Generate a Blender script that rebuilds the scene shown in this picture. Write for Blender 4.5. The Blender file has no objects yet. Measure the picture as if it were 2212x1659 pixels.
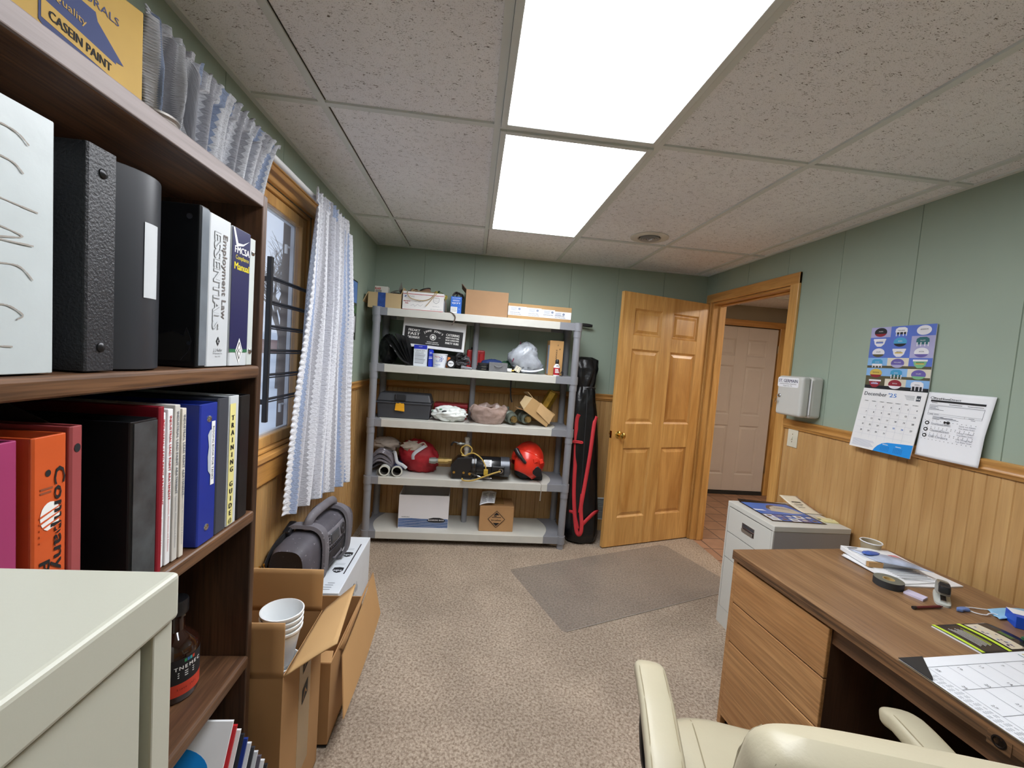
import bpy, math, random
from mathutils import Matrix, Vector, noise, Euler
random.seed(7)
R=math.radians
SC=bpy.context.scene
COL=SC.collection
# ---------------------------------------------------------------- camera
CAMPOS=(-0.028,-1.569,1.453)
yaw,pitch,roll=0.09574,-0.0608,-0.0742
F_PX=900.6
cam=bpy.data.cameras.new('camera'); camo=bpy.data.objects.new('camera',cam); COL.objects.link(camo)
fv=Vector((math.sin(yaw)*math.cos(pitch),math.cos(yaw)*math.cos(pitch),math.sin(pitch)))
rv=Vector((math.cos(yaw),-math.sin(yaw),0)); dv=fv.cross(rv)
r2=math.cos(roll)*rv+math.sin(roll)*dv; d2=-math.sin(roll)*rv+math.cos(roll)*dv
m=Matrix((( r2.x,-d2.x,-fv.x,CAMPOS[0]),(r2.y,-d2.y,-fv.y,CAMPOS[1]),(r2.z,-d2.z,-fv.z,CAMPOS[2]),(0,0,0,1)))
camo.matrix_world=m
cam.sensor_width=36; cam.lens=F_PX/2212*36; cam.clip_start=0.02; cam.clip_end=200
SC.camera=camo
# ---------------------------------------------------------------- light
SC.view_settings.view_transform='Standard'; SC.view_settings.look='None'
SC.view_settings.exposure=0.0; SC.view_settings.gamma=1.0
wd=bpy.data.worlds.new('overcast_sky'); SC.world=wd; wd.use_nodes=True
wd.node_tree.nodes['Background'].inputs[0].default_value=(0.58,0.68,0.86,1)
wd.node_tree.nodes['Background'].inputs[1].default_value=1.0
PANEL=15.5          # emission of the ceiling panels
HALL_FILL=42.0  # emission of the added, unseen hall panel
# ---------------------------------------------------------------- room constants
XL,XR,YB,YF,ZC=-0.863,1.949,1.937,-2.45,2.29
X3,Y3,Z3=Vector((1,0,0)),Vector((0,1,0)),Vector((0,0,1))
# ---------------------------------------------------------------- materials
def lin(c):
    if isinstance(c,str): c=[int(c[i:i+2],16) for i in (0,2,4)]
    o=[]
    for v in c[:3]:
        v/=255.0; o.append(v/12.92 if v<=.04045 else ((v+.055)/1.055)**2.4)
    return (*o,1)
class NT:
    def __init__(s,name):
        s.m=bpy.data.materials.new(name); s.m.use_nodes=True; s.t=s.m.node_tree
        s.b=s.t.nodes['Principled BSDF']; s.out=s.t.nodes['Material Output']
    def n(s,typ,**k):
        nd=s.t.nodes.new(typ)
        for a,v in k.items():
            if a in nd.inputs.keys(): nd.inputs[a].default_value=v
            else: setattr(nd,a,v)
        return nd
    def l(s,a,b): s.t.links.new(a,b)
    def co(s,scale=(1,1,1),rot=(0,0,0),src='Object'):
        tc=s.n('ShaderNodeTexCoord'); mp=s.n('ShaderNodeMapping')
        mp.inputs['Scale'].default_value=scale; mp.inputs['Rotation'].default_value=rot
        s.l(tc.outputs[src],mp.inputs[0]); return mp.outputs[0]
    def noise(s,v,scale=5,detail=3,dist=0,rough=.5):
        nd=s.n('ShaderNodeTexNoise',Scale=scale,Detail=detail,Distortion=dist,Roughness=rough); s.l(v,nd.inputs['Vector']); return nd.outputs[0]
    def ramp(s,f,stops,interp='LINEAR'):
        r=s.n('ShaderNodeValToRGB'); r.color_ramp.interpolation=interp
        e=r.color_ramp.elements
        while len(e)<len(stops): e.new(.5)
        for i,(p,c) in enumerate(stops): e[i].position=p; e[i].color=c if not isinstance(c,(int,float)) else (c,c,c,1)
        s.l(f,r.inputs[0]); return r.outputs[0]
    def mix(s,f,a,b,mode='MIX'):
        x=s.n('ShaderNodeMix',data_type='RGBA',blend_type=mode)
        if isinstance(f,(int,float)): x.inputs[0].default_value=f
        else: s.l(f,x.inputs[0])
        for i,v in ((6,a),(7,b)):
            if isinstance(v,tuple): x.inputs[i].default_value=v
            else: s.l(v,x.inputs[i])
        return x.outputs[2]
    def math(s,op,a,b=0.0):
        x=s.n('ShaderNodeMath',operation=op)
        for i,v in ((0,a),(1,b)):
            if isinstance(v,(int,float)): x.inputs[i].default_value=v
            else: s.l(v,x.inputs[i])
        return x.outputs[0]
    def bump(s,h,st=.3,d=.002):
        b=s.n('ShaderNodeBump',Strength=st,Distance=d); s.l(h,b.inputs['Height']); s.l(b.outputs[0],s.b.inputs['Normal'])
    def col(s,c):
        if isinstance(c,tuple): s.b.inputs['Base Color'].default_value=c
        else: s.l(c,s.b.inputs['Base Color'])
MC={}
def pm(name,c,rough=.5,metal=0,var=.12,vs=6,bs=0,bd=.001,bst=.3,spec=.5,alpha=1,coat=0,trans=0,sss=0,speck=None):
    if name in MC: return MC[name]
    t=NT(name); base=lin(c); v=t.co()
    nz=t.noise(v,vs,4)
    dk=tuple(x*(1-var) for x in base[:3])+(1,); lt=tuple(min(1,x*(1+var)) for x in base[:3])+(1,)
    cc=t.ramp(nz,[(.3,dk),(.7,lt)])
    if speck:
        s2=t.noise(v,speck[1],2); cc=t.mix(t.ramp(s2,[(speck[2],0),(speck[2]+.04,1)]),cc,lin(speck[0]))
    t.col(cc); t.b.inputs['Roughness'].default_value=rough; t.b.inputs['Metallic'].default_value=metal
    t.b.inputs['Specular IOR Level'].default_value=spec
    if alpha<1: t.b.inputs['Alpha'].default_value=alpha
    if coat: t.b.inputs['Coat Weight'].default_value=coat
    if trans: t.b.inputs['Transmission Weight'].default_value=trans
    if bs: t.bump(t.noise(v,bs,4),bst,bd)
    MC[name]=t.m; return t.m
def wood(name,dark,light,axis='Z',sc=1,rough=.4,fine=.35,coat=0,along=1.3,across=13,ring=0):
    if name in MC: return MC[name]
    t=NT(name); ai='XYZ'.index(axis)
    s1=[across*sc]*3; s1[ai]=along*sc; s2=[170*sc]*3; s2[ai]=7*sc
    v1=t.co(tuple(s1)); v2=t.co(tuple(s2))
    c=t.ramp(t.noise(v1,1,5,.9),[(.30,lin(dark)),(.68,lin(light))])
    if ring:
        s3=[ring]*3; s3[ai]=ring*.16
        w=t.n('ShaderNodeTexWave',wave_type='RINGS',rings_direction=axis,Scale=1.0,Distortion=6.0,Detail=3.0); w.inputs['Detail Scale'].default_value=.6
        t.l(t.co(tuple(s3)),w.inputs['Vector'])
        c=t.mix(t.ramp(w.outputs[1],[(.55,0.0),(.95,.5)]),c,lin(dark))
    f=t.ramp(t.noise(v2,1,3),[(.32,0),(.6,1)])
    dk=tuple(x*.5 for x in lin(dark)[:3])+(1,)
    c=t.mix(t.math('MULTIPLY',t.math('SUBTRACT',1.0,f),fine),c,dk)
    t.col(c); t.b.inputs['Roughness'].default_value=rough
    if coat: t.b.inputs['Coat Weight'].default_value=coat; t.b.inputs['Coat Roughness'].default_value=.15
    t.bump(f,.15,.0006); MC[name]=t.m; return t.m
def emis(name,c,s):
    t=NT(name); t.b.inputs['Base Color'].default_value=lin(c); t.b.inputs['Emission Color'].default_value=lin(c); t.b.inputs['Emission Strength'].default_value=s
    MC[name]=t.m; return t.m
def M_ceiling():
    t=NT('ceiling_tile'); v=t.co()
    a=t.noise(t.co((80,215,80)),1,3,1.7); b=t.noise(t.co((34,34,34)),1,2,.6)
    fis=t.math('MULTIPLY',t.ramp(a,[(.36,1),(.40,0)]),t.ramp(b,[(.44,0),(.56,1)]))
    pin=t.ramp(t.noise(v,330,2),[(.33,1),(.38,0)])
    fis=t.math('MAXIMUM',fis,t.math('MULTIPLY',pin,.55))
    base=t.ramp(t.noise(v,2.2,3),[(.35,lin((242,242,244))),(.65,lin((248,249,250)))])
    t.col(t.mix(fis,base,lin((112,105,98)))); t.b.inputs['Roughness'].default_value=.95
    h=t.math('SUBTRACT',t.noise(v,190,3),fis); t.bump(h,.6,.003); return t.m
def M_carpet():
    t=NT('berber_carpet'); v=t.co((1,1,1),(0,0,.35))
    vo=t.n('ShaderNodeTexVoronoi',Scale=150.0); t.l(v,vo.inputs['Vector'])
    c=t.ramp(vo.outputs['Distance'],[(.05,lin((200,183,163))),(.6,lin((146,129,112)))])
    n2=t.ramp(t.noise(v,90,3),[(.35,lin((128,112,97))),(.6,lin((206,190,171)))])
    c=t.mix(.5,c,n2)
    st=t.ramp(t.noise(v,2.3,5,.3),[(.4,.82),(.6,1.0)]); c=t.mix(1.0,c,st,'MULTIPLY')
    t.col(c); t.b.inputs['Roughness'].default_value=1; t.b.inputs['Specular IOR Level'].default_value=.1
    t.bump(t.math('SUBTRACT',1.0,vo.outputs['Distance']),.8,.004); return t.m
def M_tile():
    t=NT('terracotta_tile'); br=t.n('ShaderNodeTexBrick',offset=0.0); t.l(t.co((1,1,1),(0,0,0)),br.inputs['Vector'])
    br.inputs['Color1'].default_value=lin((184,142,112)); br.inputs['Color2'].default_value=lin((166,126,100)); br.inputs['Mortar'].default_value=lin((112,88,74))
    br.inputs['Scale'].default_value=1.0; br.inputs['Mortar Size'].default_value=.006; br.inputs['Brick Width'].default_value=.205; br.inputs['Row Height'].default_value=.205
    n=t.ramp(t.noise(t.co(),9,4),[(.3,.8),(.7,1)])
    t.col(t.mix(1.0,br.outputs[0],n,'MULTIPLY')); t.b.inputs['Roughness'].default_value=.5
    t.bump(br.outputs[1],-.5,.002); return t.m
def M_curtain(name,shade_gain=1.0):
    t=NT(name); tc=t.n('ShaderNodeTexCoord'); sp=t.n('ShaderNodeSeparateXYZ'); t.l(tc.outputs['UV'],sp.inputs[0])
    tri=t.math('PINGPONG',t.math('MULTIPLY',sp.outputs[1],60.0),.5)
    x=t.math('ADD',sp.outputs[0],t.math('MULTIPLY',tri,.016))
    W=lin((228,230,236)); B=lin((160,176,206)); G=lin((176,177,184)); L=lin((198,200,208))
    seq=[W,B,L,W,G,W,L,G,W,L,B,L,W,G,L,W,B,W]; n=len(seq)
    fr=t.math('FRACT',t.math('MULTIPLY',x,2.0))
    c=t.ramp(fr,[(i/n,s) for i,s in enumerate(seq)],'CONSTANT')
    wv=t.n('ShaderNodeTexWave',Scale=1.0,Distortion=3.0); mp=t.n('ShaderNodeMapping'); mp.inputs['Scale'].default_value=(60,260,1); t.l(tc.outputs['UV'],mp.inputs[0])
    nz=t.noise(mp.outputs[0],1,2,1.0)
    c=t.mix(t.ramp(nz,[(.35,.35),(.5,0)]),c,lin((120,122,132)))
    if shade_gain<1: c=t.mix(1.0,c,(shade_gain,shade_gain,shade_gain,1),'MULTIPLY')  # darkens the whole weave to paint in shade
    t.col(c); t.b.inputs['Roughness'].default_value=.95; t.bump(nz,.9,.004)
    return t.m
BLK='101012'
WHITE=pm('matte_white','e8e9ea',.6,var=.03); BWH=pm('binder_white','c6cacd',.4,var=.03); PAPER=pm('white_paper','eceef2',.7,var=.02); INK=pm('black_ink','17171a',.7,var=.05)
INKG=pm('grey_ink','70747c',.7,var=.05); INKB=pm('blue_ink','1c4fa0',.6,var=.05); INKR=pm('red_ink','b01c24',.6,var=.05); SKY=pm('sky_blue_print','168fe2',.5,var=.03)
WINK=pm('white_ink','f1f1ee',.6,var=.02); YEL=pm('yellow_ink','e2d020',.6,var=.03); NAVY=pm('navy_print','1b1c4c',.35,var=.06)
GREENW=pm('sage_green_paint',(152,167,151),.62,var=.035,vs=3,bs=260,bst=.08)
PINE=wood('golden_pine',(186,134,68),(222,174,104),'Z',1,.38,.25,.25)
PINEX=wood('golden_pine_x',(172,118,58),(212,158,90),'X',1,.38,.3,.25)
PINEY=wood('golden_pine_y',(176,122,58),(214,162,92),'Y',1,.38,.3,.25)
BEAD=wood('beadboard_pine',(178,136,84),(206,166,110),'Z',1,.42,.12,.2)
OAKZ=wood('dark_oak_z',(58,38,26),(96,66,44),'Z',1,.45,.6)
OAKY=wood('dark_oak_y',(74,50,34),(124,88,60),'Y',1,.42,.7,.1)
OAKTOP=wood('desk_oak_top',(126,92,62),(158,122,86),'Y',1,.4,.5,.15,along=.9,across=9,ring=9)
OAKDR=wood('desk_oak_front',(162,114,68),(198,150,98),'Y',1,.42,.5,.1,ring=8)
OAKED=wood('desk_oak_edge',(84,58,36),(134,96,62),'Y',1,.5,.9,.1,across=60)
CARD=pm('cardboard','b08a5c',.8,var=.08,vs=4,bs=120,bst=.1); CARDD=pm('cardboard_inner','8e6c46',.85,var=.08,vs=5)
CREAM=pm('cream_enamel','c9c9ba',.32,var=.02,vs=2,bs=400,bst=.05); CREAMG=pm('cream_enamel_gap','55564f',.6)
PUTTY=pm('light_grey_enamel','cfcfc8',.35,var=.02,vs=2)
SHW=pm('shelf_plastic_light','c6c5bd',.55,var=.04,vs=9,bs=300,bst=.08); SHG=pm('shelf_plastic_grey','84868c',.5,var=.05,vs=8)
BLACKP=pm('black_plastic','1b1b1e',.35,var=.1); BLACKM=pm('black_vinyl','121214',.28,var=.15,vs=10,bs=60,bst=.25,bd=.002)
CHROME=pm('chrome','c9c9cc',.18,1,var=.03); BRASS=pm('polished_brass','d9b25e',.2,1,var=.05)
CEIL=M_ceiling(); CARPET=M_carpet(); TILE=M_tile()
TBAR=pm('white_grid_enamel',(214,219,215),.5,var=.03)
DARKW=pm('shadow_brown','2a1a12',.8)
# ---------------------------------------------------------------- geometry helpers
_tc={}
def textmesh(s):
    if s in _tc: return _tc[s]
    cu=bpy.data.curves.new('t','FONT'); cu.body=s; cu.resolution_u=2; cu.size=1; cu.fill_mode='FRONT'
    ob=bpy.data.objects.new('t',cu); me=bpy.data.meshes.new_from_object(ob)
    vs=[v.co.copy() for v in me.vertices]; fs=[tuple(p.vertices) for p in me.polygons]
    bpy.data.objects.remove(ob); bpy.data.meshes.remove(me); bpy.data.curves.remove(cu)
    _tc[s]=(vs,fs); return _tc[s]
class MB:
    def __init__(s): s.v=[];s.f=[];s.mi=[];s.uv=None
    def add(s,vs,fs,mi=0):
        b=len(s.v); s.v+= [Vector(v) for v in vs]
        for f in fs: s.f.append(tuple(i+b for i in f)); s.mi.append(mi)
        return s
    def bx(s,x0,x1,y0,y1,z0,z1,mi=0):
        return s.add([(x0,y0,z0),(x1,y0,z0),(x1,y1,z0),(x0,y1,z0),(x0,y0,z1),(x1,y0,z1),(x1,y1,z1),(x0,y1,z1)],
          [(0,3,2,1),(4,5,6,7),(0,1,5,4),(1,2,6,5),(2,3,7,6),(3,0,4,7)],mi)
    def ob(s,c,size,rot=(0,0,0),mi=0,taper=1):
        a,b,d=[q/2 for q in size]; M=Euler(rot).to_matrix(); c=Vector(c)
        vs=[(-a,-b,-d),(a,-b,-d),(a,b,-d),(-a,b,-d),(-a*taper,-b*taper,d),(a*taper,-b*taper,d),(a*taper,b*taper,d),(-a*taper,b*taper,d)]
        return s.add([c+M@Vector(v) for v in vs],[(0,3,2,1),(4,5,6,7),(0,1,5,4),(1,2,6,5),(2,3,7,6),(3,0,4,7)],mi)
    def prism(s,pts,o,X,Y,d,mi=0):
        o=Vector(o);X=Vector(X).normalized();Y=Vector(Y).normalized();Z=X.cross(Y)
        n=len(pts); A=[o+X*p[0]+Y*p[1] for p in pts]; B=[a+Z*d for a in A]
        ar=sum(pts[i][0]*pts[(i+1)%n][1]-pts[(i+1)%n][0]*pts[i][1] for i in range(n))
        fl=(ar>0)==(d>0)
        top=tuple(range(n,2*n)); bot=tuple(range(n-1,-1,-1)); sd=[(i,(i+1)%n,n+(i+1)%n,n+i) for i in range(n)]
        fs=[top,bot]+sd
        if not fl: fs=[tuple(reversed(f)) for f in fs]
        return s.add(A+B,fs,mi)
    def poly(s,pts,o,X,Y,mi=0,off=.0006):
        o=Vector(o);X=Vector(X).normalized();Y=Vector(Y).normalized();Z=X.cross(Y)
        ar=sum(pts[i][0]*pts[(i+1)%len(pts)][1]-pts[(i+1)%len(pts)][0]*pts[i][1] for i in range(len(pts)))
        if ar<0: pts=pts[::-1]
        return s.add([o+X*p[0]+Y*p[1]+Z*off for p in pts],[tuple(range(len(pts)))],mi)
    def rect(s,x0,y0,x1,y1,o,X,Y,mi=0,off=.0006): return s.poly([(x0,y0),(x1,y0),(x1,y1),(x0,y1)],o,X,Y,mi,off)
    def disc(s,cx,cy,rx,ry,o,X,Y,mi=0,off=.0006,n=20,a0=0,a1=360):
        return s.poly([(cx+rx*math.cos(R(a0+(a1-a0)*i/n)),cy+ry*math.sin(R(a0+(a1-a0)*i/n))) for i in range(n+(a1-a0<360))],o,X,Y,mi,off)
    def stroke(s,pts,w,o,X,Y,mi=0,off=.0007):
        for (a,b) in zip(pts,pts[1:]):
            a=Vector(a);b=Vector(b);d=(b-a)
            if d.length<1e-9: continue
            d.normalize();nn=Vector((-d.y,d.x))*w/2;e=d*w*.4
            s.poly([tuple(a-e+nn),tuple(a-e-nn),tuple(b+e-nn),tuple(b+e+nn)],o,X,Y,mi,off)
        return s
    def text(s,t,o,X,Y,size,mi=0,fit=None,al='C',off=.0008,sq=1,bold=0):
        vs,fs=textmesh(t); o=Vector(o);X=Vector(X).normalized();Y=Vector(Y).normalized();Z=X.cross(Y)
        if not vs: return s
        w=max(v.x for v in vs); l=min(v.x for v in vs)
        k=size; kx=size*sq
        if fit: kx=fit/(w-l)
        sh={'C':-(w+l)/2,'L':-l,'R':-w}[al]
        for ix,dx in enumerate([0] if not bold else [-bold,0,bold]):
            s.add([o+X*((v.x+sh)*kx+dx)+Y*((v.y-.35)*k)+Z*(off+ix*.00015) for v in vs],fs,mi)
        return s
    def cyl(s,a,b,r0,r1=None,n=16,mi=0,cap=True):
        a=Vector(a);b=Vector(b);r1=r0 if r1 is None else r1;d=(b-a).normalized()
        u=d.orthogonal().normalized();w=d.cross(u)
        A=[a+(u*math.cos(2*math.pi*i/n)+w*math.sin(2*math.pi*i/n))*r0 for i in range(n)]
        B=[b+(u*math.cos(2*math.pi*i/n)+w*math.sin(2*math.pi*i/n))*r1 for i in range(n)]
        fs=[(i,(i+1)%n,n+(i+1)%n,n+i) for i in range(n)]
        if cap: fs+=[tuple(range(n-1,-1,-1)),tuple(range(n,2*n))]
        return s.add(A+B,fs,mi)
    def tube(s,pts,r,n=8,mi=0,smooth=0,closed=False,flat=None):
        P=[Vector(p) for p in pts]
        if smooth:
            Q=[]
            m_=len(P)
            for i in range(m_-(0 if closed else 1)):
                p0=P[(i-1)%m_] if closed or i>0 else P[0];p1=P[i];p2=P[(i+1)%m_];p3=P[(i+2)%m_] if closed or i+2<m_ else P[-1]
                for k in range(smooth):
                    t=k/smooth
                    Q.append(.5*((2*p1)+(p2-p0)*t+(2*p0-5*p1+4*p2-p3)*t*t+(3*p1-p0-3*p2+p3)*t**3))
            if not closed: Q.append(P[-1])
            P=Q
        m_=len(P); rings=[]; u=None
        for i,p in enumerate(P):
            d=(P[(i+1)%m_]-P[i-1]) if (closed or 0<i<m_-1) else (P[1]-P[0] if i==0 else P[-1]-P[-2])
            if d.length<1e-9: d=Vector((0,0,1))
            d.normalize()
            u=(d.orthogonal() if u is None else u-d*u.dot(d))
            if u.length<1e-6: u=d.orthogonal()
            u.normalize(); w=d.cross(u)
            rr=r[min(len(r)-1,int(i*len(r)/m_))] if isinstance(r,(list,tuple)) else r
            fx=flat or 1
            rings.append([p+(u*math.cos(2*math.pi*j/n)+w*math.sin(2*math.pi*j/n)*fx)*rr for j in range(n)])
        vs=[v for q in rings for v in q]; fs=[]
        for i in range(m_ if closed else m_-1):
            k=(i+1)%m_
            for j in range(n): fs.append((i*n+j,i*n+(j+1)%n,k*n+(j+1)%n,k*n+j))
        if not closed: fs+=[tuple(range(n-1,-1,-1)),tuple(range((m_-1)*n,m_*n))]
        return s.add(vs,fs,mi)
    def lathe(s,prof,o=(0,0,0),A=(0,0,1),n=24,mi=0):
        o=Vector(o);A=Vector(A).normalized();u=A.orthogonal().normalized();w=A.cross(u);vs=[];fs=[]
        for (r,z) in prof: vs+=[o+A*z+(u*math.cos(2*math.pi*i/n)+w*math.sin(2*math.pi*i/n))*r for i in range(n)]
        for k in range(len(prof)-1):
            for i in range(n): fs.append((k*n+i,k*n+(i+1)%n,(k+1)*n+(i+1)%n,(k+1)*n+i))
        return s.add(vs,fs,mi)
    def grid(s,fn,nu,nv,mi=0,uv=False,flip=False):
        b=len(s.v); s.v+=[Vector(fn(i/nu,j/nv)) for j in range(nv+1) for i in range(nu+1)]
        for j in range(nv):
            for i in range(nu):
                a=b+j*(nu+1)+i; f=(a,a+1,a+nu+2,a+nu+1)
                s.f.append(f[::-1] if flip else f); s.mi.append(mi)
        if uv: s.uv=[(i/nu,j/nv) for j in range(nv+1) for i in range(nu+1)]
        return s
    def blob(s,c,r,nu=24,nv=16,amp=.1,fr=3,seed=0,mi=0,flatz=None,sharp=1,fn=None):
        c=Vector(c)
        def g(u,v):
            th=2*math.pi*u; ph=math.pi*v
            d=Vector((math.cos(th)*math.sin(ph),math.sin(th)*math.sin(ph),-math.cos(ph)))
            k=noise.noise(d*fr+Vector((seed,seed*2.1,0)))
            if sharp>1: k=(1-abs(k)*2)*.5
            q=1+amp*k*2+amp*.5*noise.noise(d*fr*2.7+Vector((0,seed,3)))
            p=Vector((d.x*r[0]*q,d.y*r[1]*q,d.z*r[2]*q))
            p+=c
            if fn: p=fn(p)
            if flatz is not None and p.z<flatz: p.z=flatz
            return p
        return s.grid(g,nu,nv,mi)
    def build(s,name,mats,par=None,smooth=False,bevel=0,seg=2,sub=0,solid=0,ang=35,w=True,loc=None,rot=None):
        me=bpy.data.meshes.new(name); me.from_pydata([tuple(v) for v in s.v],[],s.f)
        for m_ in (mats if isinstance(mats,(list,tuple)) else [mats]): me.materials.append(m_)
        me.polygons.foreach_set('material_index',s.mi)
        if s.uv and len(s.uv)==len(s.v):
            l=me.uv_layers.new(name='UVMap')
            for lp in me.loops: l.data[lp.index].uv=s.uv[lp.vertex_index]
        me.update(); me.validate()
        if smooth or sub:
            me.polygons.foreach_set('use_smooth',[True]*len(me.polygons))
            if smooth and not sub: me.set_sharp_from_angle(angle=R(ang))
        o=bpy.data.objects.new(name,me); COL.objects.link(o)
        if loc: o.location=loc
        if rot: o.rotation_euler=rot
        if solid: k=o.modifiers.new('s','SOLIDIFY'); k.thickness=solid; k.offset=0
        if bevel: k=o.modifiers.new('b','BEVEL'); k.width=bevel; k.segments=seg; k.limit_method='ANGLE'; k.angle_limit=R(40)
        if sub: k=o.modifiers.new('ss','SUBSURF'); k.levels=sub; k.render_levels=sub
        if par:
            o.parent=par
            if w: 
                q=par.matrix_basis.copy(); pp=par.parent
                o.matrix_parent_inverse=PW(par).inverted()
        return o
def PW(o):
    m_=o.matrix_basis.copy()
    if o.parent: m_=PW(o.parent)@o.matrix_parent_inverse@m_
    return m_
def thing(name,label,cat,loc=(0,0,0),rz=0,group=None):
    o=bpy.data.objects.new(name,None); o.empty_display_size=.05; COL.objects.link(o); o.location=loc; o.rotation_euler=(0,0,rz)
    o['label']=label; o['category']=cat
    if group: o['group']=group
    return o
def tag(o,label,cat,group=None):
    o['label']=label; o['category']=cat
    if group: o['group']=group
    return o
def struct(o,kind='structure'): o['kind']=kind; return o
def sempty(name,loc=(0,0,0)):
    o=bpy.data.objects.new(name,None); COL.objects.link(o); o.location=loc; o['kind']='structure'; return o
BACK=(X3,Z3)          # print axes on surfaces that face the camera (-y)
PX_=(Y3,Z3)           # surfaces facing +x
MX_=(-Y3,Z3)          # surfaces facing -x
DOWN=(-Z3,Y3)         # text running down a +x facing spine
# ================================================================ ROOM
def panel(name,par,mat,a,al,nr,L,z0,z1,sp,off,w,dp,th=.012):
    al=Vector(al);nr=Vector(nr); pts=[(0,0)]; k=off
    while k<L-w:
        if k>w: pts+=[(k-w/2,0),(k,-dp),(k+w/2,0)]
        k+=sp
    pts+=[(L,0),(L,-th),(0,-th)]
    up=al.cross(nr).z>0
    return MB().prism(pts,(a[0],a[1],z0 if up else z1),al,nr,z1-z0).build(name,mat,par)
RAILZ0,RAILZ1=1.150,1.207
# floor
struct(MB().bx(XL-.02,1.975,YF-.02,YB+.02,-.05,0).build('floor',CARPET))
hf=struct(MB().bx(1.975,4.0,.3,3.3,-.05,-.002).build('floor_hall',TILE))
# back wall
wb=sempty('wall_back'); 
panel('upper_panel',wb,GREENW,(XL,YB,0),(1,0,0),(0,-1,0),XR-XL,RAILZ0,ZC+.01,.4064,.388,.004,.004)
panel('wainscot',wb,BEAD,(XL,YB-.0,0),(1,0,0),(0,-1,0),XR-XL,0,RAILZ0,.042,.02,.006,.004)
MB().bx(XL-.14,XR+.12,YB+.012,YB+.12,0,ZC+.1).build('wall_core',GREENW,wb)
def rail(name,a,al,nr,L,mat):
    al=Vector(al);nr=Vector(nr)
    prof=[(0,0),(.010,0),(.012,.008),(.020,.016),(.014,.026),(.014,.036),(.022,.044),(.024,.052),(.018,.057),(0,.057)]
    X=nr;Y=Z3;Z=X.cross(Y)
    s=1 if Z.dot(al)>0 else -1
    return struct(MB().prism(prof,(a[0],a[1],RAILZ0),X,Y,L*s).build(name,mat,smooth=True,ang=50))
rail('trim_1',(XL,YB,0),(1,0,0),(0,-1,0),XR-XL,PINEX)
# right wall, doorway y .93-1.82, z 0-2.04
DY0,DY1,DZ=.935,1.822,2.045
wr=sempty('wall_right')
panel('upper_panel',wr,GREENW,(XR,DY0,0),(0,-1,0),(-1,0,0),DY0-YF,RAILZ0,DZ,.4,.345,.004,.004)
panel('upper_panel',wr,GREENW,(XR,YB,0),(0,-1,0),(-1,0,0),YB-YF,DZ,ZC+.01,.4,.147,.004,.004)
panel('upper_panel',wr,GREENW,(XR,YB,0),(0,-1,0),(-1,0,0),YB-DY1,0,DZ,9,9,.004,.004)
panel('wainscot',wr,BEAD,(XR,DY0,0),(0,-1,0),(-1,0,0),DY0-YF,0,RAILZ0,.042,.02,.006,.003)
for (a,b,c,d) in ((YF,DY0,0,ZC+.1),(DY1,YB+.12,0,ZC+.1),(DY0,DY1,DZ,ZC+.1)):
    MB().bx(XR+.012,XR+.11,a,b,c,d).build('wall_core',pm('hall_beige_paint',(150,138,118),.7,var=.03),wr)
rail('trim_2',(XR,DY0-.072,0),(0,-1,0),(-1,0,0),DY0-.072-YF,PINEY)
# left wall with the window opening y -.40..0.60 z 1.0..2.06
WY0,WY1,WZ0,WZ1=-.40,.60,.985,2.062
wl=sempty('wall_left')
panel('wainscot',wl,BEAD,(XL,YF,0),(0,1,0),(1,0,0),YB-YF,0,WZ0,.042,.02,.006,.004)
for a,b in ((YF,WY0),(WY1,YB)):
    panel('wainscot',wl,BEAD,(XL,a,0),(0,1,0),(1,0,0),b-a,WZ0,RAILZ0,.042,.02+(.016 if a>0 else 0),.006,.004)
    panel('upper_panel',wl,GREENW,(XL,a,0),(0,1,0),(1,0,0),b-a,RAILZ0,WZ1,.4064,.30,.004,.004)
panel('upper_panel',wl,GREENW,(XL,YF,0),(0,1,0),(1,0,0),YB-YF,WZ1,ZC+.01,.4064,.30,.004,.004)
BROWNX=pm('brown_exterior_cladding','5b4a3e',.7)
for (a,b,c,d) in ((YF-.1,WY0,0,ZC+.1),(WY1,YB+.1,0,ZC+.1),(WY0,WY1,0,WZ0),(WY0,WY1,WZ1,ZC+.1)):
    MB().bx(XL-.127,XL-.012,a,b,c,d).build('wall_core',BROWNX,wl)
rail('trim_3',(XL,WY1+.075,0),(0,1,0),(1,0,0),YB-WY1-.075,PINEY)
# wall behind the camera
wf=sempty('wall_front')
panel('upper_panel',wf,GREENW,(XR,YF,0),(-1,0,0),(0,1,0),XR-XL,RAILZ0,ZC+.01,.4064,.2,.004,.004)
panel('wainscot',wf,BEAD,(XR,YF,0),(-1,0,0),(0,1,0),XR-XL,0,RAILZ0,.042,.02,.006,.004)
MB().bx(XL-.1,XR+.1,YF-.1,YF-.012,0,ZC+.1).build('wall_core',GREENW,wf)
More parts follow.
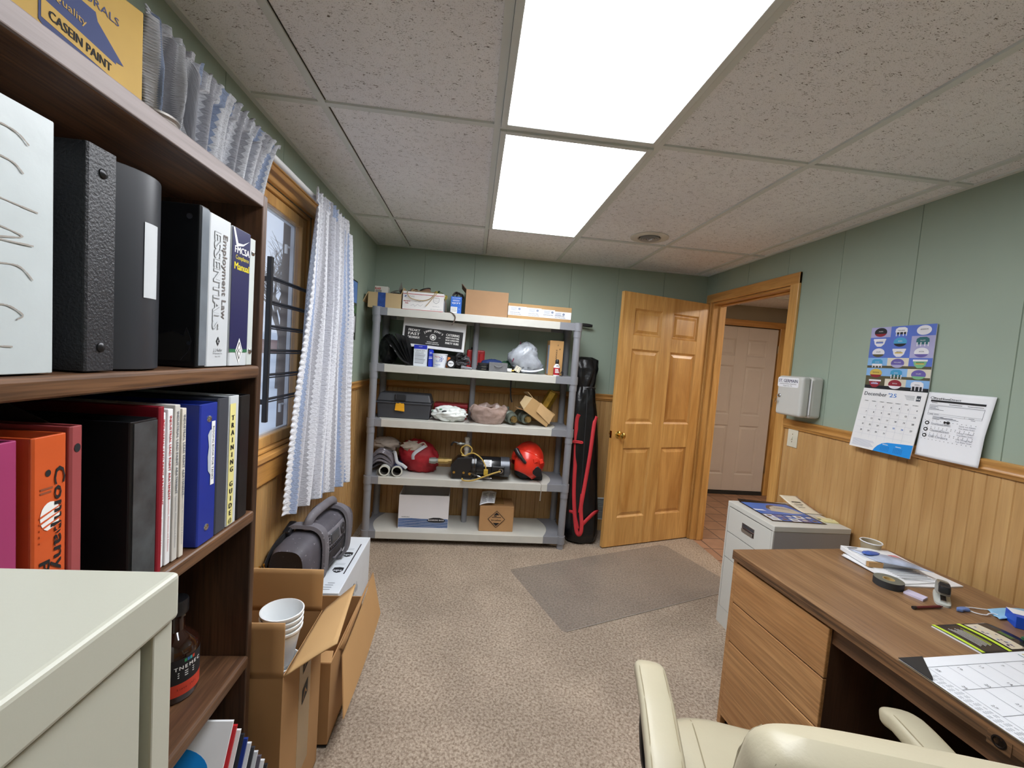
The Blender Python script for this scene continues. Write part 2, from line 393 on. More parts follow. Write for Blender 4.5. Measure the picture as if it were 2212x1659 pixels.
# ceiling with its T-bar grid
T2=.6096
ce=struct(MB().bx(XL-.12,XR+.012,YF-.1,YB+.012,2.294,2.39).build('ceiling',CEIL))
g=MB()
ROWS=[-2.438,-1.2192,0,1.2192]
for i in range(-1,4): g.bx(T2*i-.012,T2*i+.012,YF,YB,2.286,2.2945)
for y in ROWS:
    for i in range(-2,4):
        x0=max(XL,T2*i+.012);x1=min(XR,T2*(i+1)-.012)
        if x1>x0: g.bx(x0,x1,y-.012,y+.012,2.2865,2.2945)
g.bx(XL,XL+.02,YF,YB,2.2855,2.2945).bx(XR-.02,XR,YF,YB,2.2855,2.2945).bx(XL,XR,YB-.02,YB,2.285,2.2945)
g.build('grid_bar',TBAR,ce)
gp=MB(); DG=pm('dark_gap','2c2925',.9)
for i in range(-1,4):
    for y in ROWS:
        gp.bx(T2*i+.012,T2*i+.0150,y+.014,min(YB-.03,y+1.20),2.2915,2.2943)
        if XR-.02>T2*i+.6: gp.bx(T2*i+.016,T2*i+.596,y+.012,y+.0152,2.2915,2.2943)
        if i==-1: gp.bx(XL+.03,T2*i-.014,y+.012,y+.0152,2.2915,2.2943)
gp.build('tile_gap',DG,ce)
# light panels
EM=emis('lit_diffuser',(247,250,255),PANEL)
for k,(ya,yb,lb) in enumerate(((0,1.2192,'lit rectangular ceiling light panel over the middle of the room, nearer the far wall'),(-1.2192,0,'lit rectangular ceiling light panel cut by the top edge, above the desk chair end'))):
    t=thing('ceiling_light',lb,'ceiling light',(T2/2,(ya+yb)/2,2.28),0,'white ceiling light panels')
    a=.013;b=.036;f=MB(); y0,y1=ya+.012,yb-.012
    for (p,q,r_,s_) in ((a,b,y0,y1),(T2-b,T2-a,y0,y1),(b,T2-b,y0,y0+.022),(b,T2-b,y1-.022,y1)): f.bx(p,q,r_,s_,2.278,2.2935)
    f.build('frame',TBAR,t,bevel=.002)
    MB().bx(b,T2-b,y0+.022,y1-.022,2.284,2.290).build('diffuser',EM,t)
# round ceiling vent
t=thing('ceiling_vent','round white ceiling vent with dark slots above the pine door','vent',(1.04,1.075,2.285))
MB().lathe([(.118,.0),(.118,-.004),(.10,-.010),(.072,-.006),(.066,.004)],(1.04,1.075,2.293),n=40).build('frame',pm('vent_white','d2d0c6',.5),t,smooth=True)
MB().lathe([(.066,-.001),(.0,-.001)],(1.04,1.075,2.2935),n=32).build('duct',pm('duct_dark','1c1d26',.8),t)
v_=MB()
for rr in (.060,.045,.030): v_.lathe([(rr,-.002),(rr+.004,-.014),(rr-.008,-.012),(rr-.010,-.002)],(1.04,1.075,2.294),n=32)
v_.cyl((1.04,1.075,2.292),(1.04,1.075,2.276),.018,.014); v_.build('louver_ring',pm('vent_ring','a9a9a8',.4),t,smooth=True)
MB().ob((1.043,1.06,2.274),(.006,.03,.008),(0,0,.3)).build('lever',WHITE,t)
# ---- pine casings helper
def casing(name,boxes,mat=PINE,par=None):
    b=MB()
    for q in boxes: b.bx(*q)
    o=b.build(name,mat,par,bevel=.004)
    return o
ct=.018
dw=sempty('door_1')
# frame of the open doorway
casing('casing',[(XR-ct,XR,DY0-.072,DY0,0,DZ+.072)],PINE,dw); casing('casing',[(XR-ct,XR,DY1,DY1+.072,0,DZ+.072)],PINE,dw)
casing('casing_head',[(XR-ct-.001,XR,DY0-.072,DY1+.072,DZ,DZ+.072)],PINEY,dw)
casing('jamb',[(XR-.002,XR+.115,DY0-.002,DY0+.018,0,DZ),(XR+.05,XR+.09,DY0+.018,DY0+.03,0,DZ)],PINE,dw)
casing('jamb',[(XR-.002,XR+.115,DY1-.018,DY1+.002,0,DZ),(XR+.05,XR+.09,DY1-.03,DY1-.018,0,DZ)],PINE,dw)
casing('jamb_head',[(XR-.002,XR+.115,DY0+.018,DY1-.018,DZ-.018,DZ),(XR+.05,XR+.09,DY0+.03,DY1-.03,DZ-.03,DZ-.018)],PINEY,dw)
casing('casing',[(XR+.11,XR+.128,DY0-.072,DY0,0,DZ+.072)],PINE,dw)
# ---- hall beyond
HB=3.17; HRX=3.76
hm=pm('hall_beige_paint','a')
wh=sempty('wall_hall')
MB().bx(2.06,4.0,HB+.04,HB+.14,0,2.4).build('back',hm,wh); MB().bx(HRX,HRX+.1,.3,HB+.05,0,2.4).build('side',hm,wh)
MB().bx(2.06,4.0,.2,.3,0,2.4).build('near',hm,wh)
MB().bx(XR+.0,2.06,YB+.12,HB+.1,0,2.4).build('side',hm,wh)
hc=struct(MB().bx(XR+.11,4.0,.2,3.3,2.294,2.39).build('ceiling_hall',CEIL))
gh=MB().bx(2.0,HRX,2.55,2.574,2.286,2.2945).bx(2.0,HRX,1.33,1.354,2.286,2.2945).bx(2.9,2.924,.3,HB,2.286,2.2945); gh.build('grid_bar',TBAR,hc)
# added light panel, kept out of view to brighten the dim hall
t=thing('hall_fill_light','unseen light panel added to brighten the hall beyond the doorway','ceiling light',(3.2,.95,2.285))
MB().bx(2.95,3.45,.7,1.2,2.284,2.2935).build('diffuser',emis('hall_fill_diffuser',(255,240,222),HALL_FILL),t)
# hall six-panel white door
dh=sempty('door_2')
hdx0,hdx1=2.70,3.60
HD=pm('hall_door_white',(208,196,186),.45,var=.02)
def sixpanel(par,o,X,Y,W,H,th,mat,stile,cols,rows,rl):
    """a panelled leaf: slab with recessed raised panels on the face X x Y"""
    o=Vector(o);X=Vector(X);Y=Vector(Y);Z=X.cross(Y)
    xs=[0]; 
    for a,b in cols: xs+=[a,b]
    xs.append(W); zs=[0]
    for a,b in rows: zs+=[a,b]
    zs.append(H)
    def P(x,y,z): return o+X*x+Y*y+Z*z
    st=MB(); 
    for i in range(len(xs)-1):
        for j in range(len(zs)-1):
            if i%2==1 and j%2==1: continue
            if i%2==0 and j>0: continue
            a,b=xs[i],xs[i+1]
            c,d=(0,H) if i%2==0 else (zs[j],zs[j+1])
            vs=[P(a,c,-th),P(b,c,-th),P(b,d,-th),P(a,d,-th),P(a,c,0),P(b,c,0),P(b,d,0),P(a,d,0)]
            st.add(vs,[(0,3,2,1),(4,5,6,7),(0,1,5,4),(1,2,6,5),(2,3,7,6),(3,0,4,7)])
    st.build('leaf_frame',mat,par,bevel=.0025)
    for i,(a,b) in enumerate(cols):
        for (c,d) in rows:
            p=MB(); g=.012; q=.032
            ring=lambda e,z:[P(a+e,c+e,z),P(b-e,c+e,z),P(b-e,d-e,z),P(a+e,d-e,z)]
            L=[ring(-.001,-.002),ring(g,-.011),ring(g+.006,-.011),ring(q+.008,-.004),ring(q+.012,-.004)]
            vs=[v for r_ in L for v in r_]; fs=[]
            for k in range(len(L)-1):
                for e in range(4): fs.append((k*4+e,k*4+(e+1)%4,(k+1)*4+(e+1)%4,(k+1)*4+e))
            fs.append(tuple((len(L)-1)*4+e for e in range(4)))
            vs2=[P(a,c,-th+.004),P(b,c,-th+.004),P(b,d,-th+.004),P(a,d,-th+.004)]
            n0=len(vs); p.add(vs+vs2,fs+[(n0+3,n0+2,n0+1,n0)]); p.build('door_panel',rl[i] if isinstance(rl,list) else rl,par)
sixpanel(dh,(hdx0,HB,.045),X3,Z3,hdx1-hdx0,1.985,.035,HD,.1,[(.125,.375),(.525,.775)],[(.20,.80),(.93,1.52),(1.64,1.84)],HD)
MB().bx(hdx0,hdx1,HB-.01,HB+.03,0,.04).build('threshold',pm('dark_gap','x'),dh)
casing('casing',[(hdx1+.012,hdx1+.085,HB-.016,HB+.04,0,2.115)],PINE,dh); casing('casing',[(hdx0-.085,hdx0-.012,HB-.016,HB+.04,0,2.115)],PINE,dh)
casing('casing_head',[(hdx0-.085,hdx1+.085,HB-.018,HB+.04,2.042,2.115)],PINEX,dh)
for z in (.28,1.1,1.75): MB().cyl((hdx1+.008,HB-.008,z),(hdx1+.008,HB-.008,z+.09),.006,n=10).build('hinge',pm('hinge_bronze','8d7a5c',.4,.8),dh)
# ---- open pine door
dl=thing('pine_door','open golden pine six panel door with a brass knob','door',(1.940,1.835,0))
ang=math.atan2(1.835-1.572,1.940-1.088)   # leaf direction from hinge
ux=Vector((math.cos(ang),math.sin(ang),0))
o=Vector((1.940,1.835,.008))-ux*.892
WDL=.888; HDL=2.027
PV=wood('pine_panel_a',(184,130,64),(220,172,102),'Z',1,.36,.2,.25,across=10); PV2=wood('pine_panel_b',(168,114,54),(218,166,96),'Z',1,.36,.2,.25,across=8)
sixpanel(dl,o,ux,Z3,WDL,HDL,.035,PINE,.1,[(.115,.385),(.503,.773)],[(.235,.80),(1.0,1.59),(1.70,1.905)],[PV,PV2])
kx=.058; kz=.918
for sgn in (1,):
    nn=ux.cross(Z3); kp=o+ux*kx+Z3*(kz-.008)
    MB().lathe([(0,.0),(.030,.0),(.031,.004),(.024,.010),(.011,.014),(.010,.030),(.020,.036),(.027,.048),(.026,.060),(.016,.068),(0,.070)],kp,nn,28).build('knob',BRASS,dl,smooth=True)
    MB().lathe([(0,0),(.030,.0),(.031,.004),(.012,.012),(.010,.03),(.022,.037),(.027,.05),(.016,.066),(0,.068)],kp-nn*.035,-nn,28).build('knob',BRASS,dl,smooth=True)
kb=o+ux*(-.0005)+Z3*(kz-.008)-nn*.0175
MB().ob(kb,(.002,.024,.056),(0,0,ang)).build('latch_plate',BRASS,dl)
for z in (.2,1.0,1.82): MB().cyl(o+ux*(.893)+Z3*z+nn*.003,o+ux*(.893)+Z3*(z+.09)+nn*.003,.0065,n=10).build('hinge',BRASS,dl,smooth=True)
# wall register behind the bag
t=thing('wall_register','white slotted air register low on the back wall beside the black bag','vent',(1.165,YB,.10))
MB().bx(1.02,1.30,YB-.008,YB,.10,.295).build('frame',WHITE,t,bevel=.002)
s_=MB()
for i in range(16): s_.ob((1.16,YB-.011,.118+i*.0105),(.25,.006,.004),(.5,0,0))
s_.build('louver',pm('register_slot','a8a8a2',.5),t)
MB().bx(1.03,1.29,YB-.0095,YB-.008,.11,.285).build('recess',pm('register_dark','3a3a3a',.7),t)
# ---- window
wn=sempty('window_1')
casing('casing',[(XL,XL+.018,WY0-.075,WY0,WZ0-.02,WZ1)],PINE,wn); casing('casing',[(XL,XL+.018,WY1,WY1+.075,WZ0-.02,WZ1)],PINE,wn)
casing('casing_head',[(XL,XL+.020,WY0-.075,WY1+.075,WZ1,WZ1+.078),(XL,XL+.026,WY0-.08,WY1+.08,WZ1+.066,WZ1+.078)],PINEY,wn)
casing('sill',[(XL-.06,XL+.03,WY0-.085,WY1+.085,WZ0-.024,WZ0)],PINEY,wn); casing('apron',[(XL,XL+.018,WY0-.075,WY1+.075,WZ0-.12,WZ0-.024)],PINEY,wn)
fo=.012
casing('frame',[(XL-.070,XL,WY0,WY0+.02,WZ0,WZ1),(XL-.070,XL,WY1-.02,WY1,WZ0,WZ1)],PINE,wn)
casing('frame',[(XL-.070,XL,WY0+.02,WY1-.02,WZ1-.02,WZ1),(XL-.070,XL,WY0+.02,WY1-.02,WZ0,WZ0+.018)],PINEY,wn)
sx0,sx1=XL-.040,XL-.010; a,b,c,d=WY0+.022,WY1-.022,WZ0+.02,WZ1-.022; sw=.046
sash=casing('sash',[(sx0,sx1,a,a+sw,c,d),(sx0,sx1,b-sw,b,c,d),(sx0,sx1,a+sw,b-sw,c,c+sw),(sx0,sx1,a+sw,b-sw,d-sw,d)],PINE,wn)
tg=NT('window_glass'); tg.b.inputs['Base Color'].default_value=(1,1,1,1); tg.b.inputs['Roughness'].default_value=.02; tg.b.inputs['Alpha'].default_value=.12; tg.b.inputs['Specular IOR Level'].default_value=.5
MB().bx(sx0+.012,sx0+.016,a+sw,b-sw,c+sw,d-sw).build('pane',tg.m,sash)
# outer storm frame standing outside
VIN=pm('white_vinyl','d8dade',.45)
so=MB()
for (p,q) in ((a+.035,a+.050),(b-.060,b-.046)): so.bx(XL-.058,XL-.042,p,q,c,d)
so.bx(XL-.058,XL-.042,a+.05,b-.06,c+.03,c+.05).bx(XL-.058,XL-.042,a+.05,b-.06,d-.05,d-.03); so.build('storm_frame',VIN,wn)
for zc in (1.12,1.86):
    MB().bx(XL-.066,XL-.056,b-.10,b-.088,zc,zc+.04).cyl((XL-.062,b-.09,zc+.035),(XL-.062,b-.060,zc+.035),.005,n=10).build('latch',WHITE,wn,smooth=True)
# black guard rack
t=thing('window_guard','black metal rack of six horizontal rods standing across the window','window guard',(-.83,.35,1.13))
for y in (.135,.80): MB().bx(-.84,-.822,y,y+.018,1.13,1.775).build('upright',BLACKP,t,bevel=.002)
for z in (1.70,1.605,1.51,1.414,1.317,1.22):
    MB().cyl((-.833,.137,z),(-.833,.815,z),.0055,n=10).cyl((-.826,.137,z-.010),(-.826,.815,z-.010),.003,n=8).build('rod',BLACKP,t,smooth=True)
MB().bx(XL-.04,-.838,.14,.152,1.2,1.22).bx(XL-.04,-.838,.80,.812,1.2,1.22).bx(XL-.04,-.838,.14,.152,1.68,1.70).bx(XL-.04,-.838,.80,.812,1.68,1.70).build('bracket',BLACKP,t)
# curtain rod + curtains
ro=MB().cyl((-.785,-.60,2.105),(-.785,.86,2.105),.011,n=14).cyl((-.785,-.60,2.105),(XL,-.60,2.105),.009).cyl((-.785,.86,2.105),(XL,.86,2.105),.009).build('curtain_rod',WHITE,smooth=True)
tag(ro,'thin white curtain rod along the top of the window casing','curtain rod')
def curtain(name,label,ya,yb,z1,z0l,z0r,xt,xbl,xbr,yla,yrb,n,mat,zig,seed,fast=0):
    NU,NV=150,110
    def f(u,v):
        z0=z0l+(z0r-z0l)*u; top=z1
        z=top+(z0-top)*v
        vv=v**1.15
        if fast:
            q=max(0,min(1,(u-.245)/.03)); z0=1.83+(z0-1.83)*q; z=top+(z0-top)*v; vv=((top-z)/(top-.78))**.62
        y=(ya+(yb-ya)*u)*(1-vv)+(yla+(yrb-yla)*u)*vv
        amp=.010+.018*min(1,v*3); ph=2*math.pi*n*u+.6*math.sin(5*v+seed)
        if fast and z<1.825: y=max(y,-.435+.02*u)
        x=xt*(1-vv)+(xbl+(xbr-xbl)*u)*vv
        x+=amp*math.sin(ph)+.006*math.sin(2.3*ph+4*v)
        y+=.010*math.cos(ph)*min(1,v*2)*(0 if fast and z<1.825 else 1)
        if v<.04:
            x=xt+.006*math.sin(ph*2.0+seed)+.004*math.sin(ph*4.1); z+=.007*math.sin(ph*1.7)*(1-v/.04)
        if zig and u<.012:
            y-=.013*abs(((v*52)%1)*2-1)
        if zig and u>.988: y+=.007*abs(((v*52)%1)*2-1)
        return (x,y,z)
    return tag(MB().grid(f,NU,NV*3 if zig else NV,uv=True).build(name,mat,smooth=True,solid=.003,ang=180),label,'curtain','white and blue crocheted curtains')
curtain('curtain','long white and blue zigzag curtain panel hanging right of the window glass',.375,.85,2.128,.715,.625,-.757,-.785,-.757,.24,1.02,5.2,M_curtain('crochet_curtain'),True,1.0)
curtain('curtain','gathered curtain panel with shade painted into its colour, above the dark bookcase',-.575,.02,2.128,.80,.78,-.757,-.795,-.795,-.572,-.34,8.5,M_curtain('crochet_curtain_shaded',.72),True,3.0,1)  # same weave as the other panel, shade painted into its colour
# framed picture on the left wall
t=thing('wall_picture','narrow framed picture with blue sky beside the curtain','picture',(XL,1.30,1.52))
MB().bx(XL,XL+.012,1.13,1.415,1.50,1.90).build('frame',pm('black_frame','181818',.4),t,bevel=.002)
pc=MB(); oo=(XL+.012,0,0)
pc.rect(1.14,1.75,1.405,1.89,oo,*PX_,mi=0); pc.rect(1.14,1.51,1.405,1.75,oo,*PX_,mi=1)
pc.poly([(1.2,1.75),(1.27,1.80),(1.33,1.75)],oo,*PX_,mi=2,off=.0010); pc.rect(1.14,1.68,1.405,1.73,oo,*PX_,mi=3,off=.0010); pc.rect(1.16,1.53,1.30,1.58,oo,*PX_,mi=4,off=.001); pc.rect(1.34,1.55,1.39,1.66,oo,*PX_,mi=2,off=.001)
pc.build('print',[pm('print_sky','5f86c4'),pm('print_ground','3a4438'),pm('print_pale','c6c8cc'),pm('print_green','4e7048'),pm('print_red','8c2a26')],t)
# ---- outdoors
SNOW=pm('snow','dfe6ee',.8,var=.05,vs=.8)
struct(MB().bx(-120,-1.06,-30,160,-.62,-.5).build('ground_snow',SNOW))
BARK=pm('bark','4c423d',.9)
def bare_tree(x,y,h,label,seed):
    rnd=random.Random(seed); b=MB()
    def br(p,d,L,r_,k):
        if k==0: return
        q=p+d*L; b.cyl(p,q,r_,r_*.65,n=5,cap=False)
        for _ in range(3 if k>2 else 4):
            e=(d+Vector((rnd.uniform(-.8,.8),rnd.uniform(-.8,.8),rnd.uniform(-.25,.6)))).normalized()
            br(p+d*L*rnd.uniform(.55,1),e,L*rnd.uniform(.6,.8),r_*.55,k-1)
    br(Vector((x,y,-.5)),Vector((0,0,1)),h*.33,h*.018,6)
    tag(b.build('bare_tree',BARK),label,'tree','bare trees outside the window')
bare_tree(-8,16.5,8,'bare dark tree outside, nearest the window glass',3); bare_tree(-12,26,9.5,'bare tree outside with fine spreading twigs, further from the house',5)
bare_tree(-17,38,11,'bare tree outside at the far side of the snowy yard',9)
t=thing('shed','long low reddish shed across the snowy yard','shed',(-35,79,-.5))
MB().bx(-38,-32,58,100,-.5,1.6).build('wall',pm('shed_red','8a5d58',.8),t); MB().prism([(-38.3,1.6),(-31.7,1.6),(-35,2.9)],(0,100.3,0),X3,Z3,42.6).build('roof',SNOW,t)
# ================================================================ BOOKCASE (left, dark oak)
BX0,BX1,BY0,BY1=XL+.012,-.560,-1.376,-.462
SH=[1.772,1.359,.994,.611,.233]     # undersides of the boards
t=thing('bookcase','tall dark oak bookcase filled with binders by the window','bookcase',(-.71,-.92,0))
MB().bx(BX0,BX1+.002,BY1-.022,BY1,0,1.8035).build('side_panel',OAKZ,t,bevel=.003)
MB().bx(BX0,BX1+.002,BY0,BY0+.022,0,1.8035).build('side_panel',OAKZ,t,bevel=.003)
MB().bx(BX0,BX0+.006,BY0+.02,BY1-.02,.05,1.79).build('back_panel',OAKZ,t)
TOPM=wood('bookcase_top_glare',(120,106,102),(146,133,130),'Y',1,.5,.25,0)  # pale tone paints the glare along the brown top edge
for k,z in enumerate(SH):
    th=.03 if k else .032
    b=MB().bx(BX0,BX1+.008 if k else BX1-.003,BY0+.022,BY1-.022,z,z+th)
    if k==0: 
        b.build('shelf',OAKY,t,bevel=.003)
        MB().bx(BX1-.004,BX1+.003,BY0+.022,BY1-.022,z+.0005,z+.0315).build('top_edge_glare',TOPM,t,bevel=.002)
    else: b.build('shelf',OAKY,t,bevel=.007,seg=3)
# ---- binders
def rounded_spine(b,xf,y0,y1,z0,h,cv,mi=0):
    pts=[]; n=8; w=y1-y0
    if cv:
        for i in range(n+1):
            u=i/n; pts.append((xf-cv*(2*u-1)**2*1.0, y0+w*u))
        pts+= [(xf-cv-.004,y1),(xf-cv-.004,y0)]
    else: pts=[(xf-.004,y0),(xf-.002,y0-.0),(xf,y0+.003),(xf,y1-.003),(xf-.002,y1),(xf-.004,y1)]
    b.prism([(p[0],p[1]) for p in pts],(0,0,z0),X3,Y3,h,mi)
def binder(name,label,y0,y1,xf,z0,h,cmat,dp=.265,cv=0,rivets=None,lean=0,pages=True,slot=None,gp='binders in the dark bookcase',cat='binder'):
    t=thing(name,label,cat,((xf-dp/2),(y0+y1)/2,z0),0,gp)
    b=MB(); rounded_spine(b,xf,y0,y1,z0,h,cv)
    e=xf-(cv if cv else 0)-.003
    b.bx(xf-dp,e,y0,y0+.003,z0,z0+h).bx(xf-dp,e,y1-.003,y1,z0,z0+h)
    b.build('cover',cmat,t,bevel=.0012,smooth=bool(cv),ang=25)
    if pages: MB().bx(xf-dp+.02,xf-.03,y0+.005,y1-.012,z0+.008,z0+h-.02).build('pages',PAPER,t)
    if rivets:
        for zz in (z0+h*.11,z0+h*.89):
            MB().lathe([(.007,0),(.0065,.0015),(.004,.003),(0,.0035)],(xf,(y0+y1)/2+.0,zz),X3,16).build('rivet',rivets,t,smooth=True)
    return t
def spt(xf,y,z): return (xf,y,z)
Z1=1.3915
VW=pm('worn_white_vinyl','c3cbcc',.35,var=.04,bs=30,bst=.25,bd=.003,vs=12)
t=binder('binder','large scuffed white binder with faded pen marks at the left edge of the upper shelf',-1.078,-.985,-.560,Z1,.309,VW)
b=MB(); sm=pm('pencil_smudge','a39c94',.8)
def hw(b,pts,w,y,z,s,mi=0,xf=-.56):
    P=[Vector((y+p[0]*s,z+p[1]*s)) for p in pts]; Q=[]
    for i in range(len(P)-1):
        p0=P[max(0,i-1)];p1=P[i];p2=P[i+1];p3=P[min(len(P)-1,i+2)]
        for k in range(6):
            q=k/6; Q.append(.5*((2*p1)+(p2-p0)*q+(2*p0-5*p1+4*p2-p3)*q*q+(3*p1-p0-3*p2+p3)*q**3))
    Q.append(P[-1])
    for i in range(len(Q)-1): b.stroke([tuple(Q[i]),tuple(Q[i+1])],w*(.75+.2*math.sin(i*1.7+z*40)),(xf,0,0),*PX_,mi=mi,off=.0006+.00006*i)
for pts,zz in (([(0,0),(.3,.06),(.6,.02),(.8,-.12)],1.665),([(0,0),(.5,-.05),(.7,-.2)],1.635),([(0,0),(1,-.1)],1.59),([(0,.1),(.7,-.05),(.1,-.2),(.9,-.2)],1.555),([(0,0),(.6,.05),(.9,-.2)],1.515),([(0,0),(.4,.02),(.7,-.15),(.6,-.25)],1.47),([(0,0),(.12,0)],1.452),([(0,0),(.5,-.02)],1.425)):
    hw(b,pts,.0022,-1.062,zz,.055)
b.build('handwriting',sm,t)
GRAIN=pm('black_grained_leatherette','26272b',.42,var=.1,bs=260,bst=.9,bd=.0015)
binder('binder','black binder with coarse grained leather look spine and two domed rivets',-.945,-.897,-.558,Z1,.309,GRAIN,rivets=pm('dark_rivet','2a2a2c',.3,.6))
SMB=pm('smooth_black_plastic','2b2d32',.38,var=.03)
t=binder('binder','smooth black binder with a curved spine and blank white label strip',-.886,-.792,-.556,Z1,.308,SMB,cv=.016)
b=MB(); 
for i in range(6):
    pass
def curved_label(u,v):
    y=-.848+(.03)*u; w=.094; q=(y+.886)/w; return (-.556-.016*(2*q-1)**2+.0008,y,Z1+.115+.118*v)
b.grid(curved_label,8,1,0); b.build('label_strip',BWH,t)
VB=pm('worn_black_vinyl','17181b',.3,var=.2,vs=20,bs=40,bst=.2)
t=binder('binder','black binder with a torn lower cover corner and clear worn spine pocket',-.716,-.689,-.556,Z1,.306,VB,dp=.262)
SPG=pm('clear_pocket_grey','6d747b',.22,var=.18,vs=14,bs=25,bst=.3)
MB().bx(-.557,-.5545,-.713,-.691,Z1+.003,Z1+.303).build('spine_pocket',SPG,t)
b=MB(); OO=(0,-.716,0); XX=(X3,Z3)
b.disc(-.575,Z1+.283,.0055,.0055,OO,*XX,mi=0); b.disc(-.571,Z1+.045,.004,.004,OO,*XX,mi=0)
b.poly([(-.64,Z1+.01),(-.566,Z1+.01),(-.566,Z1+.05),(-.575,Z1+.075),(-.58,Z1+.058),(-.60,Z1+.067),(-.62,Z1+.06),(-.64,Z1+.05)],OO,*XX,mi=1,off=.0004)
b.stroke([(-.64,Z1+.05),(-.62,Z1+.06),(-.60,Z1+.067),(-.58,Z1+.058),(-.575,Z1+.075),(-.566,Z1+.05),(-.57,Z1+.03),(-.585,Z1+.012)],.0012,OO,*XX,mi=0)
b.build('torn_hole',[CHROME,pm('torn_dark','050506',.8)],t)
t=binder('binder','white binder with grey Employment Law lettering running down its spine',-.686,-.614,-.557,Z1,.303,BWH,rivets=None)
b=MB(); xx=-.557
b.text('Employment Law',(xx,-.634,Z1+.185),*DOWN,.021,0,fit=.172,bold=.0004)
b.text('ESSENTIALS',(xx,-.660,Z1+.173),*DOWN,.032,1,fit=.194,bold=.0013)
b.text('ESSENTIALS',(xx,-.660,Z1+.173),*DOWN,.031,2,fit=.192,off=.0015)
b.poly([(-.650,Z1+.062),(-.6435,Z1+.052),(-.650,Z1+.042),(-.6565,Z1+.052)],(xx,0,0),*PX_,mi=3).text('K',(xx,-.650,Z1+.052),*PX_,.010,2,off=.0012)
b.text('J. J. Keller',(xx,-.650,Z1+.034),*PX_,.0085,3,fit=.030).text('& Associates, Inc.',(xx,-.650,Z1+.027),*PX_,.0045,3).text('Since 1953',(xx,-.650,Z1+.0205),*PX_,.004,3)
b.build('lettering',[pm('taupe_ink','6f6764',.6),pm('taupe_outline','8f9294',.6),BWH,INK],t)
t=binder('binder','dark navy binder with yellow Manual lettering and a white diamond emblem',-.611,-.541,-.556,Z1,.300,BWH)
b=MB(); xx=-.556
b.rect(-.611,Z1+.036,-.541,Z1+.299,(xx,0,0),*PX_,mi=0).rect(-.611,Z1+.030,-.541,Z1+.037,(xx,0,0),*PX_,mi=4,off=.0009)
b.poly([(-.574,Z1+.062),(-.560,Z1+.034),(-.574,Z1+.006),(-.588,Z1+.034)],(xx,0,0),*PX_,mi=1,off=.0011).poly([(-.574,Z1+.055),(-.5635,Z1+.034),(-.574,Z1+.013),(-.5845,Z1+.034)],(xx,0,0),*PX_,mi=3,off=.0013).poly([(-.574,Z1+.050),(-.566,Z1+.034),(-.574,Z1+.018),(-.582,Z1+.034)],(xx,0,0),*PX_,mi=1,off=.0015).text('K',(xx,-.574,Z1+.034),*PX_,.014,3,off=.0019)
b.text('FMCSA',(xx,-.573,Z1+.254),*PX_,.021,1,fit=.058,bold=.0004,off=.001).text('Compliance',(xx,-.572,Z1+.238),*PX_,.013,2,fit=.052,off=.001).text('Manual',(xx,-.573,Z1+.219),*PX_,.022,2,fit=.058,bold=.0004,off=.001)
b.poly([(-.61,Z1+.298),(-.604,Z1+.298),(-.590,Z1+.268),(-.570,Z1+.270),(-.545,Z1+.282),(-.57,Z1+.266),(-.596,Z1+.260)],(xx,0,0),*PX_,mi=1,off=.001)
b.build('lettering',[NAVY,WINK,YEL,INK,pm('band_green','2a6a44',.5)],t)
binder('binder','thin pale white binder last on the upper shelf, against the bookcase side',-.533,-.507,-.560,Z1,.295,pm('pale_white_vinyl','c2c8c5',.35,var=.05,bs=50,bst=.15),rivets=CHROME)
# row 2
Z2=1.0265
binder('binder','magenta binder at the left edge of the second shelf',-1.09,-1.027,-.560,Z2,.286,pm('magenta_vinyl','a03a68',.35,var=.06),rivets=None)
OR=pm('orange_vinyl','cf5a2c',.33,var=.07,vs=9)
t=binder('binder','orange binder with marker handwriting and a striped globe logo',-1.013,-.9685,-.558,Z2,.285,OR)
b=MB();xx=-.558
b.text('Company Safety',(xx,-.979,Z2+.125),*DOWN,.020,0,fit=.235,bold=.0006).text('Program',(xx,-.998,Z2+.065),*DOWN,.019,0,fit=.115,bold=.0006)
b.disc(-.991,Z2+.180,.013,.019,(xx,0,0),*PX_,mi=1)
for k in range(5):
    q=Z2+.188-.008*k; b.poly([(-1.005,q-.008),(-.978,q+.002),(-.978,q+.0035),(-1.005,q-.005)],(xx,0,0),*PX_,mi=2,off=.0012)
b.disc(-.994,Z2+.237,.0035,.0045,(xx,0,0),*PX_,mi=0).rect(-1.004,Z2+.216,-.988,Z2+.2185,(xx,0,0),*PX_,mi=3).rect(-1.004,Z2+.211,-.990,Z2+.2135,(xx,0,0),*PX_,mi=3)
b.build('lettering',[INK,WINK,OR,pm('orange_faded_ink','8a4a30',.6)],t)
t=binder('binder','thin dusty red binder beside the orange binder',-.9665,-.948,-.556,Z2,.292,pm('dusty_red_vinyl','9c4a4c',.4,var=.08),rivets=None)
MB().disc(-.957,Z2+.262,.0045,.006,(-.556,0,0),*PX_).build('spine_hole',INK,t)
t=binder('binder','wide glossy black binder with a scuffed clear spine pocket on the second shelf',-.872,-.817,-.552,Z2,.283,VB,dp=.27)
MB().bx(-.553,-.5505,-.868,-.820,Z2+.003,Z2+.280).build('spine_pocket',pm('scuffed_clear_pocket','43474a',.2,var=.3,vs=22,bs=30,bst=.4,speck=('9aa0a4',40,.70)),t)
t=binder('report_cover','tall thin dark red folder leaning between the black binder and the booklets',-.802,-.789,-.560,Z2,.298,pm('deep_red_board','8c1426',.5,var=.06),gp=None,cat='folder')
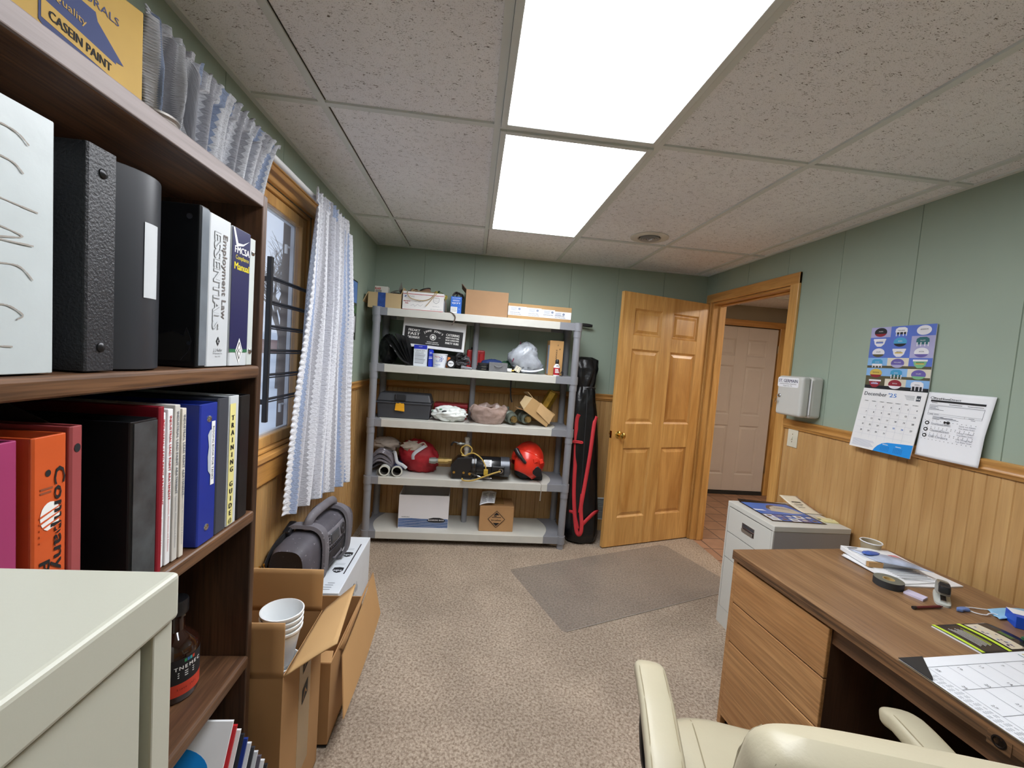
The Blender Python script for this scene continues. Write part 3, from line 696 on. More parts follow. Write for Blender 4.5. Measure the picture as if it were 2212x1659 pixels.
for k,(a_,b_,h) in enumerate(((-.787,-.775,.285),(-.773,-.760,.290),(-.758,-.744,.296),(-.742,-.730,.288))):
    lb=['thin white booklet with red spine printing, next to the red folder','second thin white booklet with red spine printing','grey white booklet with faint spine text','pale booklet last before the blue binder gap'][k]
    t=thing('booklet',lb,'booklet',(-.68,(a_+b_)/2,Z2),0,'white booklets on the second shelf')
    MB().bx(-.80,-.568+.002*k,a_,b_,Z2,Z2+h).build('pages',[WHITE,WHITE,pm('booklet_grey','c9c6bf',.6),pm('booklet_beige','d6cfc2',.6)][k],t,bevel=.0015)
    b=MB(); xx=-.568+.002*k; b.text('INDUSTRIAL LEAD PAINT ABATEMENT',(xx,(a_+b_)/2,Z2+h-.09),*DOWN,.0068,0,fit=.155,bold=.0002)
    b.text('Approaches, Alternatives and Advances',(xx,(a_+b_)/2,Z2+.075),*DOWN,.005,0,fit=.10); b.build('lettering',[INKR if k<2 else INKG],t)
BV=pm('royal_blue_vinyl','1f3390',.28,var=.1,bs=22,bst=.25)
t=binder('binder','royal blue binder with a torn white title strip down its spine',-.700,-.643,-.556,Z2,.290,BV,rivets=CHROME)
b=MB();xx=-.556
b.rect(-.664,Z2+.118,-.652,Z2+.252,(xx,0,0),*PX_,mi=0,off=.0010); b.poly([(-.664,Z2+.14),(-.672,Z2+.15),(-.674,Z2+.18),(-.671,Z2+.20),(-.675,Z2+.225),(-.668,Z2+.235),(-.664,Z2+.235)],(xx,0,0),*PX_,mi=2,off=.0008)
b.text('RIGGING BOOK FOR TANKS',(xx,-.658,Z2+.185),*DOWN,.0085,1,fit=.112,off=.0014); b.build('title_strip',[WHITE,INK,pm('torn_paper_grey','b4bcc8',.7)],t)
binder('binder','dark slate grey binder between the blue binder and the yellow spined binder',-.640,-.601,-.557,Z2,.296,pm('slate_vinyl','3f434b',.35,var=.1,bs=40,bst=.2))
t=binder('binder','white binder with pale yellow spine insert reading Training Guide',-.599,-.561,-.557,Z2,.297,BWH)
b=MB();xx=-.557; b.rect(-.597,Z2+.003,-.575,Z2+.28,(xx,0,0),*PX_,mi=0)
for i,c in enumerate('TRAINING GUIDE'):
    if c!=' ': b.text(c,(xx,-.586,Z2+.248-i*.0168),*PX_,.0165,1,bold=.0006,off=.0012)
b.text('@',(xx,-.586,Z2+.012),*PX_,.014,1,off=.0012); b.build('lettering',[pm('pale_yellow_insert','e2d98e',.5),INK],t)
binder('binder','black binder last on the second shelf, touching the bookcase side',-.556,-.513,-.557,Z2,.294,VB)
bk=thing('divider_card','dark grey divider card sticking up behind the orange and red binders','card',(-.78,-.93,Z2))
MB().prism([(-.80,Z2),(-.60,Z2),(-.60,Z2+.29),(-.66,Z2+.318),(-.80,Z2+.318)],(0,-.945,0),X3,Z3,-.002).build('card',pm('dark_divider','2a2426',.5),bk)
# row 3 bottle
Z3r=.6435
t=thing('amber_bottle','dark amber glass bottle with black and red label on the lower shelf','bottle',(-.655,-.605,Z3r))
BC=(-.655,-.605,Z3r)
amb=pm('amber_glass','24100a',.06,var=.1,coat=.6)
MB().lathe([(0,0),(.044,0),(.047,.006),(.047,.105),(.044,.120),(.030,.136),(.019,.148),(.0175,.178),(.022,.180),(.022,.186),(0,.186)],BC,n=40).build('glass',amb,t,smooth=True)
MB().lathe([(.024,.186),(.025,.189),(.025,.214),(.023,.218),(0,.218)],BC,n=30).build('cap',BLACKP,t,smooth=True)
lb=MB()
lb.lathe([(.0474,.044),(.0474,.100)],BC,n=48,mi=0).lathe([(.0474,.016),(.0474,.044)],BC,n=48,mi=1)
def onb(pts,mi,off=.0004):
    vs=[];
    for (a_,z) in pts: vs.append((BC[0]+(.0474+off)*math.cos(a_),BC[1]+(.0474+off)*math.sin(a_),BC[2]+z))
    lb.add(vs,[tuple(range(len(vs)))],mi)
a0=R(-28)
for i,c in enumerate('TNEMEC'):
    a_=a0-.42+i*.20; X_=Vector((-math.sin(a_),math.cos(a_),0)); lb.text(c,(BC[0]+.0475*math.cos(a_),BC[1]+.0475*math.sin(a_),BC[2]+.080),X_,Z3,.0115,2,bold=.0003)
for i,(c,m_) in enumerate(((0,3),(1,4),(2,5),(3,1))): onb([(a0-.1+i*.12,.090),(a0+0+i*.12,.090),(a0+0+i*.12,.097),(a0-.1+i*.12,.097)],m_)
for k,zz in enumerate((.068,.063,.058)): onb([(a0-.35,zz),(a0+.0,zz),(a0+.35,zz),(a0+.35,zz+.0018),(a0,zz+.0018),(a0-.35,zz+.0018)],2)
for i,c in enumerate('Since 1921'):
    a_=a0-.35+i*.085; X_=Vector((-math.sin(a_),math.cos(a_),0)); lb.text(c,(BC[0]+.0475*math.cos(a_),BC[1]+.0475*math.sin(a_),BC[2]+.032),X_,Z3,.0068,6)
lb.build('label',[INK,pm('label_red','c8402c',.5),WINK,pm('label_green','2f8a55'),pm('label_blue','3468a8'),pm('label_teal','3aa0a0'),INK],t,smooth=True)
# row 4 magazines
Z4=.2655
cols=['f4f4f6','c22a30','ececec','27292f','253a86','dfe1e4','33343a','cfd2d6','5a5560','e4e4e6','2c2c30']
for k,c in enumerate(cols):
    y=-.705+.0105*k; lean=.50+.004*k
    nm=['white brochure with a bright blue disc, first of the leaning pile on the bottom shelf','thin red brochure just behind the white one','white brochure behind the red one','black brochure behind the second white one','dark blue brochure in the leaning row','off white brochure right after the blue one','charcoal brochure deep in the leaning row','light grey brochure deep in the leaning row','purple grey brochure deep in the leaning row','pale brochure near the end of the leaning row','black brochure ending the leaning row'][k]
    t=thing('brochure',nm,'brochure',(-.66,y,Z4),0,'leaning brochures on the bottom shelf')
    w_=.005; h=.305-.0165*k; th=lean*.9
    pl=[(0,0),(w_,0),(w_+math.sin(th)*h,math.cos(th)*h),(math.sin(th)*h,math.cos(th)*h)]
    x1=-.540+.0065*k
    MB().prism(pl,(x1,y,Z4),Y3,Z3,-.21).build('pages',pm('brochure_%d'%k,c,.35,var=.04),t)
    if k==0:
        b=MB(); Yd=Vector((0,math.sin(th),math.cos(th)))
        b.disc(.100,.205,.080,.050,(x1-.21,y,Z4),X3,Yd,mi=0,n=32); b.build('cover_print',SKY,t)
# on top of the bookcase
YT=1.804
t=thing('paint_poster_box','yellow paint sample box with navy casein paint badge on the bookcase top','box',(-.72,-.80,YT))
YB_=pm('aged_yellow_card','c9a24a',.6,var=.08,vs=7); 
O_=Vector((-.735,-.875,YT)); Xb=Vector((.30,.954,0)).normalized(); nb=Xb.cross(Z3)
MB().prism([(0,0),(.190,0),(.190,.235),(0,.235)],O_,Xb,Z3,-.09).build('box',YB_,t,bevel=.002)
b=MB(); fo_=(O_.x,O_.y,O_.z)
def qd(pts,mi,off=.0008): b.poly([(p[0],p[1]) for p in pts],fo_,Xb,Z3,mi,off)
qd([(.042,.150),(.075,.185),(.115,.178),(.118,.165),(.158,.118),(.146,.118),(.146,.055),(.115,.062),(.058,.095),(.042,.112)],0)
qd([(.045,.117),(.147,.085),(.147,.113),(.045,.146)],1,.0012)
b.text('CASEIN PAINT',(Vector(fo_)+Xb*.096+Z3*.115),(Xb+Z3*-.30),Z3,.020,2,fit=.088,off=.0018,bold=.0005)
b.text('for Walls',(Vector(fo_)+Xb*.106+Z3*.086),(Xb+Z3*-.2),Z3,.013,1,off=.0016).text('and Ceilings',(Vector(fo_)+Xb*.104+Z3*.073),(Xb+Z3*-.2),Z3,.012,1,off=.0016)
b.text('Quality',(Vector(fo_)+Xb*.080+Z3*.156),(Xb+Z3*-.3),Z3,.016,1,off=.0016).text('MURALS',(Vector(fo_)+Xb*.118+Z3*.192),(Xb+Z3*-.2),Z3,.018,0)
b.build('badge_print',[pm('badge_navy','2f3d70',.6),YB_,INK],t)
t=thing('glass_jar_lid','round silver rimmed tin lying on the bookcase top behind the edge','tin',(-.60,-.775,YT))
MB().lathe([(0,0),(.036,0),(.037,.004),(.034,.008),(.037,.012),(.036,.016),(0,.017)],(-.60,-.775,YT),n=32).build('tin',pm('tin_silver','a5a19c',.3,.8),t,smooth=True)
# ================================================================ NEAR FILING CABINET
t=thing('filing_cabinet','tall cream metal filing cabinet in the near corner, cut by the left edge','filing cabinet',(-.37,-1.65,0))
cx0,cx1,cy0,cy1,cz=-.553,-.184,-1.985,-1.325,1.320
MB().bx(cx0,cx1,cy0,cy1,cz-.027,cz).build('top',CREAM,t,bevel=.003,seg=3)
MB().bx(cx0+.003,cx1-.010,cy0+.003,cy1-.003,.0,cz-.028).build('body',CREAM,t,bevel=.002)
MB().bx(cx1-.0098,cx1-.0025,cy1-.0165,cy1-.002,.03,cz-.0275).build('post',CREAM,t,bevel=.001)
MB().bx(cx1-.0098,cx1-.0025,cy0+.002,cy0+.0165,.03,cz-.0275).build('post',CREAM,t,bevel=.001)
MB().bx(cx1-.0098,cx1-.0085,cy0+.018,cy1-.0175,.03,cz-.0275).build('shadow_gap',CREAMG,t)
MB().bx(cx1-.0086,cx1-.003,cy0+.024,cy1-.0235,.05,cz-.0285).build('side_panel',CREAM,t,bevel=.001)
# ================================================================ SECOND FILING CABINET (by the doorway)
t=thing('filing_cabinet','low light grey metal filing cabinet against the right wall behind the desk','filing cabinet',(1.72,.505,0))
fx0,fx1,fy0,fy1=1.508,1.925,.318,.690
SIDE=pm('grey_side_enamel','a3a09e',.4,var=.02)
MB().bx(fx0+.006,fx1,fy0,fy1,0.0,.694).build('body',SIDE,t,bevel=.002)
MB().bx(fx0,fx1,fy0-.002,fy1+.002,.694,.722).build('top',PUTTY,t,bevel=.003,seg=3)
MB().bx(fx0,fx0+.006,fy0,fy0+.012,.0,.693).bx(fx0,fx0+.006,fy1-.012,fy1,.0,.693).bx(fx0,fx0+.006,fy0+.012,fy1-.012,.0,.098).build('front_frame',PUTTY,t)
MB().bx(fx0+.0055,fx0+.0065,fy0+.012,fy1-.012,.098,.693).build('drawer_gap',pm('gap_black','222222',.8),t)
for (za,zb,hd) in ((.548,.690,1),(.398,.544,0),(.101,.394,1)):
    d=MB().bx(fx0+.0002,fx0+.006,fy0+.014,fy1-.014,za,zb).build('drawer',PUTTY,t,bevel=.001)
    if hd and zb>.6:
        MB().bx(fx0-.0015,fx0+.0004,.452,.552,.597,.646).build('handle_plate',CHROME,d,bevel=.001)
        MB().bx(fx0-.0022,fx0-.0014,.457,.547,.626,.640).build('handle_recess',pm('recess_dark','3b3c40',.5),d)
        MB().prism([(0,0),(-.004,.001),(-.009,.018),(-.001,.020)],(fx0-.0015,.459,.600),X3,Z3,-.086).build('handle_lip',CHROME,d)
# items on it
ZT=.7225
t=thing('calendar_page','glossy page with a photographed water tower and small pictures on the low cabinet','calendar page',(1.68,.53,ZT))
Ou=Vector((1.551,.385,ZT+.001)); Xu=Vector((.993,-.075,0)).normalized(); Yu=Vector((.03,1,0)).normalized()
W_,H_=.285,.305
PG=MB()
def sheet(u,v): 
    lift=.012*max(0,(v-.92)/.08)*(1-u)
    return Ou+Xu*(W_*u)+Yu*(H_*v)+Z3*(lift)
PG.grid(sheet,8,24); PG.build('page',pm('glossy_black_page','15161c',.2),t,solid=.0008)
b=MB(); Oz=Ou+Z3*.0006
b.rect(.008,.105,.275,.285,Oz,Xu,Yu,mi=0).poly([(.10,.155),(.20,.13),(.262,.135),(.25,.20),(.225,.235),(.15,.255),(.125,.24),(.10,.20)],Oz,Xu,Yu,mi=1,off=.001)
b.poly([(.10,.200),(.125,.24),(.15,.255),(.18,.25),(.13,.22),(.11,.175)],Oz,Xu,Yu,mi=2,off=.0012).poly([(.008,.155),(.07,.15),(.06,.17),(.008,.175)],Oz,Xu,Yu,mi=3,off=.001)
for i in range(5):
    for j in range(2):
        x=.010+i*.053;y=.010+j*.046; b.rect(x,y,x+.049,y+.042,Oz,Xu,Yu,mi=[3,0,3,4,0][(i+j*2)%5]); b.disc(x+.024,y+.022,.014,.011,Oz,Xu,Yu,mi=[1,2,5,1,2][(i+j)%5],off=.001,n=12)
b.text('TANK OF THE YEAR',Oz+Xu*.14+Yu*.296,Xu,Yu,.010,3)
b.text('KIRKSVILLE',Oz+Xu*.19+Yu*.20,(Xu*.9-Yu*.25),Yu,.024,2,fit=.08,off=.0014)
b.build('print',[pm('page_sky','4f78c8',.25),pm('tower_cream','c9c2b4',.3),pm('tower_brown','6b5547',.3),pm('page_white','dfe6f4',.3),pm('page_purple','6a6ca8',.3),pm('page_grey','8c8f98',.3)],t)
t=thing('receipt_paper','curled cream receipt propped against the wall on the low cabinet','receipt',(1.88,.60,ZT))
def rc(u,v):
    return Vector((1.850+.075*v+.0*u,.665-.095*u-.03*v,ZT+.002+.050*(1-v)**1.6+.004*math.sin(6*v)))
def rc(u,v):
    s=v; return Vector((1.800+.105*u+.035*s,.668-.150*s-.012*u,ZT+.0025+.050*(1-s)**1.5))
MB().grid(rc,6,14).build('paper',pm('receipt_cream','e6dcc4',.7),t,smooth=True,solid=.001,ang=180)
b=MB()
def onrc(u0,u1,v0,v1,mi,b=b):
    vs=[rc(u,v)+Z3*.0014-Y3*.001 for (u,v) in ((u0,v0),(u1,v0),(u1,v1),(u0,v1))]; b.add(vs,[(3,2,1,0)],mi)
for v in (.30,.33,.42,.5,.6): onrc(.25,.75 if v<.45 else .6,v,v+.018,0)
onrc(.86,.88,.02,.97,0); onrc(.92,.935,.02,.97,1); b.build('print',[INK,INKR],t)
t=thing('sticky_note_pad','pale yellow sticky note pad at the wall end of the low cabinet','note pad',(1.87,.40,ZT))
MB().prism([(0,0),(.070,.0),(.074,.048),(.004,.05)],(1.845,.395,ZT),Vector((1,-.25,0)),Vector((.25,1,0)),.006).build('pad',pm('note_yellow','e6e0a8',.7),t)
MB().prism([(0,0),(.072,.0),(.072,.03),(.0,.03)],(1.842,.432,ZT+.0062),Vector((1,-.35,0)),Vector((.35,1,0)),.001).build('note',pm('note_cream','ddd6b0',.7),t)
# ================================================================ DESK
DA=math.atan2(.078,.997)
t=thing('desk','large oak laminate desk with three drawers along the right wall','desk',(1.084,.005,0),DA)
# local frame: x to the wall, y towards the far end (far edge y=0), z up
LD,WD=1.34,.752
def dl_(o): return o
MB().bx(0,WD,-LD,0,.702,.740).build('desktop',OAKTOP,t,bevel=.002,w=False)
MB().bx(-.0016,.0,-LD+.002,-.002,.703,.738).build('edge_band',OAKED,t,w=False,bevel=.0006)
MB().bx(.006,.03,-.024,-.004,0,.702).build('side_panel',OAKDR,t,w=False,bevel=.001)
MB().bx(.03,WD-.02,-.024,-.004,0,.702).build('side_panel',OAKZ,t,w=False)
PD=.435
INN=wood('desk_inner_panel',(54,34,22),(82,54,36),'Z',1,.5,.4)
MB().bx(.016,WD-.03,-PD,-PD+.018,0,.702).build('pedestal_side',INN,t,w=False)
MB().bx(WD-.05,WD-.03,-LD+.02,-PD,.1,.702).build('modesty_panel',INN,t,w=False)
MB().bx(.016,WD-.02,-LD,-LD+.02,0,.702).build('side_panel',INN,t,w=False)
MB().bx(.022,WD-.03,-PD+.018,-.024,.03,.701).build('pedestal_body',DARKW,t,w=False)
MB().bx(.020,.04,-LD+.02,-PD,.645,.702).build('centre_rail',wood('desk_rail',(84,56,36),(120,84,56),'Y',1,.45,.5),t,w=False)
for k,(za,zb) in enumerate(((.532,.694),(.368,.528),(.045,.364))):
    d=MB().bx(.004,.022,-PD+.001,-.0255,za,zb).build('drawer',OAKDR,t,w=False,bevel=.0025)
MB().bx(-.0030,-.0016,-.855,-.815,.695,.725).build('lock_plate',OAKED,t,w=False)
MB().lathe([(.013,0),(.013,.002),(.010,.003),(.009,.001),(0,.001)],(-.002,-.835,.712),(-1,0,0),24).build('lock_ring',pm('dark_bronze','1d1410',.4,.6),t,w=False,smooth=True)
DT=.7405
# mail pile
def flat(name,pts,z0,th,mat,par,bev=0): 
    return MB().prism(pts,(0,0,z0),X3,Y3,th).build(name,mat,par,bevel=bev)
t=thing('paper_pile','loose white papers lying under the mail on the far side of the desk','papers',(1.67,-.15,DT))
flat('sheet',[(1.552,-.255),(1.692,-.262),(1.813,-.250),(1.800,-.02),(1.560,-.012)],DT,.004,WHITE,t); flat('sheet',[(1.535,-.166),(1.56,-.252),(1.74,-.235),(1.72,-.03),(1.536,-.03)],DT+.0045,.003,WHITE,t)
flat('sheet',[(1.545,-.20),(1.72,-.24),(1.78,-.06),(1.60,-.03)],DT+.008,.002,PAPER,t)
b=MB()
for k in range(11): b.rect(1.60,-.225+.0085*k,1.725-.004*(k%3),-.2225+.0085*k,(0,0,DT+.0100),X3,Y3,mi=k%2)
b.build('print',[INKG,INK],t)
t=thing('envelope_bundle','thick white mailer with brown end and red stamp on top of the papers','mail',(1.66,-.06,DT+.0103))
zz=DT+.0105
MB().prism([(1.545,-.125),(1.735,-.150),(1.745,-.028),(1.565,.010)],(0,0,zz),X3,Y3,.020).build('packet',WHITE,t,bevel=.002)
MB().prism([(1.548,-.136),(1.600,-.145),(1.600,-.134),(1.547,-.1255)],(0,0,zz),X3,Y3,.019).build('card_end',CARD,t)
b=MB(); oz=(0,0,zz+.020)
b.poly([(1.69,-.115),(1.725,-.12),(1.728,-.075),(1.695,-.07)],oz,X3,Y3,mi=0); b.text('FRAGILE',(1.705,-.093,zz+.021),Vector((.2,-1,0)),Vector((1,.2,0)),.010,1); b.rect(1.575,-.015,1.62,-.010,oz,X3,Y3,mi=2).rect(1.575,-.023,1.61,-.019,oz,X3,Y3,mi=3)
b.build('print',[pm('stamp_pink','d98a90'),INKR,INK,INKG],t)
t=thing('plastic_pouch','clear plastic pouch with blue tinted contents lying over the mail pile','pouch',(1.63,-.10,zz+.02))
def pouch(u,v):
    c=Vector((1.570,-.06,0))*(1-u)+Vector((1.722,-.135,0))*u; w=Vector((.02,-.11,0))
    p=c+w*(v-.3); k=math.sin(math.pi*u)*math.sin(math.pi*v)
    return (p.x,p.y,zz+.0225+.012*k+.003*noise.noise(Vector((u*5,v*5,1)))*k)
POU=pm('pouch_film','b9c3d8',.12,var=.25,vs=18,bs=60,bst=.3,alpha=.85)
MB().grid(pouch,18,12).build('film',POU,t,smooth=True,solid=.0015,ang=180)
MB().blob((1.607,-.085,zz+.032),(.035,.018,.006),amp=.1,seed=4).build('contents',pm('pouch_blue','4a66b4',.3),t,smooth=True,ang=180)
t=thing('tape_roll','roll of black cloth tape lying flat on the desk','tape roll',(1.505,-.245,DT))
tc=(1.508,-.250,DT)
MB().lathe([(.017,0),(.043,0),(.043,.024),(.017,.024),(.017,0)],tc,n=40).build('tape',pm('cloth_tape','2a2c2e',.6,bs=300,bst=.2),t,smooth=True)
MB().lathe([(.0145,.0),(.0172,0),(.0172,.0245),(.0145,.0245),(.0145,0)],tc,n=32).build('core',pm('tape_core','b59a63',.7),t,smooth=True)
MB().lathe([(.0175,.0243),(.0425,.0243)],tc,n=40).build('side_face',pm('tape_side','6d6c60',.7),t)
t=thing('small_note_pad','small lilac note pad lying between the tape and the stapler','note pad',(1.536,-.318,DT))
MB().prism([(1.512,-.300),(1.549,-.285),(1.567,-.333),(1.530,-.349)],(0,0,DT),X3,Y3,.007).build('pad',pm('lilac_paper','cfc6dc',.7),t)
t=thing('pen','dark red ballpoint pen lying on the desk in front of the stapler','pen',(1.5,-.387,DT))
MB().cyl((1.452,-.392,DT+.005),(1.548,-.385,DT+.005),.0045,n=12).cyl((1.548,-.385,DT+.005),(1.560,-.384,DT+.005),.0045,.0015,n=12).build('barrel',pm('pen_maroon','5e1a22',.3),t,smooth=True)
MB().cyl((1.441,-.393,DT+.005),(1.452,-.392,DT+.005),.0052,n=12).build('cap_end',BLACKP,t,smooth=True)
t=thing('stapler','grey and black desktop stapler standing on its base near the papers','stapler',(1.60,-.33,DT))
o_=Vector((1.588,-.362,DT)); ax=Vector((.70,.62,0)).normalized(); sd=Vector((-ax.y,ax.x,0))
STG=pm('stapler_grey','8f8e84',.35,var=.04)
def rbox(b,c,ax,sd,L,W,H,mi=0,tl=0,r=.25):
    n=10
    def g(u,v):
        th=2*math.pi*u; e=.5
        cx=math.copysign(abs(math.cos(th))**e,math.cos(th)); sy=math.copysign(abs(math.sin(th))**e,math.sin(th))
        k=[0,1,1,1,.0][int(v*4+.5)]; zz=[0,0,.7,1,1][int(v*4+.5)]
        if int(v*4+.5)==3: k=.86
        return c+ax*(L/2*cx*k)+sd*(W/2*sy*k)+Z3*(H*zz+tl*cx*L/2)
    b.grid(g,28,4,mi,flip=False)
b=MB(); rbox(b,o_+ax*.045,ax,sd,.135,.042,.010); b.build('base',pm('stapler_pale','b8bbb4',.4),t,smooth=True,ang=50)
b=MB(); rbox(b,o_+ax*.055+Z3*.024,ax,sd,.120,.036,.030,tl=-.12); b.build('upper_arm',STG,t,smooth=True,ang=50)
b=MB(); rbox(b,o_+ax*.010+Z3*.042,ax,sd,.042,.030,.022,tl=.1); b.build('grip',pm('stapler_black','1b1d20',.4),t,smooth=True,ang=50)
MB().cyl(o_+ax*.095+sd*.016+Z3*.022,o_+ax*.095-sd*.016+Z3*.022,.012,n=16).build('hinge',STG,t,smooth=True)
MB().ob(o_+ax*.045+Z3*.0185,(.11,.014,.008),(0,-.1,math.atan2(ax.y,ax.x))).build('magazine_rail',CHROME,t)
t=thing('staple_remover','small blue plastic clip beside the stapler foot','clip',(1.62,-.395,DT))
MB().prism([(0,0),(.014,-.006),(.030,-.002),(.046,-.004),(.052,.004),(.046,.014),(.030,.014),(.014,.011)],(1.588,-.402,DT),X3,Y3,.010).build('clip',pm('clip_blue','6a86c0',.4),t,bevel=.003)
t=thing('face_mask','folded light blue disposable face mask with white ear loop on the desk','face mask',(1.72,-.41,DT))
def mk(u,v):
    p=Vector((1.712,-.392,0))*(1-v)+Vector((1.684,-.446,0))*v; p+=Vector((.15,.006,0))*u
    return (p.x,p.y,DT+.003+.004*math.sin(v*9)*(.6)+.004*math.sin(math.pi*u))
MB().grid(mk,14,14).build('fabric',pm('mask_blue','8fbfe0',.8,bs=400,bst=.1),t,smooth=True,solid=.0016,ang=180)
MB().tube([(1.716,-.396,DT+.004),(1.695,-.392,DT+.004),(1.668,-.384,DT+.003),(1.642,-.383,DT+.003),(1.636,-.396,DT+.003),(1.645,-.415,DT+.003),(1.665,-.425,DT+.004),(1.682,-.420,DT+.005),(1.700,-.418,DT+.005),(1.708,-.425,DT+.005)],.0018,8,smooth=4).build('ear_loop',WHITE,t,smooth=True)
t=thing('small_box','small blue and white carton lying on the desk at the right edge of the photo','box',(1.70,-.50,DT))
bo=Vector((1.688,-.482,DT)); bX=Vector((.82,-.57,0)).normalized(); bY=Vector((.57,.82,0)).normalized()
MB().prism([(0,0),(.13,0),(.13,.062),(0,.062)],bo,bX,bY,.036).build('box',pm('carton_blue','1f4fc0',.4),t,bevel=.001)
b=MB(); b.poly([(.0,.02),(.13,.02),(.13,.062),(0,.062)],bo+Z3*.036,bX,bY,mi=0).text('4ct 2ply',bo+bX*.055+Z3*.014,bX,Z3,.018,0); b.build('print',[WHITE],t)
t=thing('green_pouch','small dark green cloth roll lying in front of the blue carton','cloth pouch',(1.64,-.56,DT))
MB().blob((1.665,-.560,DT+.014),(.062,.024,.014),amp=.12,fr=2.5,seed=9,flatz=DT+.0005,fn=lambda p:p).build('pouch',pm('deep_green_cloth','2c5a3c',.8,bs=200,bst=.2),t,smooth=True,ang=180)
# brochure with green stripes
t=thing('brochure','glossy black and lime green striped brochure lying open on the desk','brochure',(1.50,-.53,DT))
Pq=[Vector((1.392,-.484,0)),Vector((1.410,-.600,0)),Vector((1.612,-.582,0)),Vector((1.578,-.459,0))]
U_=(Pq[2]-Pq[1]).normalized(); V_=Vector((-U_.y,U_.x,0))
bo=Pq[1]
MB().prism([(0,0),(.206,0),(.206,.118),(0,.118)],bo+Z3*DT,U_,V_,.003).build('pages',WHITE,t)
def cov(u,v): return bo+Z3*(DT+.0035+.008*math.sin(math.pi*min(1,(1-v)*1.0))*(u*.3+.2))+U_*(.002+.21*u)+V_*(-.004*u+.120*v)
MB().grid(cov,10,14).build('cover',pm('gloss_charcoal','26272a',.25),t,smooth=True,solid=.0006,ang=180)
b=MB()
def oc(u0,u1,v0,v1,mi,n=8):
    for i in range(n):
        a=u0+(u1-u0)*i/n;c=u0+(u1-u0)*(i+1)/n
        vm=3
        for j in range(int(max(1,(v1-v0)*12))):
          nv_=int(max(1,(v1-v0)*12)); v0_,v1_=v0+(v1-v0)*j/nv_,v0+(v1-v0)*(j+1)/nv_
          b.add([Vector(cov(a,v0_))+Z3*.0016,Vector(cov(c,v0_))+Z3*.0016,Vector(cov(c,v1_))+Z3*.0016,Vector(cov(a,v1_))+Z3*.0016],[(0,1,2,3)],mi)
oc(.0,.055,.0,1,0); oc(.44,.50,.0,1,0); oc(.54,.78,.05,.95,1)
for k in range(9): oc(.14+.027*k,.15+.027*k,.18+.02*(k%3),.82-.03*(k%4),2 if k<7 else 0,2)
rnd=random.Random(4)
for k in range(26):
    u=rnd.uniform(.55,.73);v=rnd.uniform(.08,.88); oc(u,u+.03,v,v+.05,rnd.choice([3,4,2,3]),1)
for k in range(6): oc(.82+.012*k,.826+.012*k,.35,.62,5,1)
b.build('print',[pm('lime_print','c2dc3c',.35),pm('photo_beige','cfc4ae',.4),pm('text_grey','c4c6c4',.5),pm('photo_violet','57506c',.4),pm('photo_dark','3a3540',.4),pm('print_leaf','5a8a3c',.4)],t)
# desk pad calendar
t=thing('desk_pad_calendar','large white monthly desk pad calendar with black corner on the near part of the desk','desk pad',(1.4,-.85,DT))
Oc=Vector((1.131,-.623,DT)); Uc=Vector((.9968,-.0,0)).normalized(); Vc=Vector((.078,-.997,0)).normalized(); Uc=Vector((.997,.078,0))
MB().prism([(0,0),(.56,0),(.56,-.43),(0,-.43)],Oc,Uc,-Vc,.0015).build('backing',pm('pad_backing','8c7a60',.8),t)
MB().prism([(.0,.0),(.078,0),(.012,-.070),(0,-.078)],Oc+Z3*.0056,Uc,-Vc,.001).build('corner_pocket',pm('black_pocket','1b1d20',.35),t)
Pp=MB()
def cp(x,y): return Oc+Uc*x+Vc*y+Z3*(.0036+.0009*math.sin(y*22+x*4))
def csheet(u,v): return cp(.555*u,.425*v+.002)+Z3*0
Pp.grid(csheet,20,20,flip=True).build('sheet',pm('pad_paper','e7e9ee',.75,var=.015),t,smooth=True,ang=180)
b=MB()
def cl(x0,y0,x1,y1,w=.0011,mi=0):
    a=Vector((x0,y0));c=Vector((x1,y1));n=10;d=(c-a).normalized();nn=Vector((-d.y,d.x))*w/2
    for i in range(n):
        p=a+(c-a)*i/n;q=a+(c-a)*(i+1)/n
        vs=[cp(*(p+nn)),cp(*(p-nn)),cp(*(q-nn)),cp(*(q+nn))]
        b.add([v+Z3*.0006 for v in vs],[(0,1,2,3)],mi)
for k in range(8): cl(.045+.062*k,.035,.045+.062*k,.42)
for k in range(6): cl(.045,.035+.073*k,.52,.035+.073*k)
num=28
Tx=-Vc; Ty=Uc
# the page reads from the wall side: lettering turned 90 degrees
b.text('July',cp(.46,.030)+Z3*.0012,Vc,Uc,.034,1,fit=.085)
cl(.40,.012,.40,.2,.004,2); cl(.385,.012,.385,.2,.003,3)
dd=1
for c in range(5):
    for r_ in range(7):
        x=.045+.062*c+.052; y=.035+.062*r_+.012
        if y<.41 and dd<32:
            b.text(str([20,27,13,6,28,21,14,7,29][(c*3+r_)%9]) if False else str(dd),cp(.365-.073*c if False else .34-.07*c,.048+.055*r_)+Z3*.0012,Vc,Uc,.011,1); dd+=1
for k in range(34):
    for j in range(5):
        yy=.06+.0105*k
        cl(.008+.006*j,yy,.0095+.006*j,yy+.007,.0016,0) if (k*3+j)%5 else None
b.build('print',[pm('calendar_grey','8b8e96',.7),INK,pm('calendar_gold','b0a238',.6),pm('calendar_teal','4a7c80',.6)],t)
# paper cup
t=thing('paper_cup','short tan cup with white rim at the far end of the desk','cup',(1.705,.012,DT))
CC=(1.700,.005,DT)
MB().lathe([(0,.001),(.030,.001),(.036,.052),(.0345,.052),(.029,.004),(0,.004)],CC,n=32).build('cup',pm('cup_tan','a99b80',.6),t,smooth=True)
MB().lathe([(.0345,.051),(.0345,.054),(.038,.055),(.0395,.0525),(.037,.050)],CC,n=32).build('rim',WHITE,t,smooth=True)
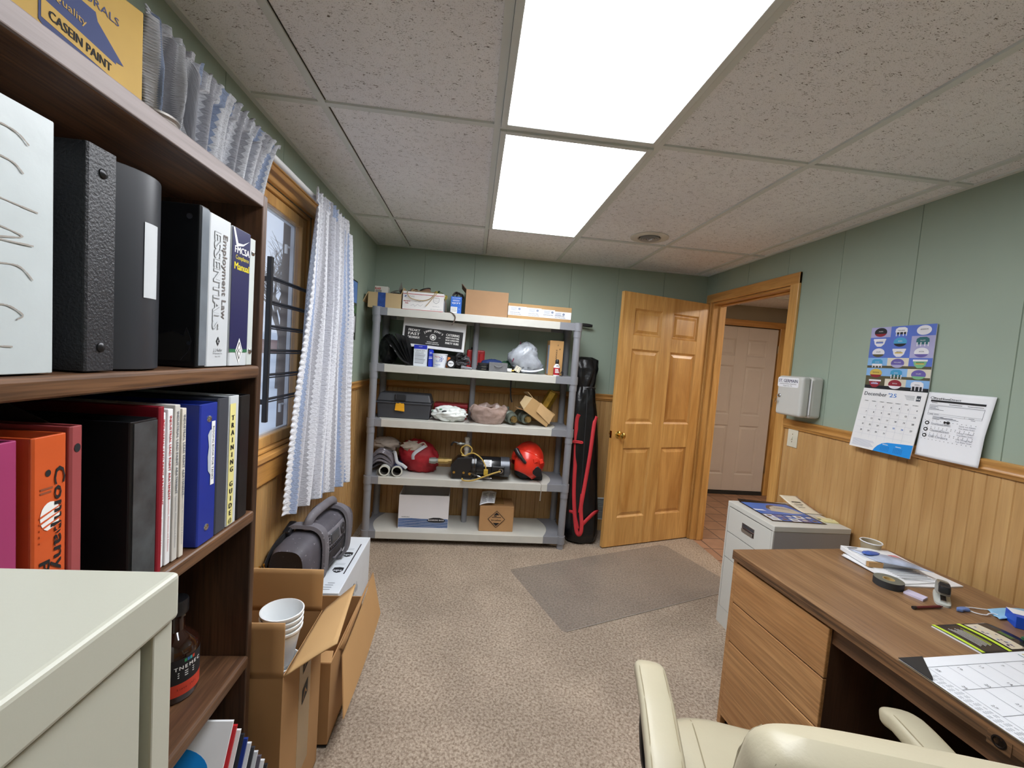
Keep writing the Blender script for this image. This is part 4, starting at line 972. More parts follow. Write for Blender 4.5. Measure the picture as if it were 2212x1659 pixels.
# ================================================================ CHAIR MAT
mu=Vector((.941,.339,0)).normalized(); mv=Vector((.339,-.941,0)).normalized()
tm=NT('clear_vinyl_mat'); tm.b.inputs['Base Color'].default_value=lin((150,142,134)); tm.b.inputs['Alpha'].default_value=.42; tm.b.inputs['Roughness'].default_value=.28
tm.bump(tm.noise(tm.co(),150,2),.15,.001)
mt=MB().prism([(0,.02),(.02,0),(1.38,0),(1.42,.04),(1.42,.70),(.02,.70),(0,.68)],(.316,1.209,.0005),mu,mv,.0025).build('chair_mat',tm.m,bevel=.0008)
tag(mt,'clear scuffed vinyl chair mat lying askew on the carpet in front of the door','floor mat')
b=MB().tube([Vector((.316,1.209,.004))+mv*.70+mu*.02,Vector((.316,1.209,.004))+mv*.70+mu*1.42],.0022,6).build('worn_edge',pm('mat_edge','b9b2a6',.4,alpha=.6),mt)
# ================================================================ DESK CHAIR
LEA=pm('cream_leather','b7af96',.42,var=.04,vs=7,bs=140,bst=.22,bd=.0015); STI=pm('leather_seam','988d72',.6)
CA=math.atan2(-.27,.963)   # rotation so that local +y points to the chair front
CH=Vector((.735,-.80,0))
t=thing('office_chair','cream leather executive chair with padded arms in front of the desk','office chair',(CH.x,CH.y,0),CA)
def LB(b,name,mat,**k): return b.build(name,mat,t,w=False,**k)
# seat cushion
def seat(u,v):
    th=2*math.pi*u; e=.42
    cx=math.copysign(abs(math.cos(th))**e,math.cos(th)); sy=math.copysign(abs(math.sin(th))**e,math.sin(th))
    ks=[0,.8,.97,1,.98,.85,.6,0]; zs=[0,.0,.012,.045,.085,.108,.118,.122]
    i=v*7; a=int(min(6,i)); f=i-a; k=ks[a]+(ks[a+1]-ks[a])*f; z=zs[a]+(zs[a+1]-zs[a])*f
    fr=1 if sy<0 else 1.0
    return (.262*cx*k,.02+.255*sy*k*(1.0+.06*(1-abs(cx))*(sy>0)),.385+z-.01*(abs(cx)<.2))
LB(MB().grid(seat,48,14),'seat',LEA,smooth=True,ang=180)
for s_x in (-.17,.17): LB(MB().tube([(s_x,-.15,.506),(s_x,.05,.5065),(s_x*.98,.20,.498),(s_x*.96,.262,.470),(s_x*.96,.274,.43)],.0016,6,smooth=4),'seam',STI,smooth=True)
# armrests
for s_x in (-1,1):
    P_=[(.305*s_x,-.20,.52),(.303*s_x,-.16,.60),(.300*s_x,-.06,.635),(.298*s_x,.06,.648),(.297*s_x,.17,.645),(.296*s_x,.232,.625)]
    a_=MB()
    def arm(u,v):
        i=v*5; k=int(min(4,i)); f=i-k; A=Vector(P_[k]); B=Vector(P_[k+1]); p=A.lerp(B,f)
        d=(B-A).normalized(); up=Vector((1,0,0)).cross(d); th=2*math.pi*u; e=.6
        cx=math.copysign(abs(math.cos(th))**e,math.cos(th)); sy=math.copysign(abs(math.sin(th))**e,math.sin(th))
        r_=1
        if v>.86: r_=math.sqrt(max(0,1-((v-.86)/.14)**2))
        if v<.06: r_=v/.06
        return p+Vector((1,0,0))*(.040*cx*r_)+up*(.023*sy*r_)
    a_.grid(arm,28,40); LB(a_,'armrest',LEA,smooth=True,ang=180)
    for q in (-.030,.030):
        LB(MB().tube([(P_[k][0]+q,P_[k][1],P_[k][2]+.0185+(.000 if k else 0)) for k in range(1,5)]+[(P_[5][0]+q*.8,P_[5][1]-.02,P_[5][2]+.020)],.0014,6,smooth=5),'armrest_seam',STI,smooth=True)
    LB(MB().tube([(.30*s_x,.15,.625),(.30*s_x,.17,.50),(.28*s_x,.12,.40),(.20*s_x,.05,.385)],.014,10,smooth=5),'arm_bracket',BLACKP,smooth=True)
# backrest cushion: top edge at z .93
def back(u,v):
    th=2*math.pi*u; e=.55
    cx=math.copysign(abs(math.cos(th))**e,math.cos(th)); sy=math.copysign(abs(math.sin(th))**e,math.sin(th))
    z=.46+.525*v; k=1.0
    w=.265+.02*math.sin(math.pi*v)-.005*v; th_=.060+.012*math.sin(3*math.pi*v)
    if v>.90: q=(v-.90)/.10; k=math.sqrt(max(0,1-q*q)); kk=.80+.20*k
    else: kk=1
    if v<.05: k=math.sqrt(max(0,1-((.05-v)/.05)**2)); kk=k
    y=-.285-.075*v
    return (w*cx*kk,y+th_*sy*k,z+.012*(abs(cx)<.6)*0)
LB(MB().grid(back,56,60),'backrest',LEA,smooth=True,ang=180)
for u0,u1 in ((.065,.955),(.435,.545)):
    pts=[back(u0,.12+.835*i/20) for i in range(21)]; RR=[.002]+[.0042]*16+[.0035,.0025,.0012,.0004]
    LB(MB().tube([(p[0],p[1]+.002*math.sin(i*2.3),p[2]) for i,p in enumerate(pts)],RR,8,smooth=3),'piping',LEA,smooth=True)
    LB(MB().tube([back(u1,.12+.835*i/20) for i in range(21)],[.0016]*18+[.001,.0006,.0003],6,smooth=3),'back_seam',STI,smooth=True)
LB(MB().cyl((0,0,.12),(0,0,.375),.028).cyl((0,0,.06),(0,0,.2),.04),'gas_lift',BLACKP,smooth=True)
LB(MB().bx(-.12,.12,-.1,.12,.368,.388),'seat_plate',BLACKP,bevel=.004)
LB(MB().tube([(0,-.08,.375),(0,-.26,.38),(0,-.345,.46),(0,-.37,.56)],.022,10,smooth=5,flat=1),'back_bracket',BLACKP,smooth=True)
for k in range(5):
    a_=R(72*k+20); d=Vector((math.cos(a_),math.sin(a_),0)); e=d*.30
    LB(MB().tube([(0,0,.10),tuple(d*.14+Z3*.095),tuple(d*.29+Z3*.075)],[.028,.024,.018],10,smooth=3),'base_arm',BLACKP,smooth=True)
    LB(MB().cyl(e+Z3*.028-d.cross(Z3)*.022,e+Z3*.028+d.cross(Z3)*.022,.027,n=20).cyl(e+Z3*.03,e+Z3*.075,.008),'caster',BLACKP,smooth=True)
# ================================================================ THINGS ON THE RIGHT WALL
t=thing('key_cabinet','small grey metal key cabinet with white lettered sticker and keys hung beside the doorway','key cabinet',(1.88,.68,1.35))
GRN=pm('hammered_grey','c6c7c2',.38,var=.03,bs=180,bst=.15)
kz0,kz1=1.238,1.474
MB().bx(1.872,XR-.001,.607,.808,kz0,kz1).build('body',GRN,t,bevel=.018,seg=4)
MB().bx(1.818,1.870,.610,.805,kz0+.002,kz1-.002).build('door',GRN,t,bevel=.016,seg=4)
MB().cyl((1.872,.6085,kz0+.02),(1.872,.6085,kz1-.02),.0035,n=10).build('hinge',WHITE,t,smooth=True)
MB().lathe([(.011,0),(.011,.004),(.008,.007),(0,.007)],(1.818,.775,1.352),(-1,0,0),24).build('lock',CHROME,t,smooth=True)
b=MB().ob((1.807,.776,1.352),(.016,.002,.007)).build('key_blade',CHROME,t)
for k,(dy,dz) in enumerate(((.004,-.018),(.010,-.030))): MB().lathe([(.003,0),(.0085,0),(.0085,.0015),(.003,.0015)],(1.800+.002*k,.778+dy,1.345+dz),(-1,.2*k,0),16).build('key',CHROME,t)
b=MB(); ox=(1.818,0,0)
b.poly([(-.795+.004*0,1.406),(-.645,1.406),(-.639,1.412),(-.639,1.457),(-.645,1.463),(-.795,1.463),(-.801,1.457),(-.801,1.412)],ox,*MX_,mi=0)
b.text('ST. GERMAIN',(1.818,.720,1.443),*MX_,.026,1,fit=.146,bold=.0006,off=.0012).text('SANDBLASTING & PAINTING',(1.818,.720,1.425),*MX_,.008,2,fit=.13,off=.0012).text('Negaunee, Mi.',(1.818,.720,1.414),*MX_,.008,2,fit=.07,off=.0012)
b.build('label',[PAPER,NAVY,INK],t)
t=thing('switch_plate','ivory switch plate low beside the doorway casing','switch plate',(XR,.79,1.10))
MB().bx(XR-.006,XR,.752,.830,1.040,1.150).build('plate',pm('ivory_plate','dedbc8',.45),t,bevel=.003)
for z in (1.072,1.119): MB().lathe([(.003,0),(.0025,.001),(0,.0012)],(XR-.006,.791,z),(-1,0,0),12).build('screw',CHROME,t)
MB().ob((XR-.009,.791,1.097),(.008,.009,.020),(0,.35,0)).build('toggle',pm('ivory_plate','x'),t,bevel=.001)
t=thing('wall_calendar','December wall calendar with a grid of water tower photos','calendar',(XR,.21,1.44))
xa=XR-.010; CO=(xa,0,0)
MB().bx(xa,xa+.003,.060,.356,1.440,1.738).build('picture_page',WHITE,t)
b=MB()
skyc=[pm('cal_sky_a','5a74c8',.3),pm('cal_sky_b','86b4e4',.3),pm('cal_sky_c','a9a8cf',.3),pm('cal_sky_d','d8d2c0',.3),pm('cal_ground','56523c',.4),pm('cal_white','e4e4ea',.3),pm('cal_dark','23262c',.3),pm('cal_red','8e2a38',.3),pm('cal_teal','2f6a70',.3),pm('cal_blue','4a9cc8',.3),pm('cal_gold','cfb45a',.3),pm('cal_green','7cb68a',.3),pm('cal_purple','6a60a8',.3)]
grid=[[(2,6,7),(0,5,6),(0,5,5)],[(0,5,0),(0,9,6),(2,8,8)],[(0,5,4),(0,5,10),(2,5,12)],[(1,9,5),(3,12,2),(0,11,10)],[(1,10,7),(1,9,8),(3,12,11)],[(4,7,2),(3,7,5),(1,5,6)]]
W3=.296/3; H6=.298/6
for r_ in range(6):
    for c in range(3):
        s0,c1,c2=grid[r_][c]; x=-.356+c*W3; y=1.738-(r_+1)*H6
        b.rect(x,y,x+W3,y+H6,CO,*MX_,mi=s0,off=.0005)
        if r_ in (3,4,5): b.rect(x,y,x+W3,y+.012,CO,*MX_,mi=4,off=.0008)
        if r_==5: b.rect(x,y,x+W3,y+.015,CO,*MX_,mi=6,off=.0009)
        sh=(r_*3+c)%4; cx=x+W3/2; cy=y+H6*.5
        if sh in (0,2):
            b.disc(cx,cy,.031,.0215,CO,*MX_,mi=c1,off=.0011); b.disc(cx,cy,.031,.0215,CO,*MX_,mi=c2,off=.0013,a0=200,a1=340)
        elif sh==1:
            b.poly([(cx-.028,cy-.004),(cx-.026,cy+.012),(cx-.014,cy+.019),(cx+.014,cy+.019),(cx+.026,cy+.012),(cx+.028,cy-.004)],CO,*MX_,mi=c1,off=.0011)
            for q in (-.024,-.009,.008,.022): b.rect(cx+q,cy-.022,cx+q+.004,cy-.004,CO,*MX_,mi=5,off=.0011)
            b.rect(cx-.022,cy-.014,cx+.024,cy-.004,CO,*MX_,mi=c2,off=.0010)
        else:
            b.poly([(cx-.030,cy+.014),(cx-.024,cy-.008),(cx-.010,cy-.020),(cx+.010,cy-.020),(cx+.024,cy-.008),(cx+.030,cy+.014)],CO,*MX_,mi=c1,off=.0011); b.rect(cx-.031,cy+.010,cx+.031,cy+.018,CO,*MX_,mi=5,off=.0013)
            b.rect(cx-.018,cy-.004,cx+.018,cy+.002,CO,*MX_,mi=c2,off=.0014)
        b.text(['AVON','MIDLAND','ADDISON','EDEN','SALEM','RIPON'][(r_*2+c)%6],(xa,-(cx),cy+.004),*MX_,.0075,6 if c1 in (5,10,11) else 5,off=.0016)
b.build('tower_photos',skyc,t)
# date page leans off the wall over the chair rail
Ob=Vector((xa,.356,1.438)); lo=Vector((XR-.040,.356+.012,1.142)); Yd=(Ob-lo).normalized(); Xd=-Y3
HH=(Ob-lo).length
MB().prism([(0,0),(.296,0),(.296,HH),(0,HH)],lo,Xd,Yd,.0035).build('date_page',WHITE,t)
b=MB(); F=lo+Xd.cross(Yd)*.0035
def fl(x,y): return F+Xd*x+Yd*y
b.text('December',fl(.012,HH-.026),Xd,Yd,.026,0,fit=.112,al='L',bold=.0004).text("'25",fl(.132,HH-.026),Xd,Yd,.026,1,fit=.038,al='L',bold=.0004)
b.rect(.258,HH-.042,.276,HH-.018,F,Xd,Yd,mi=0); b.disc(.263,HH-.032,.003,.003,F,Xd,Yd,mi=3,off=.0012); b.disc(.271,HH-.032,.003,.003,F,Xd,Yd,mi=3,off=.0012)
for k in range(4): b.rect(.205+.004*k,HH-.022-.0055*k,.25,HH-.0205-.0055*k,F,Xd,Yd,mi=2)
for c in range(7): b.text(['SUNDAY','MONDAY','TUESDAY','WEDNESDAY','THURSDAY','FRIDAY','SATURDAY'][c],fl(.032+.0385*c,HH-.062),Xd,Yd,.0048,0,bold=.0002)
for k in range(1,7): b.rect(.012+.0385*k,.055,.0126+.0385*k,HH-.07,F,Xd,Yd,mi=4)
for k in range(5): b.rect(.012,HH-.102-.031*k,.282,HH-.1014-.031*k,F,Xd,Yd,mi=4)
d=1
for r_ in range(5):
    for c in range(7):
        if r_==0 and c==0: continue
        if d>31: break
        b.text(str(d),fl(.0135+.0385*(c+1)-.006,HH-.084-.031*r_),Xd,Yd,.0105,1 if d in (25,26) else 0,al='R',bold=.00035); d+=1
b.poly([(.125,.0),(.13,.012),(.142,.028),(.16,.042),(.185,.050),(.296,.060),(.296,0)],F,Xd,Yd,mi=5)
for k,x in enumerate((.165,.225)):
    b.rect(x,.038,x+.025,.0405,F,Xd,Yd,mi=3,off=.001)
    for i in range(6):
        for j in range(4): b.rect(x-.006+.007*i,.010+.006*j,x-.002+.007*i,.0125+.006*j,F,Xd,Yd,mi=6,off=.001)
for k in range(7): b.rect(.012,.010+.005*k,.105+.006*((k*3)%4),.0125+.005*k,F,Xd,Yd,mi=4)
b.build('date_print',[pm('calendar_ink','3c424c',.6),pm('calendar_blue','3b82d6',.5),INKG,WHITE,pm('calendar_line','c3c8d4',.7),SKY,pm('calendar_navy','1c63a8',.6)],t)
t=thing('wall_notice','white printed delivery notice pinned beside the calendar','notice',(XR,-.06,1.30))
NY0,NY1=.058,-.178; NZ1,NZ0=1.443,1.166
def nt(u,v):
    y=NY0+(NY1-NY0)*u+.010*v*(1-u)+.014*v*u; z=NZ1+(NZ0-NZ1)*v
    x=XR-.008-.018*v-.008*(1-abs(v-.55)*2)*(.3+.7*u)-.006*math.sin(math.pi*u)*(.5+v*.5)
    return Vector((x,y,z))
MB().grid(nt,16,24).build('sheet',PAPER,t,smooth=True,solid=.0008,ang=180)
b=MB()
def on(u0,u1,v0,v1,mi,n=4):
    for i in range(n):
        a=u0+(u1-u0)*i/n;c=u0+(u1-u0)*(i+1)/n
        b.add([nt(a,v1)-X3*.0012,nt(c,v1)-X3*.0012,nt(c,v0)-X3*.0012,nt(a,v0)-X3*.0012],[(0,1,2,3)],mi)
def ntext(s_,u,v,size,mi,fit=None,al='C'): 
    p=nt(u,v); Xn=(nt(u+.05,v)-nt(u-.05,v)).normalized(); Yn=(nt(u,v-.03)-nt(u,v+.03)).normalized(); b.text(s_,p-X3*.001,Xn,Yn,size,mi,fit=fit,al=al,bold=.0002)
ntext('FireHose',.25,.090,.013,0,fit=.058); ntext('Direct',.46,.090,.013,1,fit=.040); 
def circ(u,v,ru,rv,mi,off=.0012,n=14):
    pts=[nt(u+ru*math.cos(2*math.pi*i/n),v-rv*math.sin(2*math.pi*i/n))-X3*off for i in range(n)]; b.add(pts,[tuple(range(n))],mi)
circ(.085,.085,.035,.020,1); circ(.085,.085,.022,.012,2,.0016)
on(.07,.90,.115,.145,0,8)
for u0,u1,v in ((.07,.9,.19),(.07,.9,.32),(.07,.9,.345),(.07,.9,.20)): on(u0,u1,v,v+.003,1,8)
for u in (.07,.9,.66,.15): on(u,u+.004,.19 if u in(.07,.9) else .32,.345,1,1)
for k,(u,w,v) in enumerate(((.09,.1,.155),(.38,.2,.165),(.66,.22,.165),(.08,.14,.215),(.08,.10,.23),(.08,.16,.245),(.08,.24,.26),(.10,.06,.33),(.18,.08,.33),(.72,.08,.335),(.17,.18,.365),(.17,.38,.378),(.17,.42,.391),(.17,.12,.404),(.3,.2,.372),(.76,.06,.36))): on(u,u+w,v,v+.006,1 if k>2 else 0,4)
for v in (.43,.525,.545,.62,.64,.72):
    for k in range(26):
        if k%2==0: on(.05+.033*k,.065+.033*k,v,v+.005,0,1)
for k,v in enumerate((.475,.575,.67)):
    circ(.10,v,.040,.030,0); circ(.10,v,.022,.014,2,.0016)
    ntext(['FireHoseDirect','ChemicalDirect','Off Orders'][k],.34,v,.015,3,fit=.075)
    ntext(['Save on Hose','Next Order','Only Through Fleet'][k],.74,v-.015,.009,3,fit=.055); ntext('Your Entire Order',.74,v+.018,.008,3,fit=.055)
b.build('print',[INK,INKG,PAPER,pm('outline_grey','a9adb5',.7)],t)
MB().lathe([(.006,0),(.006,.003),(.003,.005),(.0028,.012),(.0055,.014),(0,.015)],nt(.45,.435)-X3*.001,(-1,.25,0),14).build('pushpin',BLACKP,t,smooth=True)
# ================================================================ PLASTIC SHELVING UNIT
TZ=[1.753,1.345,.940,.510,.098]
SX0,SX1,SY0,SY1=-.690,.620,1.540,1.905
PXL,PXR,PYF,PYB=-.747,.742,1.558,1.893
t=thing('shelving_unit','grey and pale plastic five tier shelving unit against the back wall','shelving unit',(0,1.72,0))
for k,z in enumerate(TZ):
    zb=z-.056; sh=MB()
    # pale deck with bowed ends, grey end brackets
    n=10; L_=[];
    pts=[(SX0+.02,SY0)]+[(SX1-.02,SY0)]
    endR=[(SX1-.02+.052*math.sin(math.pi*i/n),SY0+(SY1-SY0)*i/n) for i in range(1,n)]
    endL=[(SX0+.02-.052*math.sin(math.pi*i/n),SY1-(SY1-SY0)*i/n) for i in range(1,n)]
    poly=pts+endR+[(SX1-.02,SY1),(SX0+.02,SY1)]+endL
    MB().prism(poly,(0,0,z-.012),X3,Y3,.012).bx(SX0+.02,SX1-.02,SY0-.004,SY0+.008,zb,z-.001).bx(SX0+.02,SX1-.02,SY1-.008,SY1,zb,z-.001).build('shelf_deck',SHW,t,bevel=.002)
    for s_,xa_,xb_ in ((-1,PXL-.022,SX0+.02),(1,SX1-.02,PXR+.022)):
        MB().bx(xa_+.01,xb_-.01 if s_<0 else xb_-.01,SY0+.012,SY1-.01,z-.016,z-.0125).bx(min(xa_,xb_)+(.0 if s_>0 else .02),max(xa_,xb_)-(.02 if s_>0 else 0),SY0-.003,SY0+.010,zb,z+.0005).bx(min(xa_,xb_)+(.0 if s_>0 else .02),max(xa_,xb_)-(.02 if s_>0 else 0),SY1-.010,SY1+.002,zb,z+.0005).build('end_bracket',SHG,t,bevel=.002)
        px=PXL if s_<0 else PXR
        pb=[p for p in (endL if s_<0 else endR)]
        q=[(px+s_*.018,SY0+.01),(px+s_*.018,SY1-.01)]
        if s_>0: poly2=[(SX1-.02,SY0+.008)]+q+[(SX1-.02,SY1-.008)]+[(p[0]+.0006,p[1]) for p in endR[::-1]]
        else: poly2=[(SX0+.02,SY1-.008)]+q[::-1]+[(SX0+.02,SY0+.008)]+[(p[0]-.0006,p[1]) for p in endL[::-1]]
        MB().prism(poly2,(0,0,z-.0115),X3,Y3,.0112).build('end_bracket',SHG,t)
        for py in (PYF,PYB): MB().cyl((px,py,zb-.002),(px,py,z+.004),.033,n=24).build('collar',SHG,t,smooth=True)
for px in (PXL,PXR):
    for py in (PYF,PYB):
        zs=[0]+[]; 
        for k in range(5):
            lo_=TZ[4-k]; hi=TZ[3-k]-.056 if k<4 else lo_
            if k<4: MB().cyl((px,py,lo_),(px,py,hi),.0265,n=24).cyl((px,py,hi-.05),(px,py,hi-.002),.0295,n=24).build('post',SHG,t,smooth=True)
        MB().cyl((px,py,0),(px,py,TZ[4]-.055),.0265,n=24).build('foot',SHG,t,smooth=True)
for k in range(4): MB().cyl((-.02,1.78,TZ[k+1]),(-.02,1.78,TZ[k]-.012),.0225,n=20).build('centre_post',SHG,t,smooth=True)
# ---- tier 1
def open_box(name,label,cat,c,size,rz,z,mat,flaps=(),group=None,inner=None,th=.004):
    t=thing(name,label,cat,(c[0],c[1],z),rz,group); w,d,h=size; b=MB()
    b.bx(-w/2,w/2,-d/2,-d/2+th,0,h).bx(-w/2,w/2,d/2-th,d/2,0,h).bx(-w/2,-w/2+th,-d/2+th,d/2-th,0,h).bx(w/2-th,w/2,-d/2+th,d/2-th,0,h).bx(-w/2+th,w/2-th,-d/2+th,d/2-th,0,th)
    b.build('carton_body',mat,t,w=False)
    for (side,L,a) in flaps:
        f=MB(); ca,sa=math.cos(a),math.sin(a)
        if side in 'fb':
            s=-1 if side=='f' else 1; y=s*d/2
            f.add([(-w/2,y,h),(w/2,y,h),(w/2,y+s*L*ca,h+L*sa),(-w/2,y+s*L*ca,h+L*sa)],[(0,1,2,3)])
        else:
            s=-1 if side=='l' else 1; x=s*w/2
            f.add([(x,-d/2,h),(x,d/2,h),(x+s*L*ca,d/2,h+L*sa),(x+s*L*ca,-d/2,h+L*sa)],[(0,1,2,3)])
        f.build('flap',inner or mat,t,w=False,solid=th)
    return t
z=TZ[0]+.0005
CTAN=pm('tan_cardboard','bda57c',.8,var=.07)
t=open_box('cardboard_box','open tan carton banded with blue tape at the left end of the top shelf','box',(-.708,1.705),(.238,.20,.112),0,z,CTAN,(('l',.09,-1.1),('r',.05,1.25)),group='cartons on the shelving unit')
MB().bx(-.757,-.702,1.6040,1.6048,z+.005,z+.112).build('tape',pm('blue_tape','2b4a8e',.35,var=.3,vs=30),t)
t=thing('small_carton','small white carton with red letters standing in the tan open box','carton',(-.745,1.69,z+.005))
MB().bx(-.795,-.700,1.66,1.72,z+.0052,z+.165).build('carton',pm('carton_white','cfcbc2',.6),t,bevel=.001)
b=MB(); b.text('RAB',(-.772,1.66,z+.147),*BACK,.022,0,fit=.040,bold=.0007); 
for k in range(4): b.rect(-.790,z+.118+.005*k,-.745,z+.1205+.005*k,(0,1.66,0),*BACK,mi=1)
b.build('lettering',[INKR,INK],t)
t=thing('sheet_metal_flap','bent grey sheet metal housing resting in the tan open box','metal housing',(-.64,1.69,z+.11))
MB().add([(-.685,1.63,z+.11),(-.615,1.62,z+.135),(-.60,1.72,z+.16),(-.67,1.74,z+.15),(-.595,1.615,z+.20),(-.587,1.70,z+.10)],[(0,1,2,3),(1,4,5)]).build('housing',pm('grey_metal','8b8a82',.4,.5),t,solid=.003)
MB().bx(-.675,-.610,1.64,1.73,z+.0052,z+.125).build('housing_body',pm('dark_housing','35322e',.5),t,bevel=.002)
PMB=pm('mail_box_white','e8e6e4',.5,var=.03)
t=open_box('mailing_box','white mailing box with red border stripes, full of wire coils on the top shelf','box',(-.425,1.70),(.300,.20,.138),-.03,z,PMB)
b=MB(); fy=-.1002; of=(0,fy,0)
b.rect(-.15,.118,.15,.122,of,*BACK,mi=0).rect(-.15,.004,.15,.008,of,*BACK,mi=0).text('PRIORITY',(-.118,fy,.066),*BACK,.013,0,fit=.05,bold=.0004).text('MAIL',(-.118,fy,.052),*BACK,.013,0,fit=.024,bold=.0004)
b.poly([(-.142,.098),(-.128,.108),(-.122,.108),(-.128,.098)],of,*BACK,mi=1).text('UNITED STATES',(-.090,fy,.106),*BACK,.0062,2,fit=.05).text('POSTAL SERVICE',(-.090,fy,.099),*BACK,.0062,2,fit=.05)
b.stroke([(.075,.105),(.115,.105),(.115,.075),(.095,.062),(.075,.075),(.075,.105)],.0022,of,*BACK,mi=2); b.text('PRIORITY',(.095,fy,.098),*BACK,.006,2).text('TRACKED',(.095,fy,.082),*BACK,.006,2)
b.text('PRIORITYMAIL.COM',(.095,fy,.040),*BACK,.0055,2).text('VISIT US AT USPS.COM',(.095,fy,.018),*BACK,.0075,2,fit=.085)
b.stroke([(-.06,.07),(-.04,.075),(-.03,.065),(-.01,.078),(.0,.07)],.0013,of,*BACK,mi=2).stroke([(-.09,.035),(-.07,.045),(-.06,.03),(-.04,.048),(-.02,.035),(.0,.05)],.0013,of,*BACK,mi=2)
for q in t.children: pass
b.build('print',[INKR,INKB,INKG],t,w=False)
zz=z+.138
def coil(b,c,r,n_,wr,tilt=(0,0,0),jit=.006,sd=1,mi=0):
    rnd=random.Random(sd); M=Euler(tilt).to_matrix(); P_=[]
    for k in range(n_*14):
        a=2*math.pi*k/14; rr=r*(1+rnd.uniform(-.09,.09)); P_.append(Vector(c)+M@Vector((rr*math.cos(a),rr*math.sin(a)*.85,rnd.uniform(-jit,jit)+wr*k/14)))
    b.tube(P_,wr,6,mi,smooth=2)
WB=pm('brown_cable','6a5140',.5); WY=pm('yellow_cable','b9a640',.45); WG=pm('green_cable','4a6238',.45); WT=pm('tan_cable','b39a72',.5); WK=pm('black_cable','1c1b1c',.45)
t=thing('cable_spool','black flanged spool of brown wire tipped on top of the white mailing box','cable spool',(-.42,1.70,zz-.06))
ax_=Vector((-.35,.1,.93)).normalized(); c_=Vector((-.405,1.70,zz-.045))
MB().cyl(c_+ax_*.080,c_+ax_*.085,.046,n=28).cyl(c_-ax_*.002,c_+ax_*.003,.046,n=28).build('flange',BLACKP,t,smooth=True)
b=MB()
for k in range(9): b.tube([c_+ax_*(.007+.0085*k)+ (ax_.orthogonal().normalized()*math.cos(q)+ax_.cross(ax_.orthogonal().normalized())*math.sin(q))*.037 for q in [2*math.pi*i/20 for i in range(20)]],.0044,6,closed=True)
b.build('wire',pm('copper_wire','8d6a56',.45),t,smooth=True)
for nm,lb,cc,mt_,rr,tl,sd in (('cable_coil','yellow and green coil of thin cable on the right part of the white mailing box',(-.315,1.69,zz-.012),WY,.048,(.45,.35,0),3),('cable_coil','grey brown coil of cable on the left part of the white mailing box',(-.515,1.69,zz-.01),WB,.036,(.5,-.2,0),5)):
    t=thing(nm,lb,'cable coil',cc,0,'coils of cable in the white mailing box'); b=MB()
    coil(b,cc,rr,7,.0034,tl,.012,sd,0); coil(b,(cc[0]+.006,cc[1]-.01,cc[2]+.004),rr*.85,5,.003,(tl[0]+.3,tl[1],1),.012,sd+9,1); b.build('cable',[mt_,WG if sd==3 else WT],t,smooth=True)
t=thing('loose_cable','tan cable looping down over the front of the white mailing box','cable',(-.40,1.58,z+.09))
MB().tube([(-.53,1.66,zz+.005),(-.545,1.592,zz-.01),(-.52,1.588,zz-.05),(-.44,1.588,zz-.062),(-.38,1.588,zz-.045),(-.345,1.59,zz-.005),(-.35,1.64,zz+.01),(-.42,1.66,zz+.012),(-.50,1.65,zz+.015)],.0032,8,smooth=6).tube([(-.33,1.60,zz+.0),(-.36,1.587,zz-.04),(-.385,1.587,zz-.075),(-.405,1.587,zz-.10)],.003,8,smooth=5).build('cable',WT,t,smooth=True)
t=thing('fallen_strap','dark cable hanging over the top shelf edge beside the blue carton','cable',(-.21,1.53,z-.05))
MB().tube([(-.285,1.62,zz-.02),(-.262,1.60,z+.07),(-.255,1.57,z+.006),(-.225,1.545,z+.004),(-.195,1.5315,z-.01),(-.182,1.5305,z-.035),(-.195,1.531,z-.075),(-.205,1.532,z-.088)],.0042,8,smooth=6).build('cable',pm('brown_strap','5d5046',.6),t,smooth=True)
t=thing('blue_carton','small bright blue carton standing upright between two boxes on the top shelf','carton',(-.185,1.66,z))
MB().bx(-.226,-.146,1.60,1.70,z,z+.128).build('carton',pm('carton_bright_blue','2468c8',.45,var=.06),t,bevel=.001)
b=MB(); of=(0,1.60,0); b.text('SOUTHWIRE',(-.186,1.60,z+.117),*BACK,.009,0,fit=.06).text('VJCFT',(-.186,1.60,z+.080),*BACK,.015,0,fit=.065,bold=.0006).rect(-.224,z+.006,-.176,z+.052,of,*BACK,mi=0)
for k in range(4): b.rect(-.220,z+.016+.009*k,-.182+.002*(k%2),z+.019+.009*k,of,*BACK,mi=1,off=.001); 
for k in range(2): b.rect(-.212,z+.095+.006*k,-.162,z+.097+.006*k,of,*BACK,mi=0)
b.text('L',(-.160,1.60,z+.038),*BACK,.014,0); b.build('print',[WINK,INKG],t)
t=thing('dark_cord_bundle','bundle of dark cord heaped on the blue carton on the top shelf','cord bundle',(-.18,1.68,z+.13))
b=MB(); coil(b,(-.185,1.665,z+.138),.030,6,.0035,(1.2,.1,0),.010,21); coil(b,(-.165,1.675,z+.136),.026,4,.0035,(1.1,.6,0),.010,22); b.build('cord',pm('dark_cord','3c3330',.6),t,smooth=True)
BRC=pm('brown_cardboard','a3805e',.8,var=.07,vs=5,bs=120,bst=.1)
t=open_box('cardboard_box','brown open carton with a raised dark flap in the middle of the top shelf','box',(.040,1.71),(.318,.235,.188),.02,z,BRC,(('b',.10,.3),('l',.05,.8)),inner=pm('brown_cardboard_dark','71503a',.85),group='cartons on the shelving unit')
LBX=pm('kraft_long','b38f60',.8,var=.06)
t=thing('long_carton','long flat brown carton covered with white shipping labels on the top shelf','box',(.45,1.72,z))
MB().bx(.205,.694,1.605,1.86,z,z+.118).build('carton',LBX,t,bevel=.0015)
b=MB(); of=(0,1.605,0)
